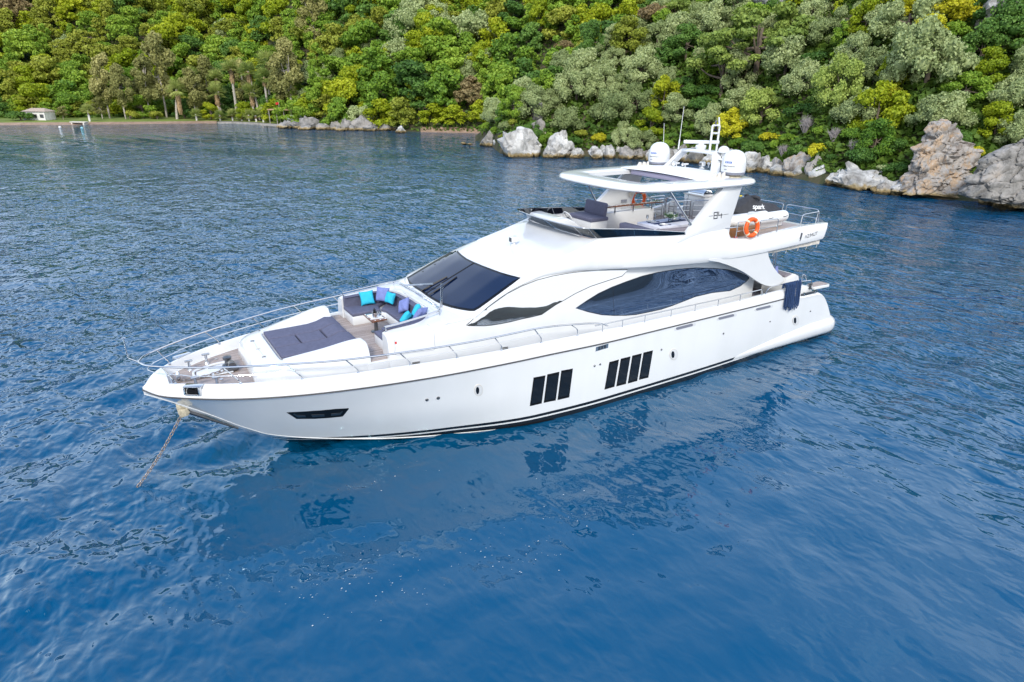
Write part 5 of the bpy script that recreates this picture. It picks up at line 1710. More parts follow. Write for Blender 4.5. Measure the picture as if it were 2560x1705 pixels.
v, f, _ = body(U, xs, [1, 4, 5, 6], 4, tail_shear)
upper = mesh_obj('upper_body', v, f, M['gel'], yacht)
fix_normals(upper)
UB = bvh_of(upper)
# one tree for both shells
def joint_bvh(*obs):
    vs, fs = [], []
    for o in obs:
        b = len(vs)
        vs += [v_.co + ORG[o.name] for v_ in o.data.vertices]
        fs += [[b + i for i in p.vertices] for p in o.data.polygons]
    return BVHTree.FromPolygons(vs, fs)
AB = joint_bvh(house, upper)
v, f = [], []
for i, x in enumerate(np.linspace(2.7, 12.85, 30)):
    y = float(pchip([2.7, 7, 9.4, 11.6, 12.85], [2.45, 2.44, 2.36, 1.98, 1.7], x))
    v += [(x, -y, 4.628), (x, y, 4.628)]
    if i:
        f.append((2 * i - 2, 2 * i - 1, 2 * i + 1, 2 * i))
mesh_obj('flybridge_teak', v, f, M['teak'], yacht, angle=0)

# windows ------------------------------------------------------------
ws = [(150, 350), (165, 390), (205, 420), (245, 445), (290, 478), (340, 508), (390, 531), (440, 547), (500, 560), (560, 569), (590, 569), (620, 553), (690, 503), (770, 444), (850, 385), (893, 352),
      (830, 336), (760, 316), (690, 290), (640, 271), (580, 246), (540, 226), (505, 200), (480, 174), (466, 163), (400, 203), (330, 243), (250, 290)]
fr = panel('windscreen', mp_(k2, ws), UB, M['frame_blk'], yacht, off=.010, step=6, mirror=False)[0]
ctr = (500, 370)
def inset(pts, a):
    P = [Vector(p) for p in pts]
    n = len(P); o = []
    ar = sum(P[i - 1].x * P[i].y - P[i].x * P[i - 1].y for i in range(n))
    for i in range(n):
        t = (P[(i + 1) % n] - P[i - 1]).normalized()
        nn = Vector((-t.y, t.x)) * (1 if ar > 0 else -1)
        o.append(tuple(P[i] + nn * a))
    return o
panel('pane', mp_(k2, inset(ws, 13)), UB, M['glass_front'], fr, off=.016, step=6, mirror=False)
line_on('mullion', mp_(k2, [(588, 258), (520, 300), (420, 362), (330, 420), (270, 462)]), UB, M['frame_blk'], fr, r=.035, mirror=False)
for (a, b, c_, d_) in [((245, 445), (330, 395), (415, 350), (250, 440)), ((300, 470), (390, 415), (478, 350), (330, 440))]:
    P = []
    for q in (a, b, c_):
        h, n_, _, _ = UB.ray_cast(Vector(CAM), pray(*k2(*q)))
        P.append(h + n_ * .045)
    h, n_, _, _ = UB.ray_cast(Vector(CAM), pray(*k2(*d_)))
    mb = MB().tube(P, .016, 6).tube([h + n_ * .02, P[1]], .012, 6).tube([P[0].lerp(P[1], .3) + Vector((0, 0, -.02)), P[2] + Vector((0, 0, -.02))], .013, 5)
    mb.build('wiper', M['rubber'], fr)
pw = [(535, 660), (600, 603), (700, 527), (800, 455), (900, 403), (1000, 364), (1100, 338), (1200, 320), (1300, 308), (1400, 302), (1480, 299), (1590, 298), (1575, 322), (1555, 342), (1480, 366), (1350, 409),
      (1250, 456), (1180, 497), (1120, 531), (1075, 562), (1030, 593), (960, 610), (900, 622), (830, 640), (760, 654), (700, 663), (650, 667), (590, 667), (545, 665)]
for i, o in enumerate(panel('pilothouse_window', mp_(k2, pw), LB, M['frame_blk'], yacht, off=.008, step=6)):
    pass
pwin = [o for o in yacht.children if o.name.startswith('pilothouse_window')]
for par, o in zip(pwin, panel('pane', mp_(k2, inset(pw, 4)), LB, M['glass_pilot'], yacht, off=.014, step=6)):
    o.parent = par
sw2 = [(1250, 550), (1320, 502), (1400, 452), (1500, 405)]
sw3 = [(100, 490), (200, 451), (330, 406), (450, 377), (600, 352), (750, 341), (900, 345), (1000, 356), (1100, 381), (1165, 408), (1172, 425), (1150, 450), (1100, 489), (1020, 525), (880, 541), (750, 571), (650, 610), (560, 645),
       (480, 671), (370, 695), (280, 713), (200, 719), (110, 720)]
sw4 = [(1420, 595), (1330, 575)]
swin = mp_(k2, sw2) + mp_(k3, sw3) + mp_(k2, sw4)
fo = panel('saloon_window', swin, LB, M['frame_blk'], yacht, off=.003, step=11)
for par, o in zip(fo, panel('pane', inset(swin, 1.6), LB, M['glass_side'], yacht, off=.007, step=11)):
    o.parent = par
line_on('window_joint', mp_(k3, [(100, 492), (104, 600), (110, 718)]), LB, M['frame_blk'], yacht, r=.010)
line_on('window_joint', mp_(k3, [(640, 350), (642, 470), (648, 608)]), LB, M['frame_blk'], yacht, r=.010)
line_on('window_joint', mp_(k2, [(1100, 340), (1112, 430), (1125, 527)]), LB, M['frame_blk'], yacht, r=.008)
line_on('window_joint', mp_(k2, [(1482, 300), (1490, 362)]), LB, M['frame_blk'], yacht, r=.006)

# hull windows: black panels with a lighter pane
def hullwin(name, quad, k, inner=True, ins=.12):
    poly = mp_(k, quad)
    fo_ = panel(name, poly, HB, M['frame_blk'], yacht, off=.004, step=8)
    if inner:
        c = Vector((sum(p[0] for p in poly) / len(poly), sum(p[1] for p in poly) / len(poly)))
        q = [tuple(Vector(p).lerp(c, ins)) for p in poly]
        for par, o in zip(fo_, panel('pane', q, HB, M['glass_hull'], yacht, off=.009, step=8)):
            o.parent = par
for q in ([(977, 1003), (1055, 988), (1030, 1172), (952, 1190)], [(1067, 982), (1146, 965), (1122, 1152), (1043, 1168)], [(1158, 958), (1234, 944), (1210, 1132), (1133, 1150)],
          [(1472, 902), (1535, 885), (1505, 1063), (1440, 1082)], [(1547, 880), (1610, 865), (1580, 1045), (1517, 1061)], [(1622, 860), (1684, 845), (1654, 1025), (1592, 1042)], [(1695, 840), (1757, 825), (1727, 1003), (1665, 1018)]):
    hullwin('hull_window', q, k2, ins=.16)
hullwin('bow_window', [(685, 220), (1000, 203), (1300, 183), (1560, 158), (1790, 145), (1797, 158), (1690, 290), (1660, 297), (1450, 318), (1200, 334), (865, 336)], c2, inner=False)
bwp = [o for o in yacht.children if o.name.startswith('bow_window')]
for q in ([(805, 250), (830, 240), (880, 265), (1020, 268), (1030, 300), (890, 305)], [(1130, 262), (1360, 250), (1365, 288), (1150, 298)], [(1478, 240), (1630, 228), (1680, 190), (1692, 198), (1645, 262), (1480, 278)]):
    for par, o in zip(bwp, panel('light_pane', mp_(c2, q), HB, M['dsteel'], yacht, off=.010, step=6)):
        o.parent = par
def port(px, py, rx, ry):
    cx, cy = px, py
    ring = [(cx + rx * math.cos(a), cy + ry * math.sin(a)) for a in np.linspace(0, 2 * math.pi, 25)[:-1]]
    fo_ = panel('porthole', ring, HB, M['canvas'], yacht, off=.012, step=6)
    for par, o in zip(fo_, panel('recess', [((x - cx) * .92 + cx, (y - cy) * .92 + cy) for x, y in ring], HB, M['gel'], yacht, off=.016, step=6)):
        o.parent = par
    c = (cx - rx * .25, cy)
    q = [(c[0] + rx * .38 * math.cos(a), c[1] + ry * .62 * math.sin(a)) for a in np.linspace(0, 2 * math.pi, 21)[:-1]]
    for par, o in zip(fo_, panel('pane', q, HB, M['glass_hull'], yacht, off=.022, step=5)):
        o.parent = par
port(*k2(617, 1085), 11, 14.5)
port(*k3(577, 1022), 10.5, 14)
port(*k3(1533, 755), 8.5, 12)
# recessed drain slots under the rub rail, louvre plate, small fittings
def slot(k, a, b, w_):
    p, q = Vector(k(*a)), Vector(k(*b))
    d = (q - p).normalized(); n_ = Vector((-d.y, d.x))
    poly = []
    for c, s0 in ((q, -1), (p, 1)):
        for t in np.linspace(-math.pi / 2, math.pi / 2, 7):
            u = d * math.cos(t) * (1 if c is q else -1) + n_ * math.sin(t) * (1 if c is q else -1)
            poly.append(tuple(c + u * w_))
    o = panel('drain_slot', poly, HB, M['gel'], yacht, off=.006, step=6)
    poly2 = [tuple(Vector(x) * .9 + (p * .62 + q * .38) * .1 + n_ * -.6) for x in poly]
    for par, oo in zip(o, panel('recess', [tuple((Vector(x) - (p * .6 + q * .4)) * .86 + (p * .6 + q * .4)) for x in poly2], HB, M['grey'], yacht, off=.010, step=6)):
        oo.parent = par
slot(k3, (592, 824), (738, 787), 4.2)
slot(k3, (925, 745), (1060, 712), 4.0)
slot(k3, (1220, 673), (1345, 643), 3.8)
q = [(1385, 803), (1466, 780), (1463, 808), (1381, 832)]
lp = panel('louvre_plate', mp_(k2, q), HB, M['steel'], yacht, off=.008, step=8)
for a in (.12, .4, .68):
    A, B_, C_, D_ = [Vector(p) for p in mp_(k2, q)]
    s0, s1 = a, a + .2
    qq = [A.lerp(B_, s0), A.lerp(B_, s1), D_.lerp(C_, s1), D_.lerp(C_, s0)]
    qq = [tuple(p.lerp((A + B_ + C_ + D_) / 4, .2)) for p in qq]
    for par, o in zip(lp, panel('louvre', qq, HB, M['dsteel'], yacht, off=.013, step=6)):
        o.parent = par
for k, p, r_ in [(k2, (280, 1148), .045), (k2, (354, 1136), .05), (k2, (1375, 926), .035), (k2, (1411, 916), .035), (k3, (481, 984), .035), (k3, (967, 858), .035), (k3, (1332, 764), .03), (k3, (1648, 683), .03)]:
    h, n_, _, _ = HB.ray_cast(Vector(CAM), pray(*k(*p)))
    rot = n_.to_track_quat('Z', 'Y').to_matrix()
    mb = MB().lathe([(r_, 0), (r_, .015), (r_ * .6, .03), (.001, .032)], h, 12, rot=rot)
    mb.build('skin_fitting', M['dsteel'], yacht)

# vent grilles in the raised deck side, fire point label
for k, c, rx, ry in [(k2, (208, 908), 12, 5.5), (k2, (785, 815), 11, 7.5)]:
    ring = [(k(*c)[0] + rx * math.copysign(abs(math.cos(a)) ** .6, math.cos(a)), k(*c)[1] + ry * math.copysign(abs(math.sin(a)) ** .6, math.sin(a)) - .25 * rx * math.cos(a) * .6) for a in np.linspace(0, 2 * math.pi, 25)[:-1]]
    vg = panel('vent_grille', ring, LB, M['gel'], yacht, off=.012, step=5)
    for t in (-.55, -.1, .35):
        cx, cy = k(*c)
        q = [(cx - rx * .8, cy + ry * t + .13 * rx), (cx + rx * .8, cy + ry * t - .13 * rx), (cx + rx * .8, cy + ry * (t + .26) - .13 * rx), (cx - rx * .8, cy + ry * (t + .26) + .13 * rx)]
        for par, o in zip(vg, panel('slat_gap', q, LB, M['frame_blk'], yacht, off=.018, step=5)):
            o.parent = par
panel('safety_sticker', mp_(k5, [(1752, 790), (1774, 788), (1776, 814), (1754, 816)]), LB, M['red'], yacht, off=.004, step=4, mirror=False)
line_on('side_hatch_seam', mp_(k5, [(1705, 715), (1745, 760), (1756, 860), (1765, 938), (1900, 922), (2080, 898), (2200, 878), (2202, 800), (2190, 660), (2120, 590)]), LB, M['grey'], yacht, r=.004)

# ------------------------------------------------------------------ bow sunpad
T = [
 (23.16, [(0, 2.50), (.75, 2.50), (1.02, 2.50), (1.05, 2.52), (1.0, 2.6), (.9, 2.7), (.5, 2.74), (0, 2.75)]),
 (23.08, [(0, 2.3), (.95, 2.3), (1.22, 2.42), (1.24, 2.62), (1.16, 2.80), (1.0, 2.88), (.5, 2.92), (0, 2.93)]),
 (22.9, [(0, 2.3), (1.15, 2.3), (1.42, 2.42), (1.43, 2.68), (1.34, 2.88), (1.12, 2.95), (.5, 2.985), (0, 2.99)]),
 (22.52, [(0, 2.3), (1.4, 2.3), (1.62, 2.42), (1.62, 2.75), (1.52, 2.94), (1.2, 3.00), (.5, 3.015), (0, 3.02)]),
 (22.44, [(0, 2.3), (1.42, 2.3), (1.64, 2.42), (1.64, 2.76), (1.54, 2.95), (1.12, 3.005), (1.10, 2.93), (0, 2.93)]),
 (21.5, [(0, 2.3), (1.62, 2.3), (1.84, 2.42), (1.84, 2.84), (1.72, 3.10), (1.30, 3.15), (1.12, 2.93), (0, 2.93)]),
 (20.47, [(0, 2.3), (1.8, 2.3), (2.03, 2.42), (2.04, 2.88), (1.86, 3.26), (1.45, 3.30), (1.14, 2.93), (0, 2.93)]),
 (20.42, [(0, 2.3), (1.8, 2.3), (2.03, 2.42), (2.04, 2.88), (1.84, 3.25), (1.46, 3.28), (1.14, 2.93), (0, 2.93)]),
]
xs = np.concatenate([[20.42, 20.47], np.linspace(20.6, 22.4, 18), [22.44, 22.47, 22.5, 22.52], np.linspace(22.6, 23.08, 9), [23.12, 23.15, 23.16]])[::-1]
v, f, _ = body(T, xs, [1, 5, 6], 4)
sb = fix_normals(mesh_obj('sunpad_base', v, f, M['gel'], yacht))
SB = bvh_of(sb)
# raised platform between sunpad and lounge
mb = MB().box((20.2, 0, 2.53), (.62, 4.14, .54), .02)
mb.build('lounge_platform', M['gel'], yacht)
v, f = [], []
for i, x in enumerate((18.3, 18.9, 19.92, 20.4)):
    y = (1.0, 1.62, 2.06, 2.02)[i] if i != 2 else 1.63
    v += [(x, -y, 2.822), (x, y, 2.822)]
    if i:
        f.append((2 * i - 2, 2 * i - 1, 2 * i + 1, 2 * i))
mesh_obj('lounge_teak', v, f, M['teak'], yacht, angle=0)
mb = MB().box((20.17, 0, 2.815), (.46, 4.02, .02))
mb.build('lounge_teak', M['teak'], yacht)

def pad(name, outline, z0, h, m, par, r=.045, raise_f=None, n=10):
    """upholstered block: outline in plan, rounded rim, slightly domed top"""
    P = [Vector((p[0], p[1])) for p in outline]
    c = sum(P, Vector((0, 0))) / len(P)
    def ins(a):
        q = []
        k = len(P)
        ar = sum(P[i - 1].x * P[i].y - P[i].x * P[i - 1].y for i in range(k))
        for i in range(k):
            e0 = (P[i] - P[i - 1]).normalized(); e1 = (P[(i + 1) % k] - P[i]).normalized()
            n0 = Vector((-e0.y, e0.x)); n1 = Vector((-e1.y, e1.x))
            nn = (n0 + n1); nn = nn / max(.4, nn.dot(n0)) * (1 if ar > 0 else -1)
            q.append(P[i] + nn * a)
        return q
    prof = [(.01, 0), (0, .03), (0, h - r)] + [(r * (1 - math.cos(t)), h - r + r * math.sin(t)) for t in np.linspace(.3, math.pi / 2, 5)]
    rings = []
    def dens(Q):
        o = []
        for i in range(len(Q)):
            a, b = Q[i], Q[(i + 1) % len(Q)]
            o += [a.lerp(b, t / 8) for t in range(8)]
        return o
    rf = raise_f or (lambda x, y: 0)
    for a, z in prof:
        rings.append([(p.x, p.y, z0 + z + rf(p.x, p.y) * (z / h)) for p in dens(ins(a))])
    base = dens(ins(r))
    for t in (.25, .5, .75, .93):
        rings.append([(p.x + (c.x - p.x) * t, p.y + (c.y - p.y) * t, z0 + h + .016 * t + rf(p.x + (c.x - p.x) * t, p.y + (c.y - p.y) * t)) for p in base])
    mb = MB().loft([[Vector(q) for q in r_] for r_ in rings], ring_closed=True, caps=True)
    return fix_normals(mb.build(name, m, par, angle=60))
def hump(x, y):
    return .13 * math.exp(-((x - 20.62) / .28) ** 2)
g = .016
pad('sunpad_cushion', [(22.42, -1.05), (22.42, -.375 - g), (20.40, -.375 - g), (20.40, -1.10)], 2.935, .115, M['cush'], yacht, raise_f=hump)
pad('sunpad_cushion', [(22.42, .345 + g), (22.42, 1.05), (20.40, 1.10), (20.40, .345 + g)], 2.935, .115, M['cush'], yacht, raise_f=hump)
for a, b in ((22.42, 21.70), (21.70, 21.0), (21.0, 20.40)):
    pad('sunpad_cushion', [(a, -.375 + g), (a, .345 - g), (b + 2 * g, .345 - g), (b + 2 * g, -.375 + g)], 2.935, .115, M['cush'], yacht, raise_f=hump)
# hinge strip and latches on the locker lid
mb = MB()
for q in [((120, 785), (160, 782)), ((183, 873), (225, 868)), ((250, 968), (292, 957)), ((465, 993), (485, 988)), ((210, 668), (230, 664))]:
    P = [SB.ray_cast(Vector(CAM), pray(*k5(*p)))[0] for p in q]
    if all(P):
        mb.tube([p + Vector((0, 0, .01)) for p in P], .016, 6)
mb.build('locker_latch', M['dsteel'], sb)
line_on('lid_seam', mp_(k5, [(150, 780), (205, 870), (290, 975)]), SB, M['grey'], sb, r=.003, mirror=False)

# ------------------------------------------------------------------ bow lounge seating
mb = MB()
mb.prism([(19.9, -1.66), (19.9, -.80), (19.06, -.80), (18.92, -.62), (18.92, .62), (19.06, .86), (19.86, .86), (19.86, 1.66), (18.75, 1.58), (18.4, 1.2), (18.3, .5), (18.3, -.5), (18.4, -1.2), (18.75, -1.58)], 2.82, 3.10, r=.02)
mb.build('lounge_seat_base', M['gel'], yacht)
pad('seat_cushion', [(19.9, -1.62), (19.9, -.80), (19.03, -.80), (18.92, -1.2), (18.6, -1.45)], 3.10, .105, M['cush'], yacht)
pad('seat_cushion', [(18.98, -.85), (18.9, -.68), (18.9, .05), (18.36, .05), (18.36, -1.0), (18.58, -1.38)], 3.10, .105, M['cush'], yacht)
pad('seat_cushion', [(18.9, .07), (18.9, .72), (18.98, .86), (18.58, 1.38), (18.36, 1.0), (18.36, .07)], 3.10, .105, M['cush'], yacht)
pad('seat_cushion', [(19.0, .88), (19.86, .88), (19.86, 1.62), (18.62, 1.46)], 3.10, .105, M['cush'], yacht)
def sweep_wall(name, path, th, z0f, z1f, m, par, r=.04):
    P = [Vector((p[0], p[1])) for p in path]
    rings = []
    for i, p in enumerate(P):
        t = (P[min(i + 1, len(P) - 1)] - P[max(i - 1, 0)]).normalized()
        n_ = Vector((-t.y, t.x))
        z0, z1 = z0f(p.x, p.y), z1f(p.x, p.y)
        prof = [(0, z0), (th, z0), (th, z1 - r), (th - r * .3, z1 - r * .3), (th - r, z1), (r, z1), (r * .3, z1 - r * .3), (0, z1 - r)]
        rings.append([Vector((p.x + n_.x * a, p.y + n_.y * a, z)) for a, z in prof])
    mb = MB().loft(rings, ring_closed=True, caps=True)
    return fix_normals(mb.build(name, m, par, angle=50))
bp_ = [(19.88, -1.66), (18.95, -1.66), (18.62, -1.52), (18.42, -1.24), (18.31, -.85), (18.28, -.4), (18.28, 0)]
path = [(p.x, p.y) for p in smooth_path([(a, b, 0) for a, b in bp_], 5)]
full = path + [(a, -b) for a, b in path[::-1][1:]]
sweep_wall('backrest_cushion', full, -.13, lambda x, y: 3.18, lambda x, y: 3.49 + .04 * (19.9 - x) / 1.6, M['cush'], yacht)
# folding table
mb = MB().prism([(19.72, -.36), (19.72, .36), (19.26, .36), (19.26, -.36)], 3.24, 3.285, r=.012)
tab = mb.build('cocktail_table', M['wood'], yacht)
MB().prism([(19.66, -.24), (19.66, .20), (19.32, .26), (19.32, -.26)], 3.288, 3.292).build('white_inlay', M['china'], tab)
MB().lathe([(.16, 2.825), (.16, 2.84), (.055, 2.86), (.05, 3.24)], (19.48, 0, 0), 20).build('pedestal', M['dsteel'], tab)
mb = MB()
for x, y in [(19.68, -.3), (19.69, -.05), (19.69, .2), (19.6, .3), (19.45, .31), (19.3, .31), (19.29, 0), (19.3, -.3)]:
    mb.lathe([(.022, 3.285), (.022, 3.292), (.0, 3.293)], (x, y, 0), 10)
mb.build('inlay_dots', M['china'], tab)
# handrail looping round the lounge back (two parallel tubes)
for dz, inn, nm in ((0, 0, 'lounge_handrail'), (-.05, .05, 'lounge_handrail')):
    half = [(19.86, 1.72 - inn, 3.60 + dz), (19.4, 1.735 - inn, 3.635 + dz), (18.6, 1.70 - inn, 3.71 + dz), (18.25, 1.64 - inn, 3.745 + dz), (18.12, 1.45 - inn, 3.755 + dz), (18.10, 1.0, 3.76 + dz), (18.08, .4, 3.765 + dz)]
    P = smooth_path(half + [(a, -b, c) for a, b, c in half[::-1]], 5)
    MB().tube(P, .018, 8).build(nm, M['steel'], yacht)
for s in (1, -1):
    mb = MB().tube([(19.82, s * 1.72, 3.43), (19.86, s * 1.72, 3.60)], .02, 8).lathe([(.05, 3.425), (.05, 3.44), (.02, 3.46)], (19.82, s * 1.72, 0), 12)
    mb.build('handrail_post', M['steel'], yacht)
    MB().tube([(18.2, s * 1.66, 3.56), (18.22, s * 1.63, 3.74)], .018, 8).build('handrail_post', M['steel'], yacht)
for px in [(1640, 590, 610), (2275, 1000, 410)]:
    pass
mb = MB()
for a, b in [((2268, 410), (2278, 135)), ((2282, 410), (2298, 135))]:
    p = on_plane(*k5(*a), 1, 1.15); q = on_plane(*k5(*b), 1, 1.15)
    mb.tube([p, q], .018, 8)
mb.build('folded_support_leg', M['steel'], yacht)
mb = MB()
for a, b in [((1850, 148), (2185, 128)), ((1850, 154), (2190, 138))]:
    p = on_plane(*k5(*a), 2, 3.80); q = on_plane(*k5(*b), 2, 3.95)
    mb.tube([p, q], .014, 6)
mb.build('folded_support_leg', M['steel'], yacht)

# ------------------------------------------------------------------ rails
RX = [25.57, 25.45, 25.2, 24.7, 23.9, 22.6, 21.3, 20.0, 18.7, 17.4, 16.1, 15.0, 14.3, 13.7, 13.25, 13.12]
def ycap(x): return max(0.0, yrub(x) - .22)
def rail_y(x): return float(pchip([13, 15, 17.4, 18.7, 20, 21.3, 22.6, 23.9, 24.7, 25.2, 25.45, 25.57], [2.93, 3.0, 3.0, 2.9, 2.7, 2.42, 1.96, 1.38, .92, .55, .30, 0], x))
def rail_z(x): return float(pchip([13.1, 13.25, 13.7, 14.3, 15.0, 16, 25.6], [2.72, 2.80, 2.93, 3.03, 3.12, 3.19, 3.21], x))
mb = MB()
P = [(x, rail_y(x), rail_z(x)) for x in np.concatenate([np.linspace(13.14, 25.0, 60), np.linspace(25.05, 25.57, 12)])]
mb.tube([Vector(p) for p in P] + [Vector((a, -b, c)) for a, b, c in P[::-1][1:]], .024, 8)
P2 = [(x, (rail_y(x) * .5 + ycap(x) * .5) if x < 24.7 else rail_y(x + .15) , 2.97) for x in np.linspace(15.6, 25.40, 60)]
mb.tube([Vector(p) for p in P2] + [Vector((a, -b, c)) for a, b, c in P2[::-1]], .011, 6)
mb.build('bow_rail', M['steel'], yacht)
for px in [(438, 956), (600, 957.5), (753, 946), (896, 933), (1028, 916), (1149, 899), (1262, 878), (1364, 858.5), (1457, 839)]:
    p = on_plane(px[0], px[1], 2, 2.72)
    x = p.x; yb = ycap(x)
    for s in (1, -1):
        xt = x + .33 if x < 24.4 else x + .22
        pts = [(x, s * yb, 2.70), (x, s * yb, 2.80), (x + .05, s * (yb + .01), 2.87), (xt, s * rail_y(xt), rail_z(xt))]
        mb = MB().tube(round_path(pts, .06), .016, 8).lathe([(.04, 2.72), (.04, 2.745), (.02, 2.77)], (x, s * yb, zcap(x) - 2.735), 12)
        mb.build('rail_stanchion', M['steel'], yacht)
mb = MB().tube(round_path([(25.57, 0, 3.21), (25.76, 0, 3.35), (25.76, 0, 3.86)], .03), .016, 8).lathe([(.05, 3.86), (.05, 3.875), (.02, 3.885)], (25.76, 0, 0), 12)
mb.build('jackstaff', M['steel'], yacht)
for s in (1, -1):
    mb = MB()
    P = [(x, s * (yrub(x) - .14), zcap(x) + .235) for x in np.linspace(5.9, 13.7, 40)]
    P = [Vector((5.86, P[0][1], zcap(5.9)))] + [Vector(p) for p in P]
    mb.tube(round_path(P, .06, 4), .018, 8)
    mb.build('side_rail', M['steel'], yacht)
    for x in (7.1, 8.25, 9.38, 10.5, 11.66, 12.6, 13.4):
        y = s * (yrub(x) - .14)
        MB().tube([(x, y, zcap(x) - .02), (x, y, zcap(x) + .235)], .015, 8).build('rail_stanchion', M['steel'], yacht)
    pts = [(5.62, s * 2.93, 2.56), (5.5, s * 2.93, 2.76), (5.3, s * 2.93, 2.80), (4.55, s * 2.93, 2.80), (4.5, s * 2.93, 2.56)]
    MB().tube(round_path(pts, .09), .017, 8).build('grab_rail', M['steel'], yacht)

# bow gear
for s in (1, -1):
    # mooring fairleads let into the cap
    mb = MB()
    c = Vector((24.55, s * (yrub(24.55) - .07), 2.655))
    tdir = Vector((1, s * (yrub(24.8) - yrub(24.3)) / .5, 0)).normalized()
    rot = Matrix((tdir, Vector((0, 0, 1)).cross(tdir), Vector((0, 0, 1)))).transposed()
    for dx in (-.17, .19):
        mb.box(c + rot @ Vector((dx, 0, 0)), (.05, .22, .2), .02, rot)
    mb.box(c + rot @ Vector((0, 0, .11)), (.44, .2, .03), .012, rot)
    mb.box(c + rot @ Vector((0, 0, -.09)), (.38, .22, .03), .012, rot)
    for dx in (-.07, .08):
        mb.lathe([(.05, -.08), (.03, -.04), (.03, .04), (.05, .08)], c + rot @ Vector((dx, 0, 0)), 12)
    fl = mb.build('fairlead', M['steel'], yacht)
    MB().box(c + rot @ Vector((0, s * .045, -.01)), (.26, .10, .11), 0, rot).build('opening_shade', M['frame_blk'], fl)  # black block standing in for the shade inside the fairlead
    for x, y in ((24.45, .60), (24.0, .85)):
        mb = MB().lathe([(.07, 2.5), (.05, 2.53), (.035, 2.6), (.035, 2.74)], (x, s * y, 0), 14)
        mb.box((x, s * y, 2.76), (.2, .075, .05), .02)
        mb.build('mooring_cleat', M['steel'], yacht)
# anchor hatch and windlass
mb = MB().prism([(24.33, -.33), (24.36, -.1), (24.33, .1), (23.5, .16), (23.45, -.55), (23.6, -.6)], 2.51, 2.53, r=.006)
mb.build('anchor_locker_floor', M['gel'], yacht)
mb = MB()
pts = [(24.36, .1), (24.42, -.12), (24.34, -.4), (23.9, -.58), (23.5, -.62)]
mb.tube(smooth_path([(x, y, 2.53) for x, y in pts], 6), .035, 8)
mb.build('locker_coaming', M['gel'], yacht)
mb = MB().lathe([(.15, 2.53), (.15, 2.58), (.08, 2.62), (.07, 2.72), (.11, 2.74), (.11, 2.8), (.02, 2.82)], (23.55, -.28, 0), 18)
mb.lathe([(.1, -.12), (.1, -.06), (.06, -.04), (.06, .04), (.1, .06), (.1, .12)], (23.5, -.02, 2.66), 16, axis='y')
mb.box((23.5, -.05, 2.57), (.3, .34, .08), .02)
mb.build('windlass', M['dsteel'], yacht)
P = smooth_path([(23.6, .05, 2.62), (23.9, .10, 2.56), (24.2, .14, 2.54), (24.6, .1, 2.54), (24.9, .03, 2.53)], 12)
def chain(path, rad, wire, mb):
    """alternating oval links along a path"""
    acc = [Vector(path[0])]
    pitch = rad * 2.3
    cur = Vector(path[0])
    out_ = [cur]
    for p in path[1:]:
        p = Vector(p)
        while (p - cur).length > pitch:
            cur = cur + (p - cur).normalized() * pitch
            out_.append(cur.copy())
    for i in range(len(out_) - 1):
        a, b = out_[i], out_[i + 1]
        t = (b - a).normalized()
        u = t.cross(Vector((.3, .2, 1))).normalized()
        if i % 2:
            u = t.cross(u)
        c = (a + b) / 2
        ring = [c + t * (rad * 1.5 * math.cos(q)) + u * (rad * .85 * math.sin(q)) for q in np.linspace(0, 2 * math.pi, 11)[:-1]]
        mb.tube(ring, wire, 5, closed=True)
    return mb
chain(P, .05, .014, MB()).build('deck_chain', M['chain'], yacht)
for x, y in ((23.75, -1.0), (23.35, -.2), (23.3, .5), (23.85, .45)):
    MB().lathe([(.045, 2.507), (.045, 2.515), (.0, 2.516)], (x, y, 0), 12).build('deck_fitting', M['steel'], yacht)
mb = MB().box((24.78, 0, 2.60), (.10, .10, .16), .03).lathe([(.045, 0), (.06, .05), (.02, .12)], (24.78, 0, 2.66), 12)
mb.build('bow_light', M['steel'], yacht)
# anchor stowed under the stem
mb = MB()
mb.prism([(24.95, 1.66), (24.92, 1.76), (24.72, 1.73), (24.68, 1.64), (24.72, 1.55), (24.90, 1.53)], -.12, .12, r=.012, axis='y')
mb.box((24.86, 0, 1.82), (.2, .14, .16), .02)
mb.build('anchor', M['antif'], yacht)
mb = MB().tube([(24.70, 0.0, 1.60), (23.6, 0, .78)], [.06, .02], 6)
mb.build('stem_guard', M['dsteel'], hull)
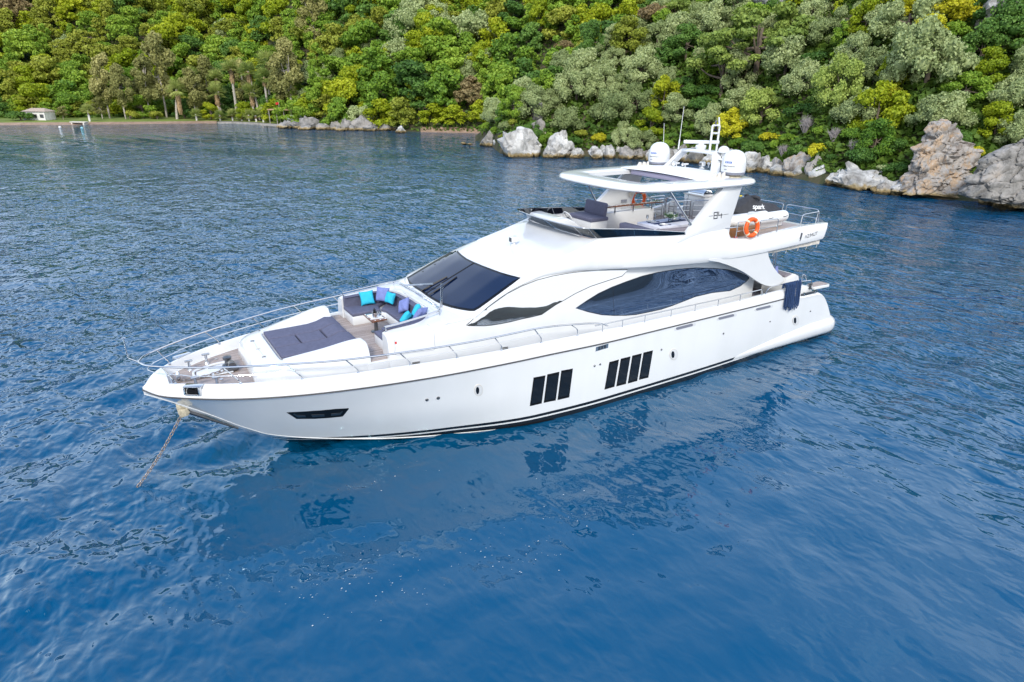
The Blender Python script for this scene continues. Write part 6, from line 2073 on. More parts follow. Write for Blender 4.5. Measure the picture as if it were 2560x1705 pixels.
# ------------------------------------------------------------------ flybridge wind screen
def lerp_path(pts, n):
    P = smooth_path(pts, n)
    return P
bot = [(13.16, 0, 5.235), (13.14, .7, 5.232), (13.05, 1.4, 5.225), (12.88, 1.86, 5.215), (12.3, 2.02, 5.21), (11.6, 2.16, 5.195), (10.6, 2.41, 5.145), (9.75, 2.56, 5.12)]
top = [(13.74, 0, 5.62), (13.70, .8, 5.62), (13.58, 1.55, 5.61), (13.28, 1.93, 5.58), (12.5, 2.08, 5.52), (11.7, 2.20, 5.45), (10.7, 2.45, 5.34), (9.85, 2.60, 5.24)]
seam = [0, 2, 3, 5, 7]
Pb, Pt = smooth_path(bot, 6), smooth_path(top, 6)
for s in (1, -1):
    for a, b in zip(seam[:-1], seam[1:]):
        r0, r1 = Pb[a * 6:b * 6 + 1], Pt[a * 6:b * 6 + 1]
        mir = lambda P: [Vector((p.x, s * p.y, p.z)) for p in P]
        R0, R1 = mir(r0), mir(r1)
        n_ = (R1[len(R1) // 2] - R0[0]).cross(R0[-1] - R0[0]).normalized() * .008
        mb = MB().loft([R0, R1, [p + n_ for p in R1], [p + n_ for p in R0]], path_closed=True)
        pane = mb.build('wind_screen', M['screen'], yacht, angle=60)
        MB().tube(R1, .014, 6).build('top_rail', M['steel'], pane)
        MB().tube([p + Vector((0, 0, .004)) for p in R0], .012, 6).build('bottom_rail', M['steel'], pane)
        MB().tube([R0[-1], R1[-1]], .011, 6).build('frame_bar', M['steel'], pane)

# ------------------------------------------------------------------ flybridge furniture
mb = MB()
prof = [(12.95, 4.62), (12.98, 5.2), (12.8, 5.42), (12.4, 5.44), (12.1, 5.30), (11.85, 5.12), (11.85, 4.62)]
mb.prism(prof, -2.0, -.25, r=.07, axis='y', seg=3)
con = mb.build('helm_console', M['gel'], yacht)
MB().prism([(12.76, 5.425), (12.45, 5.45), (12.3, 5.40), (12.32, 5.38)], -1.3, -.6, axis='y').build('instrument_hood', M['gel'], con)
MB().prism([(12.26, 5.385), (12.02, 5.265), (12.02, 5.255), (12.26, 5.37)], -1.65, -.65, axis='y').build('screen_panel', M['glass_hull'], con)
wc = on_plane(*crop(1290, 480, 1780, 2355)(625, 315), 1, -1.1)
rot = Matrix.Rotation(R(-62), 3, 'Y')
mb = MB()
ring = [wc + rot @ Vector((.26 * math.cos(a), .26 * math.sin(a), 0)) for a in np.linspace(0, 2 * math.pi, 29)[:-1]]
mb.tube(ring, .018, 8, closed=True)
sw = mb.build('steering_wheel', M['gel'], con)
mb = MB().lathe([(.05, -.03), (.05, .03), (.02, .04)], wc, 12, rot=rot)
for a in (R(90), R(210), R(330)):
    mb.tube([wc, wc + rot @ Vector((.25 * math.cos(a), .25 * math.sin(a), 0))], .012, 6)
mb.build('spokes', M['dsteel'], sw)
MB().box((10.6, -1.4, 4.85), (.74, 1.24, .46), .02).build('helm_bench', M['gel'], yacht)
hb_ = [o for o in yacht.children if o.name.startswith('helm_bench')][0]
pad('seat_cushion', [(11.0, -2.05), (11.0, -.75), (10.22, -.75), (10.22, -2.05)], 5.08, .14, M['cush'], hb_, r=.05)
rot = Matrix.Rotation(R(-8), 3, 'Y')
MB().box((10.28, -1.4, 5.44), (.17, 1.16, .5), .07, rot, seg=4).build('backrest', M['cush'], hb_)
# bar counter with varnished shelf rail
mb = MB().prism([(10.1, -1.95), (10.1, -1.2), (7.55, -1.18), (7.55, -1.95)], 4.63, 5.24, r=.02)
bar = mb.build('bar_counter', M['gel'], yacht)
mb = MB().prism([(10.05, -1.12), (10.05, -1.0), (7.75, -.98), (7.62, -.86), (7.35, -.90), (7.28, -1.05), (7.35, -1.2), (7.62, -1.22), (7.75, -1.12)], 5.47, 5.515, r=.012)
mb.build('shelf', M['wood'], bar)
for x in (9.6, 8.7, 7.75):
    MB().box((x, -1.12, 5.36), (.03, .03, .26)).build('shelf_post', M['dsteel'], bar)
mb = MB()
for x in np.linspace(9.8, 7.5, 12):
    mb.lathe([(.022, 5.515), (.022, 5.522), (.0, 5.523)], (x, -1.06, 0), 8)
mb.build('inlay_dots', M['china'], bar)
mb = MB().tube(round_path([(9.75, -1.5, 5.24), (9.75, -1.5, 5.46), (9.62, -1.42, 5.46), (9.6, -1.42, 5.42)], .05), .014, 8).tube([(9.75, -1.5, 5.42), (9.85, -1.5, 5.48)], .008, 6)
mb.build('tap', M['steel'], bar)
# dining corner
for q, m_ in (([(10.62, .62), (10.62, 2.05), (10.92, 2.0), (10.92, .62)], 'cush'), ([(10.6, 2.02), (10.1, 2.12), (9.3, 2.2), (9.3, 2.42), (10.1, 2.34), (10.6, 2.24)], 'cush2'), ([(9.28, 2.2), (8.3, 2.24), (8.3, 2.46), (9.28, 2.43)], 'cush2')):
    MB().prism(q, 4.72, 5.31, r=.05, seg=3).build('sofa_back', M[m_], yacht)
MB().prism([(10.62, .62), (10.62, 2.02), (10.0, 2.1), (8.3, 2.2), (8.3, 1.75), (9.9, 1.7), (10.15, 1.5), (10.15, .62)], 4.63, 5.02, r=.03).build('sofa_seat', M['cush'], yacht)
MB().prism([(10.1, .75), (10.1, 1.75), (8.15, 1.75), (8.15, .75)], 5.22, 5.262, r=.01).build('dining_table', M['gel'], yacht)
dt = [o for o in yacht.children if o.name.startswith('dining_table')][0]
for x in (9.6, 8.6):
    MB().lathe([(.2, 4.63), (.2, 4.65), (.05, 4.68), (.05, 5.22)], (x, 1.25, 0), 16).build('pedestal', M['steel'], dt)
# tablecloth
ol = [(10.16, .70), (10.16, 1.8), (8.1, 1.8), (8.1, .70)]
v, f = [], []
edge = []
for i in range(4):
    a, b = Vector(ol[i]), Vector(ol[(i + 1) % 4])
    edge += [a.lerp(b, t / 14) for t in range(14)]
cen = Vector((9.13, 1.25))
rings = []
for k, (sc, z) in enumerate([(.5, 5.268), (.96, 5.268), (1.0, 5.26), (1.0, 5.2), (1.0, 5.08), (1.0, 4.98)]):
    ring = []
    for j, p in enumerate(edge):
        d = (p - cen)
        wv = .035 * math.sin(j * 1.9) * max(0, k - 2) / 3
        q = cen + d * sc + d.normalized() * wv
        ring.append((q.x, q.y, z - (.02 * math.sin(j * 1.3) if k == 5 else 0)))
    rings.append([Vector(r_) for r_ in ring])
tcl = MB().loft(rings, ring_closed=True, caps=False)
tcl.f.append(tuple(range(len(edge) - 1, -1, -1))); tcl.mi.append(0)
tco = tcl.build('tablecloth', M['cloth'], None, origin=(9.13, 1.25, 5.26), angle=60)
tag(tco, 'white cloth covering the dining table on the flybridge', 'tablecloth')
fix_normals(tco)
# stair rails and grill
def loop_rail(name, a, b, h, rail=.017, mid=(.5,), rad=.08, m='steel'):
    a, b = Vector(a), Vector(b)
    u = Vector((0, 0, h))
    mb = MB().tube(round_path([a, a + u, b + u, b], rad), rail, 8)
    for t in mid:
        mb.tube([a + u * t, b + u * t], rail * .6, 6)
    return mb.build(name, M[m], yacht)
for a, b in [((7.12, -2.12), (7.02, -1.3)), ((6.9, -2.12), (6.15, -2.05)), ((6.42, -1.72), (5.75, -1.36)), ((7.05, -.9), (6.14, -.66)), ((6.04, -.6), (5.4, -.3)), ((5.45, -1.5), (4.95, -1.9)), ((6.62, -1.05), (6.5, -1.6))]:
    loop_rail('stair_rail', (a[0], a[1], 4.63), (b[0], b[1], 4.63), .86, .018, (.28, .55, .78))
gc = MB().box((4.6, -1.58, 5.05), (.72, 1.1, .84), .02).build('grill_cabinet', M['gel'], yacht)
MB().box((4.6, -1.58, 5.485), (.78, 1.16, .035), .01).build('worktop', M['canvas'], gc)
mb = MB()
rings = []
for y in np.linspace(-2.02, -1.2, 3):
    rings.append([Vector((4.58 + .27 * math.cos(a), y, 5.505 + .21 * math.sin(a))) for a in np.linspace(0, math.pi, 13)])
mb.loft(rings, ring_closed=True, caps=True)
mb.tube([(4.84, -1.95, 5.56), (4.88, -1.95, 5.58), (4.88, -1.27, 5.58), (4.84, -1.27, 5.56)], .012, 6)
mb.build('grill_lid', M['steel'], gc)
# white curved stair housing on the starboard side
MB().prism([(7.4, 4.63), (7.4, 4.78), (6.4, 5.0), (5.2, 5.22), (5.2, 4.63)], -2.42, -2.2, axis='y', r=.03).build('stair_housing', M['gel'], yacht)
MB().box((6.55, 2.05, 4.80), (1.9, .06, .34), .01).build('teak_locker_panel', M['teakside'], yacht)
h_ = on_plane(*d1(490, 975), 1, 2.45)
MB().lathe([(.07, 0), (.07, .05), (.04, .09), (.0, .1)], (h_.x, h_.y, 4.68), 14).build('red_deck_light', M['red'], yacht)
# open guard rails on the aft flybridge
for s in (1, -1):
    mb = MB().tube(round_path([(7.33, s * 2.62, 4.72), (7.31, s * 2.62, 5.32), (6.32, s * 2.63, 5.27), (6.3, s * 2.62, 4.66)], .09), .018, 8)
    mb.tube([(7.9, s * 2.60, 5.17), (7.31, s * 2.62, 5.15)], .018, 8).tube([(7.32, s * 2.62, 5.0), (6.31, s * 2.62, 4.96)], .011, 6)
    mb.build('guard_rail', M['steel'], yacht)
    mb = MB().tube(round_path([(6.14, s * 2.62, 4.66), (6.12, s * 2.62, 5.26), (5.15, s * 2.63, 5.24), (5.14, s * 2.64, 4.74)], .09), .018, 8)
    mb.tube([(6.13, s * 2.62, 4.96), (5.14, s * 2.63, 4.98)], .011, 6)
    mb.build('guard_rail', M['steel'], yacht)
    mb = MB().tube(round_path([(3.78, s * 2.63, 4.84), (3.72, s * 2.63, 5.26), (2.72, s * 2.63, 5.28), (2.70, s * 2.63, 4.83)], .09), .018, 8)
    mb.build('guard_rail', M['steel'], yacht)
for a, b in ((2.45, 1.05), (.9, -.75), (-.9, -2.45)):
    mb = MB().tube(round_path([(2.58, a, 4.63), (2.5, a, 5.30), (2.5, b, 5.30), (2.58, b, 4.63)], .1), .018, 8)
    mb.tube([(2.54, a, 4.98), (2.54, b, 4.98)], .011, 6)
    mb.build('aft_guard_rail', M['steel'], yacht)

# ------------------------------------------------------------------ hardtop on its two raked arches
OUT = [(11.78, 0), (11.74, .9), (11.62, 1.55), (11.35, 2.0), (10.9, 2.28), (10.2, 2.42), (9.0, 2.50), (7.6, 2.52), (6.95, 2.48), (6.55, 2.25), (6.30, 1.75), (6.18, .9), (6.15, 0)]
INN = [(10.72, 0), (10.72, .9), (10.68, 1.25), (10.5, 1.40), (9.6, 1.45), (8.6, 1.45), (8.2, 1.42), (8.05, 1.3), (8.0, .8), (8.0, 0)]
def ang_sample(pl, c, angs):
    P = [p for p in smooth_path([(a, b, 0) for a, b in pl], 6)]
    P = P + [Vector((p.x, -p.y, 0)) for p in P[::-1][1:-1]]
    res = []
    for a in angs:
        d = Vector((math.cos(a), math.sin(a)))
        best = None
        for i in range(len(P)):
            p, q = P[i - 1], P[i]
            e = Vector((q.x - p.x, q.y - p.y)); w_ = Vector((p.x - c[0], p.y - c[1]))
            den = d.x * e.y - d.y * e.x
            if abs(den) < 1e-9:
                continue
            t = (w_.x * e.y - w_.y * e.x) / den
            u_ = (w_.x * d.y - w_.y * d.x) / den
            if t > 0 and -1e-6 <= u_ <= 1 + 1e-6 and (best is None or t > best):
                best = t
        res.append(Vector((c[0] + d.x * best, c[1] + d.y * best)))
    return res
angs = np.linspace(0, 2 * math.pi, 145)[:-1]
OUT = [(9.05 + (a - 9.05) * 1.06, b * 1.055) for a, b in OUT]
INN = [(9.05 + (a - 9.05) * 1.04, b * 1.03) for a, b in INN]
Po, Pi = ang_sample(OUT, (9.35, 0), angs), ang_sample(INN, (9.35, 0), angs)
rings = []
for o_, i_ in zip(Po, Pi):
    d = (i_ - o_); dn = d.normalized(); ln = d.length
    zt = 6.70
    pr = [(0.0, 6.60), (.02, 6.65), (.07, 6.69), (.16, 6.715), (ln * .5, 6.73), (ln - .05, 6.715), (ln, 6.70), (ln, 6.56), (ln - .05, 6.545), (.14, 6.525), (.05, 6.54), (.01, 6.57)]
    rings.append([Vector((o_.x + dn.x * a, o_.y + dn.y * a, z)) for a, z in pr])
mb = MB().loft(rings, ring_closed=True, path_closed=True)
htop = fix_normals(mb.build('hardtop', M['gel'], yacht))
# sliding roof panel and lining
mb = MB()
rings = []
for y in np.linspace(-1.9, 1.9, 15):
    z = 6.745 + .05 * (1 - (y / 1.9) ** 2)
    rings.append([Vector((8.78, y, z - .02)), Vector((8.76, y, z + .012)), Vector((8.6, y, z + .03)), Vector((6.9, y, z + .03)), Vector((6.85, y, z - .02))])
mb.loft(rings, ring_closed=True, caps=True)
fix_normals(mb.build('sliding_roof', M['nonskid'], htop))
MB().box((8.2, 0, 6.64), (1.0, 2.8, .17), .02).build('roof_lining', M['mauve'], htop)
for s in (1, -1):
    mb = MB()
    for k in range(5):                          # gathered canvas folds
        x = 7.92 - .11 * k
        ring = []
        for j in range(9):
            a = math.pi * j / 8
            ring.append((a, .085 + .02 * (k % 2)))
        rings = []
        for t in np.linspace(0, 1, 4):
            wid = .075 * (1 - .75 * t)
            rings.append([Vector((x - .05 * t + wid * math.cos(a), s * (1.86 + .05 * (k % 2) + .10 * math.sin(a) * (1 - .6 * t)), 6.72 + .19 * t - .02 * (k % 2))) for a in np.linspace(0, 2 * math.pi, 13)[:-1]])
        mb.loft(rings, ring_closed=True, caps=True)
    mb.build('gathered_canvas', M['canvas'], htop, angle=60)
for s in (1, -1):
    q = [(10.2, 4.95), (9.72, 5.16), (8.62, 6.08), (8.22, 6.40), (8.05, 6.56), (7.12, 6.56), (7.20, 6.40), (7.60, 5.42), (7.68, 5.0), (7.68, 4.9), (10.2, 4.9)]
    bm = bmesh.new()
    mb = MB().prism(q, 0, .2, r=.03, axis='y', seg=2)
    mb.v = [(x, s * (2.60 - .13 * (z - 5.1) / 1.4 - y), z) for x, y, z in mb.v]
    o = fix_normals(mb.build('hardtop_arch', M['gel'], yacht))
    if s == 1:
        arch = o
    a = on_plane(1725.6, 558.6, 1, 2.42); b = on_plane(1674, 477, 2, 6.53)
    mb = MB().tube([(a.x, s * a.y, a.z), (b.x, s * b.y, b.z)], .034, 10).lathe([(.07, 0), (.07, .03), (.03, .06)], (a.x, s * a.y, a.z - .05), 14)
    mb.build('support_strut', M['steel'], yacht)
c = on_plane(1578, 485.6, 1, -2.30)
st_in = [o for o in yacht.children if o.name.startswith('hardtop_arch')][1]
mb = MB()
for r_, t in ((.11, .012), (.07, .02), (.035, .028)):
    mb.lathe([(r_, 0), (r_, t), (r_ - .02, t + .004), (.0, t + .004)], (c.x, -2.315, c.z), 20, axis='y')
mb.build('speaker', M['canvas'], st_in)
for dx in (0, .16):
    MB().box((c.x + .42 - dx, -2.31, c.z - .22), (.12, .03, .07)).build('switch_plate', M['grey'], st_in)

def put_text(s_, size, origin, right, up, m, par, nm, sx=1.0, shear=0, spacing=1.0, bold=0.0, proj=None):
    vs, fs = text_mesh(s_, size, .003, spacing, shear, bold)
    right, up = Vector(right).normalized(), Vector(up)
    n_ = right.cross(up).normalized()
    up = n_.cross(right)
    P = []
    for q in vs:
        p = Vector(origin) + right * q.x * sx + up * q.y
        p = proj(p, q.z) if proj else p + n_ * q.z
        P.append(p)
    return mesh_obj(nm, P, fs, m, par, angle=0)
ARB = bvh_of(arch)
def on_side(bv, lift=.006):
    def f_(p, z):
        h, n_, _, _ = bv.ray_cast(Vector((p.x, 6, p.z)), Vector((0, -1, 0)))
        return (h if h is not None else p) + Vector((0, lift + z, 0))
    return f_
# the model number in its thin squared strokes
def strokes(segs, ox, oz, w_, bv, nm, par, m='letter'):
    mb = MB()
    for (x0, z0), (x1, z1) in segs:
        a, b = Vector((ox - x0, 0, oz + z0)), Vector((ox - x1, 0, oz + z1))
        d = (b - a).normalized(); n_ = Vector((-d.z, 0, d.x)) * w_ / 2
        a2, b2 = a - d * w_ / 2, b + d * w_ / 2
        pr = on_side(bv)
        mb.add([pr(p, .002) for p in (a2 - n_, b2 - n_, b2 + n_, a2 + n_)], [(0, 1, 2, 3)])
    o = mb.build(nm, M[m], par, angle=0)
    return fix_normals(o)
# "84": an 8 of two stacked boxes, an open 4
E8 = [((0, 0), (.16, 0)), ((.16, 0), (.16, .2)), ((.16, .2), (0, .2)), ((0, .2), (0, 0)), ((0, .1), (.16, .1))]
F4 = [((.22, .2), (.22, .09)), ((.22, .09), (.40, .09)), ((.36, .13), (.36, 0))]
strokes(E8, 8.50, 5.54, .03, ARB, 'model_number', arch)
strokes(F4, 8.50, 5.54, .03, ARB, 'model_number', arch)
strokes([((-.24, .10), (-.06, .10)), ((.44, .09), (.70, .09))], 8.50, 5.54, .012, ARB, 'model_number_line', arch)
# builder's name and emblem on the aft wing
AZ = {'A': [((0, 0), (.055, .1)), ((.055, .1), (.11, 0))], 'Z': [((0, .1), (.1, .1)), ((.1, .1), (0, 0)), ((0, 0), (.11, 0))], 'I': [((.02, 0), (.02, .1))],
      'M': [((0, 0), (0, .1)), ((0, .1), (.06, .03)), ((.06, .03), (.12, .1)), ((.12, .1), (.12, 0))], 'U': [((0, .1), (0, 0)), ((0, 0), (.11, 0)), ((.11, 0), (.11, .1))], 'T': [((-.01, .1), (.12, .1)), ((.05, .1), (.05, 0))]}
ox = 3.76
for ch, wd in zip('AZIMUT', (.145, .145, .06, .165, .15, .14)):
    strokes(AZ[ch], ox, 4.43 + .075 * (3.76 - ox), .018, UB, 'name_letter', upper)
    ox -= wd
strokes([((.0, .0), (.09, .16)), ((.05, -.0), (.13, .13)), ((.0, -.08), (.06, .02)), ((.1, .16), (.14, .16))], 4.06, 4.46, .05, UB, 'emblem', upper)
# small lamp
# ------------------------------------------------------------------ mast arch, radar, domes, aerials
mb = MB()
pts = [(7.12, -1.16, 6.74, .46), (6.9, -.98, 7.05, .44), (6.72, -.80, 7.33, .44), (6.66, -.64, 7.41, .44), (6.66, 0, 7.43, .40), (6.66, .64, 7.41, .42), (6.70, .80, 7.36, .42), (6.85, .95, 7.05, .42), (7.02, 1.10, 6.74, .44)]
C_ = smooth_path([(a, b, c) for a, b, c, d in pts], 4)
W_ = smooth_path([(d, 0, 0) for a, b, c, d in pts], 4)
rings = []
for i, p in enumerate(C_):
    t = (C_[min(i + 1, len(C_) - 1)] - C_[max(i - 1, 0)]).normalized()
    n_ = t.cross(Vector((1, 0, 0))).normalized()
    w2 = W_[i].x / 2; h2 = .06
    rings.append([p + Vector((1, 0, 0)) * w2 * cx + n_ * h2 * cz for cx, cz in ((-1, -.5), (-.8, -1), (.8, -1), (1, -.5), (1, .5), (.8, 1), (-.8, 1), (-1, .5))])
mb.loft(rings, ring_closed=True, caps=True)
mast = fix_normals(mb.build('radar_arch', M['gel'], yacht))
MB().box((6.62, .98, 7.22), (.3, .3, .05), .02).build('bracket', M['gel'], mast)
c = Vector((6.66, 0.0, 7.44))
MB().lathe([(.20, 0), (.20, .015), (.15, .03), (.18, .07), (.20, .14), (.18, .19), (.10, .22), (.10, .25), (.02, .25)], c, 24).build('radar_scanner', M['gel'], yacht)
rs = [o for o in yacht.children if o.name.startswith('radar_scanner')][0]
dv = Vector((-.80, .60, 0)).normalized()
rot = Matrix((dv, Vector((0, 0, 1)).cross(dv), Vector((0, 0, 1)))).transposed()
MB().box(c + Vector((0, 0, .30)), (1.28, .11, .12), .03, rot, seg=3).build('scanner_bar', M['gel'], rs)
# ladder-like light mast
y0 = .34
A0, A1 = on_plane(*c4(1575, 565), 1, y0), on_plane(*c4(1632, 100), 1, y0)
B0, B1 = on_plane(*c4(1695, 585), 1, y0), on_plane(*c4(1762, 100), 1, y0)
mb = MB().tube(round_path([A0, A1, B1, B0], .06), .038, 8)
mb.tube([A0.lerp(A1, .70), B0.lerp(B1, .70)], .034, 8)
mb.tube([B1 + Vector((.02, 0, 0)), on_plane(*crop(1580, 250, 1900, 2182)(1484, 297), 1, y0)], .03, 8)
lm = mb.build('light_mast', M['gel'], yacht)
p = A0.lerp(A1, .86).lerp(B0.lerp(B1, .86), .5)
mb = MB().box(p + Vector((0, 0, -.03)), (.16, .1, .09), .02).lathe([(.045, 0), (.045, .09), (.02, .1)], p + Vector((0, 0, .01)), 12)
mb.build('lantern', M['frame_blk'], lm)
MB().lathe([(.035, 0), (.04, .1), (.03, .14), (.0, .145)], A1.lerp(B1, .4) + Vector((0, 0, .03)), 12).build('top_light', M['dsteel'], lm)
mb = MB().lathe([(.04, -.17), (.04, -.02), (.14, 0), (.205, .03), (.21, .05), (.19, .13), (.14, .20), (.07, .24), (.0, .25)], (6.52, .95, 7.42), 24)
mb.build('gps_dome', M['gel'], yacht)

def sat_dome(y):
    c = Vector((6.93, y, 0))
    d_ = MB().lathe([(.405, 6.90), (.415, 7.0), (.415, 7.18), (.395, 7.32), (.34, 7.46), (.25, 7.555), (.13, 7.61), (.0, 7.625)], c, 40).build('satellite_dome', M['gel'], yacht, angle=50)
    MB().lathe([(.33, 6.80), (.39, 6.82), (.408, 6.90), (.35, 6.901)], c, 40).build('grey_base', M['grey'], d_)
    MB().lathe([(.30, 6.715), (.30, 6.75), (.26, 6.76), (.26, 6.80)], c, 28).build('pedestal', M['antif'], d_)
    def wrap(p, z):
        a = R(16) + (p.y - y) / .415
        rr = .42 + z
        return Vector((c.x + rr * math.cos(a), y + rr * math.sin(a), p.z))
    o_ = (c.x + .4, y, 0)
    bx = []
    mb = MB()
    n = 8
    for k in range(n + 1):
        yy = y - .02 - .12 + .24 * k / n
        for z in (7.20, 7.262):
            bx.append(wrap(Vector((0, yy, z)), 0))
    mb.add(bx, [(2 * k, 2 * k + 2, 2 * k + 3, 2 * k + 1) for k in range(n)])
    mb.build('blue_badge', M['blue_l'], d_)
    put_text('KVH', .062, (c.x + .4, y - .02, 7.229), (0, 1, 0), (0, 0, 1), M['white_l'], d_, 'badge_letters', sx=1.5, proj=lambda p, z: wrap(p, z + .004))
    put_text('TRACVISION', .062, (c.x + .4, y + .0, 7.10), (0, 1, 0), (0, 0, 1), M['letter'], d_, 'dome_letters', sx=1.05, spacing=1.15, proj=wrap)
    put_text('HD7', .05, (c.x + .4, y - .10, 6.99), (0, 1, 0), (0, 0, 1), M['grey'], d_, 'dome_letters', sx=1.1, proj=wrap)
sat_dome(1.80); sat_dome(-1.80)
for a, b, y in [((1400, 250), (1387, 640), -1.9), ((1583, 95), (1530, 490), -1.0)]:
    p, q = on_plane(*k4(*a), 1, y), on_plane(*k4(*b), 1, y)
    mb = MB().tube([q, q.lerp(p, .22), q.lerp(p, .24), p], [.026, .024, .011, .008], 8)
    mb.build('whip_aerial', M['gel'], yacht)
# lamps and horns on the roof
for p, r_ in [((960, 862), .085), ((1122, 880), .06)]:
    q = on_plane(*c4(*p), 2, 6.79)
    mb = MB().lathe([(.03, -.16), (.035, -.02), (r_ * .7, .08), (r_, .12), (r_ * .8, .12), (.02, .06)], q + Vector((.02, 0, .13)), 18, axis='x').tube([q, q + Vector((0, 0, .12))], .02, 8)
    mb.build('horn', M['gel'], yacht)
q = on_plane(*c4(1430, 890), 2, 6.79)
mb = MB().lathe([(.10, 0), (.10, .02), (.05, .03), (.04, .07)], q, 16).box(q + Vector((0, 0, .16)), (.2, .19, .17), .04)
fl = mb.build('floodlight', M['gel'], yacht)
MB().box(q + Vector((.10, .0, .16)), (.012, .13, .11), 0).build('lens', M['dsteel'], fl)
q = on_plane(*c4(1550, 880), 2, 6.79)
MB().lathe([(.02, 0), (.02, .09), (.06, .14), (.065, .18), (.0, .2)], q, 14).build('roof_antenna', M['gel'], yacht)
# searchlight on the coachroof
h, n_, _, _ = UB.ray_cast(Vector(CAM), pray(*k2(848, 138)))
mb = MB().lathe([(.11, -.02), (.11, .02), (.06, .03), (.05, .10)], h, 18).box(h + Vector((0, 0, .19)), (.27, .19, .19), .04)
sl = mb.build('searchlight', M['gel'], yacht)
MB().box(h + Vector((.135, 0, .19)), (.012, .14, .13)).build('lens', M['dsteel'], sl)

# ------------------------------------------------------------------ aft wing panels, awnings, cockpit
wp = [(860, 287), (930, 298), (1000, 320), (1070, 348), (1120, 373), (1170, 405), (1220, 440), (1262, 466), (1295, 480), (1335, 487), (1375, 483), (1410, 468), (1432, 452), (1442, 430), (1425, 408), (1395, 385), (1365, 345), (1340, 300), (1322, 255), (1314, 205)]
P = [on_plane(*k3(*p), 1, 2.86) for p in wp]
q = [(p.x, p.z) for p in P] + [(P[-1].x, 4.25), (P[0].x, 4.25)]
for s in (1, -1):
    mb = MB().prism(q, 2.70, 2.862, axis='y')
    mb.v = [(x, s * y, z) for x, y, z in mb.v]
    fix_normals(mb.build('wing_panel', M['gel'], yacht, angle=30))
    mb = MB()
    rings = []
    for x in np.linspace(5.66, 2.55, 22):
        sag = .016 * math.sin(x * 7) + .01 * math.sin(x * 17)
        z1 = float(pchip([2.5, 5.7], [4.20, 4.19], x))
        rings.append([Vector((x, s * 2.72, z1)), Vector((x, s * (2.77 + sag), z1 - .04)), Vector((x, s * (2.76 + sag), z1 - .15 + sag)), Vector((x, s * 2.70, z1 - .165 + sag)), Vector((x, s * 2.66, z1))])
    mb.loft(rings, ring_closed=True, caps=True)
    for x in (5.35, 4.6, 3.9, 3.4, 2.75):
        mb.tube([(x, s * 2.78, 4.08), (x - .02, s * 2.775, 3.99), (x + .01, s * 2.77, 3.93)], .008, 5)
    mb.build('rolled_awning', M['canvas'], yacht, angle=60)
    for dx in (0, .12):
        mb = MB().tube([(4.55 + dx, s * 2.35, 4.15), (4.35 + dx, s * 2.3, 2.6)], .022, 8)
        mb.build('awning_pole', M['steel'], yacht)
    # transom settee shoulders
    mb = MB().prism([(3.95, 1.56), (3.95, 2.62), (3.85, 2.80), (3.35, 2.90), (3.12, 2.80), (2.95, 2.35), (2.85, 1.56)], 1.5, 2.52, axis='y', r=.04)
    mb.v = [(x, s * y, z) for x, y, z in mb.v]
    fix_normals(mb.build('cockpit_settee', M['gel'], yacht))
    mb = MB().prism([(3.0, 1.56), (3.0, 2.38), (2.6, 2.34), (2.3, 2.2), (2.15, 2.0), (2.15, 1.56)], .9, 2.62, axis='y', r=.04)
    mb.v = [(x, s * y, z) for x, y, z in mb.v]
    fix_normals(mb.build('transom_locker', M['gel'], yacht))
    mb = MB().tube(round_path([(2.95, s * 2.55, 2.3), (2.95, s * 2.55, 2.56), (2.35, s * 2.6, 2.52), (2.3, s * 2.6, 2.2)], .07), .018, 8)
    mb.tube(round_path([(2.5, s * 2.3, 2.3), (2.55, s * 2.3, 2.72), (2.35, s * 2.3, 2.66), (2.2, s * 2.3, 2.42)], .08), .02, 8)
    mb.build('boarding_rail', M['steel'], yacht)
    MB().box((2.95, s * 2.97, 2.19), (1.0, .06, .10), .02).build('stern_fairlead', M['dsteel'], yacht)
    for x in (3.3, 2.6):
        MB().lathe([(.04, 2.13), (.03, 2.17), (.03, 2.23), (.045, 2.26)], (x, s * 2.99, 0), 12).build('fairlead_roller', M['steel'], yacht)
MB().box((3.55, 0, 2.70), (.7, 3.0, .24), .08, seg=3).build('aft_seat_back', M['cush2'], yacht)
MB().box((3.6, 2.02, 2.84), (.5, .8, .10), .04, seg=3).build('settee_cushion', M['cush2'], yacht)
MB().box((5.65, 1.6, 2.6), (.04, 1.2, 2.0)).build('saloon_door', M['grey'], yacht)
mb = MB().prism([(2.25, 2.3), (2.25, 2.72), (1.35, 2.78), (1.2, 2.68), (1.2, 2.32), (1.4, 2.2)], 2.14, 2.24, r=.02)
gp = mb.build('gangway', M['gel'], yacht)
MB().prism([(2.2, 2.34), (2.2, 2.66), (1.4, 2.7), (1.28, 2.64), (1.28, 2.36), (1.42, 2.27)], 2.242, 2.256).build('teak_tread', M['teak'], gp)
mb = MB().lathe([(.09, 2.2), (.09, 2.24), (.05, 2.26), (.05, 2.36), (.085, 2.38), (.085, 2.42), (.0, 2.43)], (2.42, 2.62, 0), 16)
mb.build('capstan', M['dsteel'], yacht)
MB().box((.98, 2.55, .80), (.2, .12, .2), .04).build('stern_step_light', M['gel'], yacht)

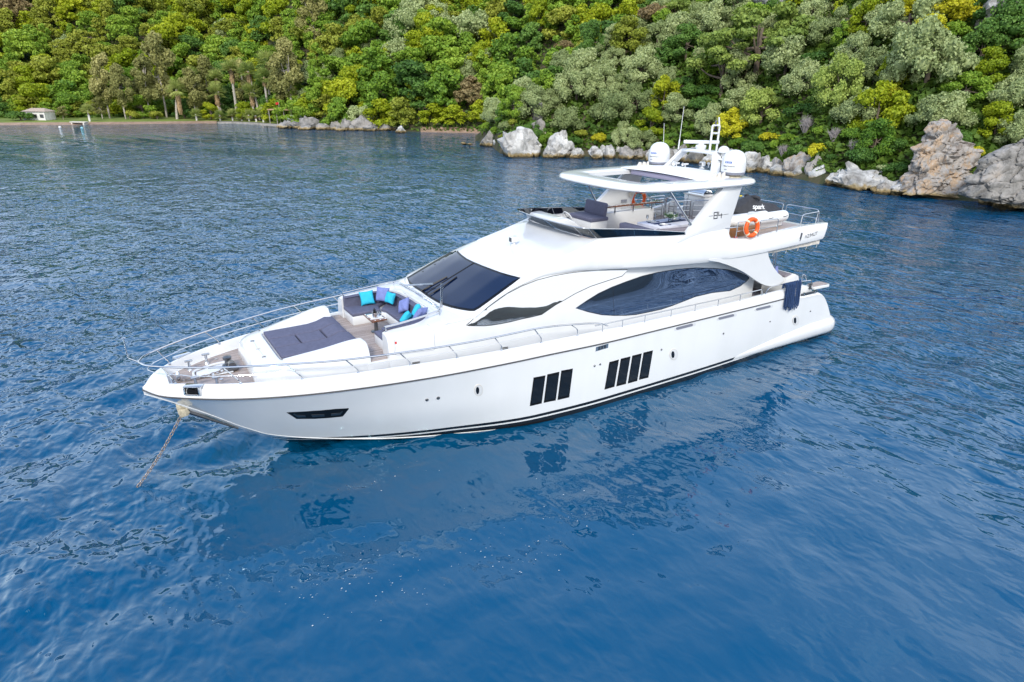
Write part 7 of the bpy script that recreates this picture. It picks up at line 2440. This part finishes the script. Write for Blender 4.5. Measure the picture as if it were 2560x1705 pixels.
# ================================================================== LOOSE THINGS ABOARD
def ellip_grid(c, a, b, rr):
    pass
def pillow(label, c, nrm, roll, size, m, grp):
    c = Vector(c); nrm = Vector(nrm).normalized()
    up = (Vector((0, 0, 1)) - nrm * nrm.z).normalized()
    rt = up.cross(nrm)
    cr_, sr_ = math.cos(R(roll)), math.sin(R(roll))
    u, v_ = rt * cr_ + up * sr_, -rt * sr_ + up * cr_
    n = 14
    vs, fs = [], []
    rnd = random.Random(label)
    ph = rnd.random() * 6
    for sgn in (1, -1):
        for i in range(n + 1):
            for j in range(n + 1):
                a, b = 2 * i / n - 1, 2 * j / n - 1
                pin = 1 - .10 * (1 - abs(a) ** 2) * abs(b) ** 3 - .0
                pin2 = 1 - .10 * (1 - abs(b) ** 2) * abs(a) ** 3
                t = max(0, (1 - a ** 4)) ** .5 * max(0, (1 - b ** 4)) ** .5
                wr = .010 * math.sin(7 * a + ph + 3 * b) * t
                p = c + u * a * size / 2 * pin2 + v_ * b * size / 2 * pin + nrm * (sgn * (.085 * t) + wr)
                vs.append(p)
        o = (n + 1) * (n + 1) * (0 if sgn == 1 else 1)
        for i in range(n):
            for j in range(n):
                q = (o + i * (n + 1) + j, o + (i + 1) * (n + 1) + j, o + (i + 1) * (n + 1) + j + 1, o + i * (n + 1) + j + 1)
                fs.append(q if sgn == 1 else q[::-1])
    o = mesh_obj('throw_pillow', vs, fs, m, None, origin=c - v_ * size / 2, angle=70)
    fix_normals(o)
    o.data.set_sharp_from_angle(angle=R(70))
    tag(o, label, 'pillow', grp)
G = 'throw pillows on the bow lounge'
d5 = crop(820, 700, 1090, 2355)
pillow('turquoise pillow nearest the sunpad, against the far armrest of the bow lounge', on_plane(*d5(850, 390), 1, -1.36), (.25, .85, .38), 6, .44, M['cyan'], G)
pillow('large lavender pillow upright in the far corner of the bow lounge', on_plane(*d5(1190, 315), 1, -1.18), (.75, .6, .3), 0, .46, M['lav'], G)
pillow('turquoise pillow in front of the corner lavender pillow on the bow lounge', on_plane(*d5(1355, 390), 1, -.82), (.85, .35, .35), -3, .36, M['cyan'], G)
pillow('lavender pillow set on its corner, middle of the bow lounge backrest', on_plane(*d5(1655, 555), 1, -.08), (.85, .1, .5), 30, .44, M['lav'], G)
pillow('turquoise pillow leaning beside the handrail, nearest the windscreen corner', on_plane(*d5(1925, 660), 1, .95), (.7, -.45, .4), 25, .40, M['cyan'], G)
pillow('turquoise pillow partly hidden behind the near handrail of the bow lounge', on_plane(*d5(1715, 830), 1, .98), (.35, -.85, .4), 40, .40, M['cyan'], G)
pillow('lavender pillow lying low behind the near handrail of the bow lounge', on_plane(*d5(2010, 745), 1, 1.28), (.4, -.8, .5), 12, .44, M['lav'], G)
pillow('turquoise pillow in the aft cockpit behind the white wing panel', (4.35, 1.9, 3.05), (.7, .3, .6), 30, .4, M['cyan'], 'throw pillows in the aft cockpit')
pillow('pale grey pillow in the aft cockpit beside the awning poles', (4.05, 2.0, 2.98), (.6, .6, .4), 10, .42, M['lav'], 'throw pillows in the aft cockpit')
# drinks
for k, (x, y, lab) in enumerate([(19.40, -.27, 'stemless wine glass at the far edge of the bow lounge table'), (19.33, -.02, 'stemless wine glass nearest the backrest on the bow lounge table')]):
    o = MB().lathe([(.03, 3.29), (.042, 3.32), (.045, 3.37), (.036, 3.42), (.033, 3.42), (.04, 3.37), (.036, 3.32), (.0, 3.30)], (x, y, 0), 20).build('wine_glass', M['clear'], None, origin=(x, y, 3.29), angle=60)
    tag(o, lab, 'glass', 'glasses on the bow lounge table')
o = MB().lathe([(.06, 3.293), (.075, 3.30), (.085, 3.45), (.09, 3.46), (.08, 3.46), (.07, 3.32), (.0, 3.31)], (19.52, .10, 0), 24).build('ice_bucket', M['steel'], None, origin=(19.52, .10, 3.29), angle=50)
tag(o, 'steel ice bucket standing on the bow lounge table', 'ice bucket')
o = MB().lathe([(.035, 3.33), (.036, 3.46), (.030, 3.50), (.014, 3.53), (.014, 3.58), (.0, 3.581)], (19.53, .09, 0), 16).build('bottle', M['frame_blk'], None, origin=(19.53, .09, 3.33), angle=40)
tag(o, 'dark bottle standing in the steel ice bucket', 'bottle')
# table on the flybridge
def plate(x, y, lab):
    r_ = thing('place_setting', lab, 'plate', (x, y, 5.27), 'place settings on the flybridge table')
    MB().lathe([(.0, 5.272), (.09, 5.272), (.14, 5.285), (.14, 5.29), (.09, 5.28), (.0, 5.279)], (x, y, 0), 24).build('plate', M['china'], r_)
    MB().lathe([(.0, 5.281), (.06, 5.282), (.075, 5.31), (.07, 5.31), (.05, 5.29), (.0, 5.288)], (x, y, 0), 20).build('bowl', M['china'], r_)
    for d in (-1, 1):
        MB().prism([(x + d * .12, y - .16), (x + d * .17, y - .10), (x + d * .26, y + .10), (x + d * .16, y + .16)], 5.271, 5.276).build('napkin', M['navy'], r_)
plate(9.7, 1.5, 'white plate setting nearest the screen on the flybridge table')
plate(8.7, 1.0, 'white plate setting at the aft end of the flybridge table')
plate(9.7, .95, 'white plate setting on the helm side of the flybridge table')
o = MB().prism([(9.95, 1.15), (9.95, 1.35), (8.4, 1.35), (8.4, 1.15)], 5.2695, 5.2735).build('table_runner', M['navy'], None, origin=(9.2, 1.25, 5.27), angle=0)
tag(o, 'navy runner along the middle of the flybridge table', 'runner')
v_ = thing('flower_vase', 'low vase of white flowers on the flybridge dining table', 'flowers', (9.15, 1.25, 5.27))
MB().lathe([(.06, 5.275), (.08, 5.30), (.07, 5.38), (.08, 5.40), (.0, 5.39)], (9.15, 1.25, 0), 18).build('vase', M['clear'], v_)
rnd = random.Random(4)
mb, mb2 = MB(), MB()
for k in range(70):
    a, t = rnd.random() * 6.28, rnd.random()
    p = Vector((9.15 + .2 * t * math.cos(a), 1.25 + .2 * t * math.sin(a), 5.43 + .14 * (1 - t * t) + rnd.uniform(-.02, .02)))
    r_ = rnd.uniform(.02, .034)
    (mb if k % 3 else mb2).lathe([(.0, -r_), (r_ * .8, -r_ * .5), (r_, 0), (r_ * .7, r_ * .7), (.0, r_)], p, 6)
mb.build('blooms', M['petal'], v_)
for k in range(24):
    a = rnd.random() * 6.28
    mb2.tube([(9.15, 1.25, 5.38), (9.15 + .15 * math.cos(a), 1.25 + .15 * math.sin(a), 5.5), (9.15 + .26 * math.cos(a), 1.25 + .26 * math.sin(a), 5.5 + rnd.uniform(-.06, .12))], [.004, .012, .003], 4)
mb2.build('leaves', M['leaf_g'], v_)
for x, y, lab in [(9.85, .85, 'pair-side wine glass by the forward helm-side place setting'), (9.45, .82, 'wine glass at the helm-side edge beside the flowers'), (8.75, 1.3, 'wine glass aft of the white flowers on the flybridge table'), (8.55, .85, 'wine glass at the far aft corner of the flybridge table')]:
    o = MB().lathe([(.035, 5.272), (.035, 5.276), (.006, 5.28), (.006, 5.36), (.035, 5.40), (.042, 5.45), (.034, 5.51), (.03, 5.51), (.036, 5.45), (.0, 5.39)], (x, y, 0), 16).build('stem_glass', M['clear'], None, origin=(x, y, 5.27), angle=60)
    tag(o, lab.replace('pair-side ', ''), 'glass', 'glasses on the flybridge table')
# lifebuoys
def lifebuoy(c, nrm, lab, tilt=0):
    t = thing('lifebuoy', lab, 'lifebuoy', c)
    q = Vector(nrm).to_track_quat('Z', 'Y').to_matrix()
    c = Vector(c)
    def torus(a0, a1, rr, mi, n):
        mb = MB()
        path = [c + q @ Vector((.262 * math.cos(a), .262 * math.sin(a), 0)) for a in np.linspace(a0, a1, n)]
        return mb, path
    path = [c + q @ Vector((.262 * math.cos(a), .285 * math.sin(a), 0)) for a in np.linspace(0, 2 * math.pi, 49)[:-1]]
    MB().tube(path, .073, 14, closed=True).build('ring', M['orange'], t, angle=70)
    for k in range(4):
        a = R(45 + 90 * k + tilt)
        pth = [c + q @ Vector((.262 * math.cos(b), .285 * math.sin(b), 0)) for b in np.linspace(a - .10, a + .10, 6)]
        MB().tube(pth, .0765, 14).build('reflective_band', M['tape'], t, angle=70)
    ln = [c + q @ Vector(((.345 + .03 * abs(math.cos(2 * (a - R(45 + tilt)) + math.pi / 2)) * 0 + .03 * abs(math.sin(2 * (a - R(45 + tilt))))) * math.cos(a), (.365 + .03 * abs(math.sin(2 * (a - R(45 + tilt))))) * math.sin(a), .0)) for a in np.linspace(0, 2 * math.pi, 49)[:-1]]
    MB().tube(ln, .007, 5, closed=True).build('grab_line', M['canvas'], t)
lifebuoy((6.68, 2.72, 5.09), (.12, 1, .10), 'orange lifebuoy hung on the near flybridge rail below the model number')
lifebuoy((7.12, -2.55, 5.38), (.3, .9, .1), 'orange lifebuoy on the far flybridge rail behind the varnished bar shelf')
# blue rope hank over the stern rail
mb = MB()
rnd = random.Random(9)
for k in range(24):
    x = 4.66 - .036 * k + rnd.uniform(-.012, .012)
    dx = rnd.uniform(.04, .14)
    zb = 1.95 - .12 * math.sin(math.pi * k / 23) + rnd.uniform(-.12, .12)
    y = 3.06 + .05 * math.sin(k * 2.1) + .02
    mb.tube(smooth_path([(x, 2.92, 2.62), (x, 2.94, 2.80), (x, y - .03, 2.82), (x, y, 2.7), (x + .01, y + .03, 2.3), (x - .01, y + .04, zb + .1), (x - dx / 2, y + .05, zb), (x - dx, y + .04, zb + .12), (x - dx, y + .02, 2.3), (x - dx, y, 2.72), (x - dx, y - .04, 2.815), (x - dx, 2.95, 2.80)], 3), .017, 6)
o = mb.build('rope_hank', M['rope'], None, origin=(4.25, 3.0, 2.82), angle=70)
tag(o, 'hank of navy blue rope hung over the stern rail', 'rope')
# stern line
e = on_plane(2590, 737, 2, .9)
mb = MB()
a = Vector((2.45, 2.86, 2.20))
mb.tube([a.lerp(e, t) - Vector((0, 0, .25 * math.sin(math.pi * t))) for t in np.linspace(0, 1, 20)], .02, 6)
o = mb.build('mooring_line', M['rope'], None, origin=a)
tag(o, 'thin blue stern line stretched from the yacht to the right', 'rope')
# anchor chain
o = chain([Vector((24.86, 0, 1.58)).lerp(Vector((26.35, .42, -.12)), t) - Vector((0, 0, .12 * math.sin(math.pi * t))) for t in np.linspace(0, 1, 30)], .045, .013, MB()).build('anchor_chain', M['chain'], None, origin=(24.86, 0, 1.58), angle=60)
tag(o, 'galvanised anchor chain running from the bow into the water', 'chain')
# tender
t = thing('inflatable_tender', 'white inflatable tender carried on the aft flybridge behind the lifebuoy', 'dinghy', (5.2, 1.35, 4.63))
pt = [(3.42, 1.72, 5.06), (3.7, 1.72, 5.06), (5.0, 1.72, 5.06), (6.0, 1.70, 5.07), (6.6, 1.56, 5.10), (6.88, 1.30, 5.13), (6.6, 1.04, 5.06), (6.0, .9, 4.98), (5.0, .88, 4.95), (3.7, .88, 4.95), (3.42, .88, 4.95)]
sp_ = smooth_path(pt, 5)
n = len(sp_)
rad = [(.06 + .15 * min(1, min(k, n - 1 - k) / 3.5)) * (1 if k < n * .55 else .8) for k in range(n)]
MB().tube(sp_, rad, 14).build('inflatable_tube', M['pvc'], t, angle=60)
MB().prism([(6.5, 1.3), (6.0, 1.55), (3.8, 1.58), (3.8, 1.02), (6.0, 1.05)], 4.93, 5.0).build('aqua_floor', M['aqua'], t)
mb = MB().prism([(6.6, 1.3), (6.0, 1.6), (3.5, 1.68), (3.45, 1.5), (3.45, 1.1), (3.5, .92), (6.0, 1.0)], 4.66, 4.95, r=.05)
mb.build('rigid_hull', M['pvc'], t)
MB().box((4.6, 1.3, 5.09), (.3, .66, .2), .04).build('thwart', M['pvc'], t)
for x in (4.6, 3.75):
    MB().tube([(x + .13, 1.93, 5.08), (x + .05, 1.96, 5.09), (x - .13, 1.93, 5.10)], .012, 6).build('grab_handle', M['dsteel'], t)
# jet ski under its cover
t = thing('jet_ski', 'jet ski under a charcoal fitted cover on the aft flybridge', 'jet ski', (3.6, .3, 4.63))
def half(tab, xs_, sub, c):
    pass
T = [(5.0, 5.08, 5.22, .12, .2), (4.7, 5.0, 5.36, .26, .36), (4.3, 4.98, 5.50, .24, .43), (4.05, 4.96, 5.60, .18, .46), (3.8, 4.95, 5.62, .16, .47), (3.5, 4.95, 5.52, .16, .47), (3.2, 4.95, 5.38, .15, .46), (2.8, 4.95, 5.27, .15, .45), (2.4, 4.96, 5.22, .18, .42), (2.22, 5.0, 5.14, .14, .34)]
xs_ = np.linspace(2.22, 5.0, 36)
cols = [pchip([a[0] for a in T], [a[k] for a in T], xs_) for k in range(1, 5)]
rings = []
for i, x in enumerate(xs_):
    zb, zt, wt, wb = [c_[i] for c_ in cols]
    fold = .012 * math.sin(i * 2.3)
    pr = [(-wb, zb), (-wb - .01, zb + .08), (-(wt * .45 + wb * .55), zb * .5 + zt * .5 - .02 + fold), (-wt, zt - .05 + fold), (-wt * .5, zt), (0, zt + .012), (wt * .5, zt), (wt, zt - .05 - fold), (wt * .45 + wb * .55, zb * .5 + zt * .5 - .02 - fold), (wb + .01, zb + .08), (wb, zb)]
    rings.append([Vector((x, .3 + y, z)) for y, z in pr])
cv = fix_normals(MB().loft(rings, ring_closed=True, caps=True).build('fitted_cover', M['cover'], t, angle=60))
mb = MB()
for s in (1, -1):
    mb.tube(smooth_path([(3.85, .3, 5.56), (3.82, .3 + s * .18, 5.62), (3.74, .3 + s * .30, 5.58), (3.7, .3 + s * .34, 5.48)], 5), [.07] * 11 + [.065, .06, .055, .05, .04], 8)
mb.build('covered_handlebar', M['cover'], t, angle=60)
mb = MB().prism([(5.05, .3), (4.7, .68), (3.5, .78), (2.3, .72), (2.2, .6), (2.2, 0), (2.3, -.12), (3.5, -.18), (4.7, -.08)], 4.66, 4.99, r=.05)
mb.build('hull', M['pvc'], t)
CB = bvh_of(cv)
put_text('spark', .27, (3.72, .9, 5.24), (-1, 0, -.10), (.0, -.3, 1), M['white_l'], cv, 'cover_letters', sx=1.35, shear=.35, spacing=.95, bold=.004, proj=on_side(CB, .012))
MB().box((4.05, -.0, 5.60), (.12, .05, .05), .01).build('strap', M['yellow'], t)
